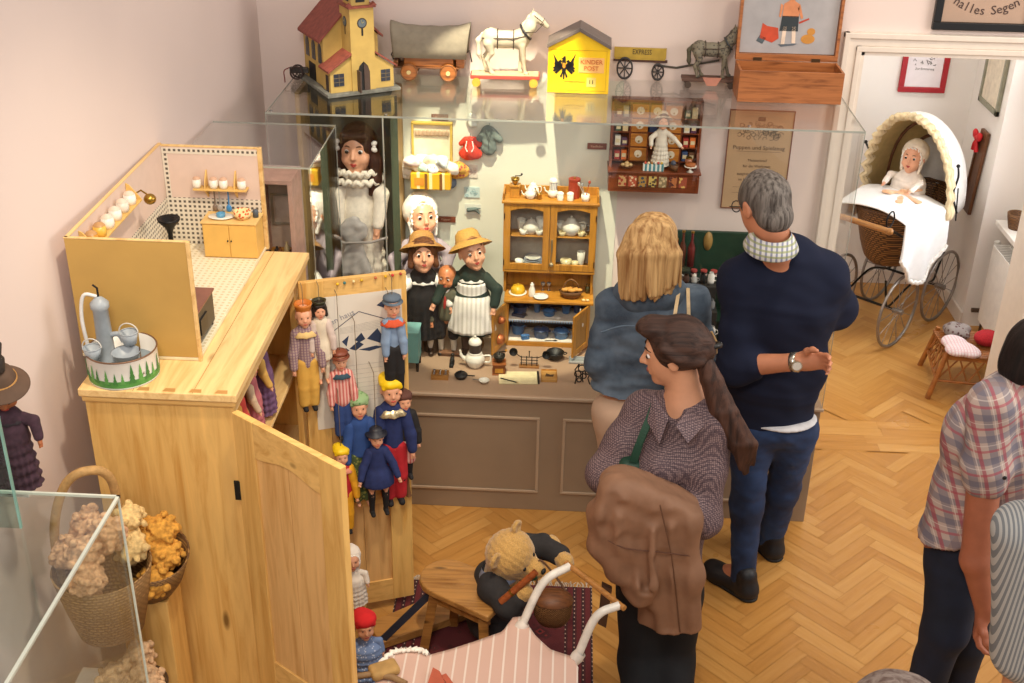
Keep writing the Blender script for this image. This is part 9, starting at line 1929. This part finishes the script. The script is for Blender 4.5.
for a, b, c_ in LG: S.chain([a, b, c_+Vector((0, 0, -.02))], [.100, .076, .066], k=.04)
S.half((0, 0, .04), (0, 0, -1)); S.half(J(660, 566, 3.4), (0, 0, 1)); garm('trousers', bru, S, M('#0f1014', .85), .006, [(.005, 13, 4, (1, 1, 1.5))])
for a, b, c_ in LG: shoe(bru, Vector((c_.x+.01, c_.y+.03, 0)), Vector((c_.x-.05, c_.y-.13, 0)), .042, .07)
S = SDF(); h = FU.s; S.ell(FU(0, -.10, .13), (.40*h, .45*h, .42*h), FU.R, k=.05*h); S.ell(FU(0, .26, .44), (.26*h, .20*h, .13*h), FU.R, k=.12*h); S.ell(FU(.05, .38, .40), (.14*h, .10*h, .08*h), FU.R, k=.08*h); S.ell(FU(0, -.42, .02), (.22*h, .2*h, .24*h), FU.R, k=.12*h)
for s_ in (-1, 1): S.chain([FU(s_*.33, .10, .22), FU(s_*.36, -.10, .05), FU(s_*.26, -.38, -.05)], [.07*h, .09*h, .08*h], k=.06*h)
S.ell(FU(0, .52, -.10), (.40*h, .42*h, .46*h), FU.R, k=.05*h, mode='s')
for s_ in (-1, 1): S.ell(FU(s_*.40, .0, -.08), (.09*h, .11*h, .13*h), FU.R, k=.03*h, mode='s')
BRN = HAIR('#4a332a', '#221511', 'x', .5)
garm('hair', bru, S, BRN, .0045, [(.004, 40, 3, (.3, 1, .6)), (.0018, 110, 6, (.3, 1, 1))])
S = SDF(); rs = random.Random(9)
for q in range(20):
 a_ = q*2.4; r_ = .55+.45*(q % 3)/2; dx, dz = math.cos(a_)*r_, math.sin(a_)*r_; c_ = lambda x, y, d, w: J(x+dx*w, y, d-dz*w*.002)
 S.chain([c_(705, 362, 3.42, 4), c_(712, 380, 3.40, 7), c_(724, 412, 3.37, 10), c_(742, 444, 3.35, 12), c_(745, 460+rs.uniform(-8, 16), 3.35, 9)], [.014, .015, .016, .014, .005], k=.009)
garm('ponytail', bru, S, HAIR('#513529', '#261712', 'z', .5), .0045, [(.0015, 100, 6, (1, 1, .2))])
c0 = FU(0, -.54, .06); MB().torus(c0, .030, .009, (J(714, 372, 3.42)-c0), 22, 7).obj('hair_tie', BLACK, bru, world=True); MB().tube([FU(.12, -.56, .22), FU(.14, -.60, .05), FU(.10, -.60, -.12)], [.004, .007, .004], 7).obj('hair_clip', M('#9a7a4c', .3), bru, world=True)
face_parts(FU, bru, brow='#2e1c14', world=True, lip=M('#a8584c', .45), es=.66); MB().tube([FU(.385, .02, -.14), FU(.39, .02, -.24)], .003, 5).sph(FU(.39, .02, -.26), .006, 8, 6).obj('earring', STEEL, bru, world=True)
gb = thing('green_shoulder_bag', 'dark green shoulder bag tucked under the arm of the woman with the ponytail', 'shoulder bag', J(632, 470, 3.42)); o_ = J(632, 470, 3.42)
S = SDF(); S.box(J(630, 474, 3.40)-o_, (.045, .08, .09), rd=.03); sdf_obj(S, 'bag', .005, M('#15402f', .5), gb, world=False); m = MB(); pts = bez([J(633, 462, 3.33), J(640, 442, 3.335), J(650, 418, 3.38), J(656, 402, 3.46), J(660, 404, 3.56)], 8)
for a, b in zip(pts[:-1], pts[1:]): m.beam(a-o_, b-o_, .026, .006)
m.obj('strap', M('#1a4433', .6), gb)
# ---------------------------------------------------------------- plaid shirt person
pb = PZ(940, 740, 0)
FPl = Fr(J(1043, 358, 3.28), rad(-80), rad(-18), 0, .235)
neck = J(1020, 392, 3.28); S1, S2 = J(992, 404, 3.20), J(1030, 404, 3.42); che, wai, hip = J(1000, 436, 3.30), J(980, 496, 3.32), J(969, 540, 3.32)
El, Wr = J(976, 560, 3.14), J(985, 612, 3.12); E2, W2 = J(1050, 470, 3.45), J(1075, 500, 3.4)
S = SDF(); head_sdf(S, FPl); S.cap(FPl(0, -.08, -.3), neck, .052, .065, k=.03); SQ = ((.2, 1, 0), .8)
S.chain([neck+Vector((-.01, 0, -.06)), che, wai, hip], [.10, .135, .12, .145], k=.05, sq=SQ); S.cap(S1, S2, .05, k=.04); S.chain([S1, El, Wr], [.055, .047, .030], k=.02); S.chain([S2, E2, W2], [.05, .042, .028], k=.02)
hand_sdf(S, Wr, Vector((-.12, .02, -1)), Vector((.5, -.2, 0)), .185, .8, side=1, spread=.12, thumb=.45); hand_sdf(S, W2, Vector((1, 0, 0)), Vector((0, 0, -1)), .17, .4)
LG = [(J(957, 575, 3.28), J(944, 632, 3.22), PZ(908, 735, 0)+Vector((0, 0, .09))), (J(975, 572, 3.38), J(962, 640, 3.34), PZ(952, 712, 0)+Vector((0, 0, .09)))]
for a, b, c_ in LG: S.chain([a, b, c_], [.09, .06, .042], k=.03); S.cap(c_, c_+Vector((.11, 0, -.06)), .038, .03, k=.02)
pla = person('person in a short-sleeved red and blue plaid shirt and dark jeans at the right edge', pb, S, .005, M('#a9674c', .5, var=.08))
def PLAID():
 m, nt, b = _new('plaid_cloth'); o = _sep(nt, _coords(nt, rot=(0, rad(18), rad(0)))); d = {'x': o[0], 'y': o[1], 'z': o[2]}; col = lin('#b9a69c')
 for ax, per, lo, hi, cc, st in (('x', .07, 0, .34, '#5d6076', .55), ('z', .07, 0, .30, '#5d6076', .55), ('x', .07, .55, .70, '#a04052', .7), ('z', .07, .55, .66, '#a84454', .65), ('x', .07, .42, .46, '#ddd2ca', .55), ('z', .07, .84, .88, '#ddd2ca', .5), ('y', .12, 0, .2, '#8a7068', .4)):
  f = _math(nt, 'FRACT', _math(nt, 'MULTIPLY', _math(nt, 'ADD', d[ax], 10.0), 1/per)); k = _math(nt, 'MULTIPLY', _math(nt, 'MULTIPLY', _math(nt, 'GREATER_THAN', f, lo), _math(nt, 'LESS_THAN', f, hi)), st); col = _mix(nt, k, col, lin(cc))
 nt.links.new(col, b.inputs['Base Color']); b.inputs['Roughness'].default_value = .85; return m
PLD = PLAID()
S = SDF(); S.chain([neck+Vector((-.02, 0, -.07)), che, wai, hip+Vector((0, 0, .03))], [.115, .160, .142, .158], k=.05, sq=SQ); S.cap(hip, hip+Vector((-.01, 0, -.03)), .15, k=.04); S.cap(S1, S2, .062, k=.05); S.cap(S1, neck+Vector((-.02, 0, -.02)), .06, .07, k=.05); S.cap(S2, neck+Vector((-.02, 0, -.02)), .06, .07, k=.05); S.chain([S1, S1.lerp(El, .46)], [.066, .070], k=.03); S.ell(S1.lerp(El, .38), (.078, .07, .045), k=.03); S.chain([S2, S2.lerp(E2, .6)], [.07, .066], k=.03)
S.half(S1.lerp(El, .50)+Vector((0, 0, -.0)), (-.05, -.55, -1)) if False else None
S.half(J(950, 530, 3.3), (.65, 0, -1)); garm('plaid_shirt', pla, S, PLD, .006, [(.007, 12, 3, (1, 1, .8)), (.0025, 36, 6, (1, 1, 1))])
MB().lathe([(.060, .03), (.075, .0), (.085, -.02), (.07, -.01)], neck+Vector((.0, 0, .0)), 28, (.35, 0, 1)).obj('shirt_collar', PLD, pla, world=True)
MB().sph(S1.lerp(El, .36)+Vector((.03, -.085, 0)), (.007, .004, .007), 10, 6).obj('button', BLACK, pla, world=True)
S = SDF(); S.ell(hip+Vector((0, 0, -.03)), (.140, .128, .16), k=.05)
for a, b, c_ in LG: S.chain([a, b, c_+Vector((0, 0, -.02))], [.095, .072, .060], k=.04)
S.half((0, 0, .04), (0, 0, -1)); garm('jeans', pla, S, denim('#0b101c', '#151f36'), .006, [(.006, 13, 4, (1, 1, 1.5))])
for a, b, c_ in LG: shoe(pla, Vector((c_.x-.03, c_.y, 0)), Vector((c_.x+.13, c_.y, 0)), .046, .08)
S = SDF(); h = FPl.s; S.ell(FPl(0, -.08, .13), (.40*h, .46*h, .43*h), FPl.R, k=.04*h); S.ell(FPl(0, -.25, -.15), (.32*h, .24*h, .3*h), FPl.R, k=.1*h); S.ell(FPl(0, .42, -.12), (.32*h, .32*h, .42*h), FPl.R, k=.04*h, mode='s'); garm('hair', pla, S, HAIR('#231815', '#0d0908', 'z', .7), .005, [(.004, 50, 3, (1, 1, .3))])
# ---------------------------------------------------------------- striped shirt person, lower right corner
sb = PZ(1075, 800, 0); y0 = 2.75
ne, ch2, wa2, hi2 = J(1085, 500, y0), J(1068, 560, y0), J(1060, 640, y0), J(1062, 720, y0); Sa, Sb = J(1022, 530, y0-.02), J(1125, 530, y0+.05); Ea, Wa = J(1018, 690, y0-.02), J(1060, 700, y0+.2)
FS = Fr(J(1092, 440, y0), rad(-60), rad(-15), 0, .235); S = SDF(); head_sdf(S, FS); S.cap(FS(0, -.08, -.3), ne, .052, .065, k=.03); SQ = ((0, 1, 0), .7)
S.chain([ne+Vector((0, 0, -.06)), ch2, wa2, hi2], [.10, .14, .125, .14], k=.05, sq=SQ); S.cap(Sa, Sb, .05, k=.04); S.chain([Sa, Ea, Wa], [.05, .042, .03], k=.02); S.chain([Sb, J(1150, 640, y0), J(1130, 690, y0+.1)], [.05, .042, .03], k=.02); hand_sdf(S, Wa, Vector((.4, .8, -.2)), Vector((0, 0, -1)), .17, .4)
hand_sdf(S, J(1130, 690, y0+.1), Vector((-.3, .3, -1)), Vector((0, -1, 0)), .17, .4)
LG = [(J(1035, 760, y0), Vector((J(1035, 760, y0).x-.02, y0, .45)), Vector((J(1035, 760, y0).x-.02, y0, .09))), (J(1085, 760, y0), Vector((J(1085, 760, y0).x, y0, .45)), Vector((J(1085, 760, y0).x, y0, .09)))]
for a, b, c_ in LG: S.chain([a, b, c_], [.085, .056, .042], k=.03); S.cap(c_, c_+Vector((.1, .03, -.06)), .038, .03, k=.02)
stp = person('person in a grey and white striped shirt cut off by the lower right corner', (J(1060, 760, y0).x, y0, 0), S, .007, SKIN)
ST = STRIPE([(0, '#b2b4b2'), (.5, '#7a8085')], 'x', .010); S = SDF(); S.chain([ne+Vector((0, 0, -.07)), ch2, wa2, hi2], [.12, .165, .15, .165], k=.05, sq=SQ); S.cap(Sa, Sb, .068, k=.05); S.chain([Sa, Sa.lerp(Ea, .75)], [.075, .075], k=.03); S.chain([Sb, Sb.lerp(J(1150, 640, y0), .6)], [.07, .07], k=.03); S.half(hi2+Vector((0, 0, -.16)), (0, 0, -1)); garm('striped_shirt', stp, S, ST, .006, [(.006, 12, 3, (1, 1, .8))])
S = SDF(); S.ell(hi2+Vector((0, 0, -.08)), (.16, .12, .12), k=.05)
for a, b, c_ in LG: S.chain([a, b, c_], [.11, .08, .066], k=.04)
garm('trousers', stp, S, M('#15161c', .85), .007, [(.005, 12, 3, (1, 1, 1))])
for a, b, c_ in LG: shoe(stp, Vector((c_.x-.03, c_.y, 0)), Vector((c_.x+.13, c_.y+.03, 0)), .046, .08)
S = SDF(); h = FS.s; S.ell(FS(0, -.08, .13), (.40*h, .46*h, .43*h), FS.R, k=.04*h); S.ell(FS(0, .42, -.12), (.32*h, .32*h, .42*h), FS.R, k=.04*h, mode='s'); garm('hair', stp, S, HAIR('#5a4436', '#33241b', 'z', .7), .006)
# ---------------------------------------------------------------- nearest visitor, only the top of the head in view
tp = PZ(900, 688, 1.66); FG = Fr((tp.x, tp.y, 1.66-.118), rad(10), rad(-4), 0, .235); b0 = Vector((tp.x, tp.y, 0)); S = SDF(); head_sdf(S, FG); SQ = ((0, 1, 0), .68)
def L3(x, y, z): return b0+Vector((x, y, z))
S.chain([L3(0, -.02, 1.46), L3(0, -.02, 1.36), L3(0, -.02, 1.22), L3(0, 0, 1.02), L3(0, 0, .90)], [.055, .12, .14, .125, .145], k=.05, sq=SQ); S.cap(L3(-.16, -.02, 1.33), L3(.16, -.02, 1.33), .05, k=.04)
for s_ in (-1, 1): S.chain([L3(s_*.17, -.02, 1.33), L3(s_*.22, -.05, 1.06), L3(s_*.20, .06, .86)], [.048, .04, .028], k=.02); hand_sdf(S, L3(s_*.20, .06, .86), Vector((0, .3, -1)), Vector((-s_, 0, 0)), .17, .5, side=s_); S.chain([L3(s_*.08, 0, .86), L3(s_*.09, .01, .47), L3(s_*.09, -.01, .09)], [.085, .056, .042], k=.03); S.cap(L3(s_*.09, -.01, .07), L3(s_*.09, .1, .03), .038, .03, k=.02)
nea = person('person nearest to the camera, only the grey-brown hair on top of the head showing', b0, S, .007, SKIN)
S = SDF(); h = FG.s; S.ell(FG(.03, -.06, .15), (.40*h, .45*h, .42*h), FG.R, k=.04*h); S.ell(FG(-.42, -.1, .26), (.24*h, .28*h, .2*h), FG.R, k=.14*h); S.ell(FG(0, .42, -.14), (.3*h, .3*h, .42*h), FG.R, k=.04*h, mode='s'); garm('hair', nea, S, HAIR('#8d7f76', '#5f4c44', 'z', .6), .005, [(.004, 40, 3, (1, 1, .4))])
S = SDF(); S.chain([L3(0, -.02, 1.38), L3(0, -.02, 1.22), L3(0, 0, 1.02), L3(0, 0, .90)], [.12, .16, .15, .165], k=.05, sq=SQ); S.cap(L3(-.16, -.02, 1.33), L3(.16, -.02, 1.33), .066, k=.05)
for s_ in (-1, 1): S.chain([L3(s_*.17, -.02, 1.33), L3(s_*.22, -.05, 1.06), L3(s_*.205, .04, .92)], [.068, .058, .048], k=.03)
S.half(L3(0, 0, .82), (0, 0, -1)); garm('jacket', nea, S, M('#4a4744', .85), .007, [(.006, 12, 3, (1, 1, .8))]); S = SDF()
for s_ in (-1, 1): S.chain([L3(s_*.075, 0, .88), L3(s_*.09, .01, .47), L3(s_*.09, -.01, .07)], [.105, .08, .066], k=.04);
garm('trousers', nea, S, M('#26272c', .85), .007)
for s_ in (-1, 1): shoe(nea, L3(s_*.09, -.04, 0), L3(s_*.09, .13, 0), .046, .08)
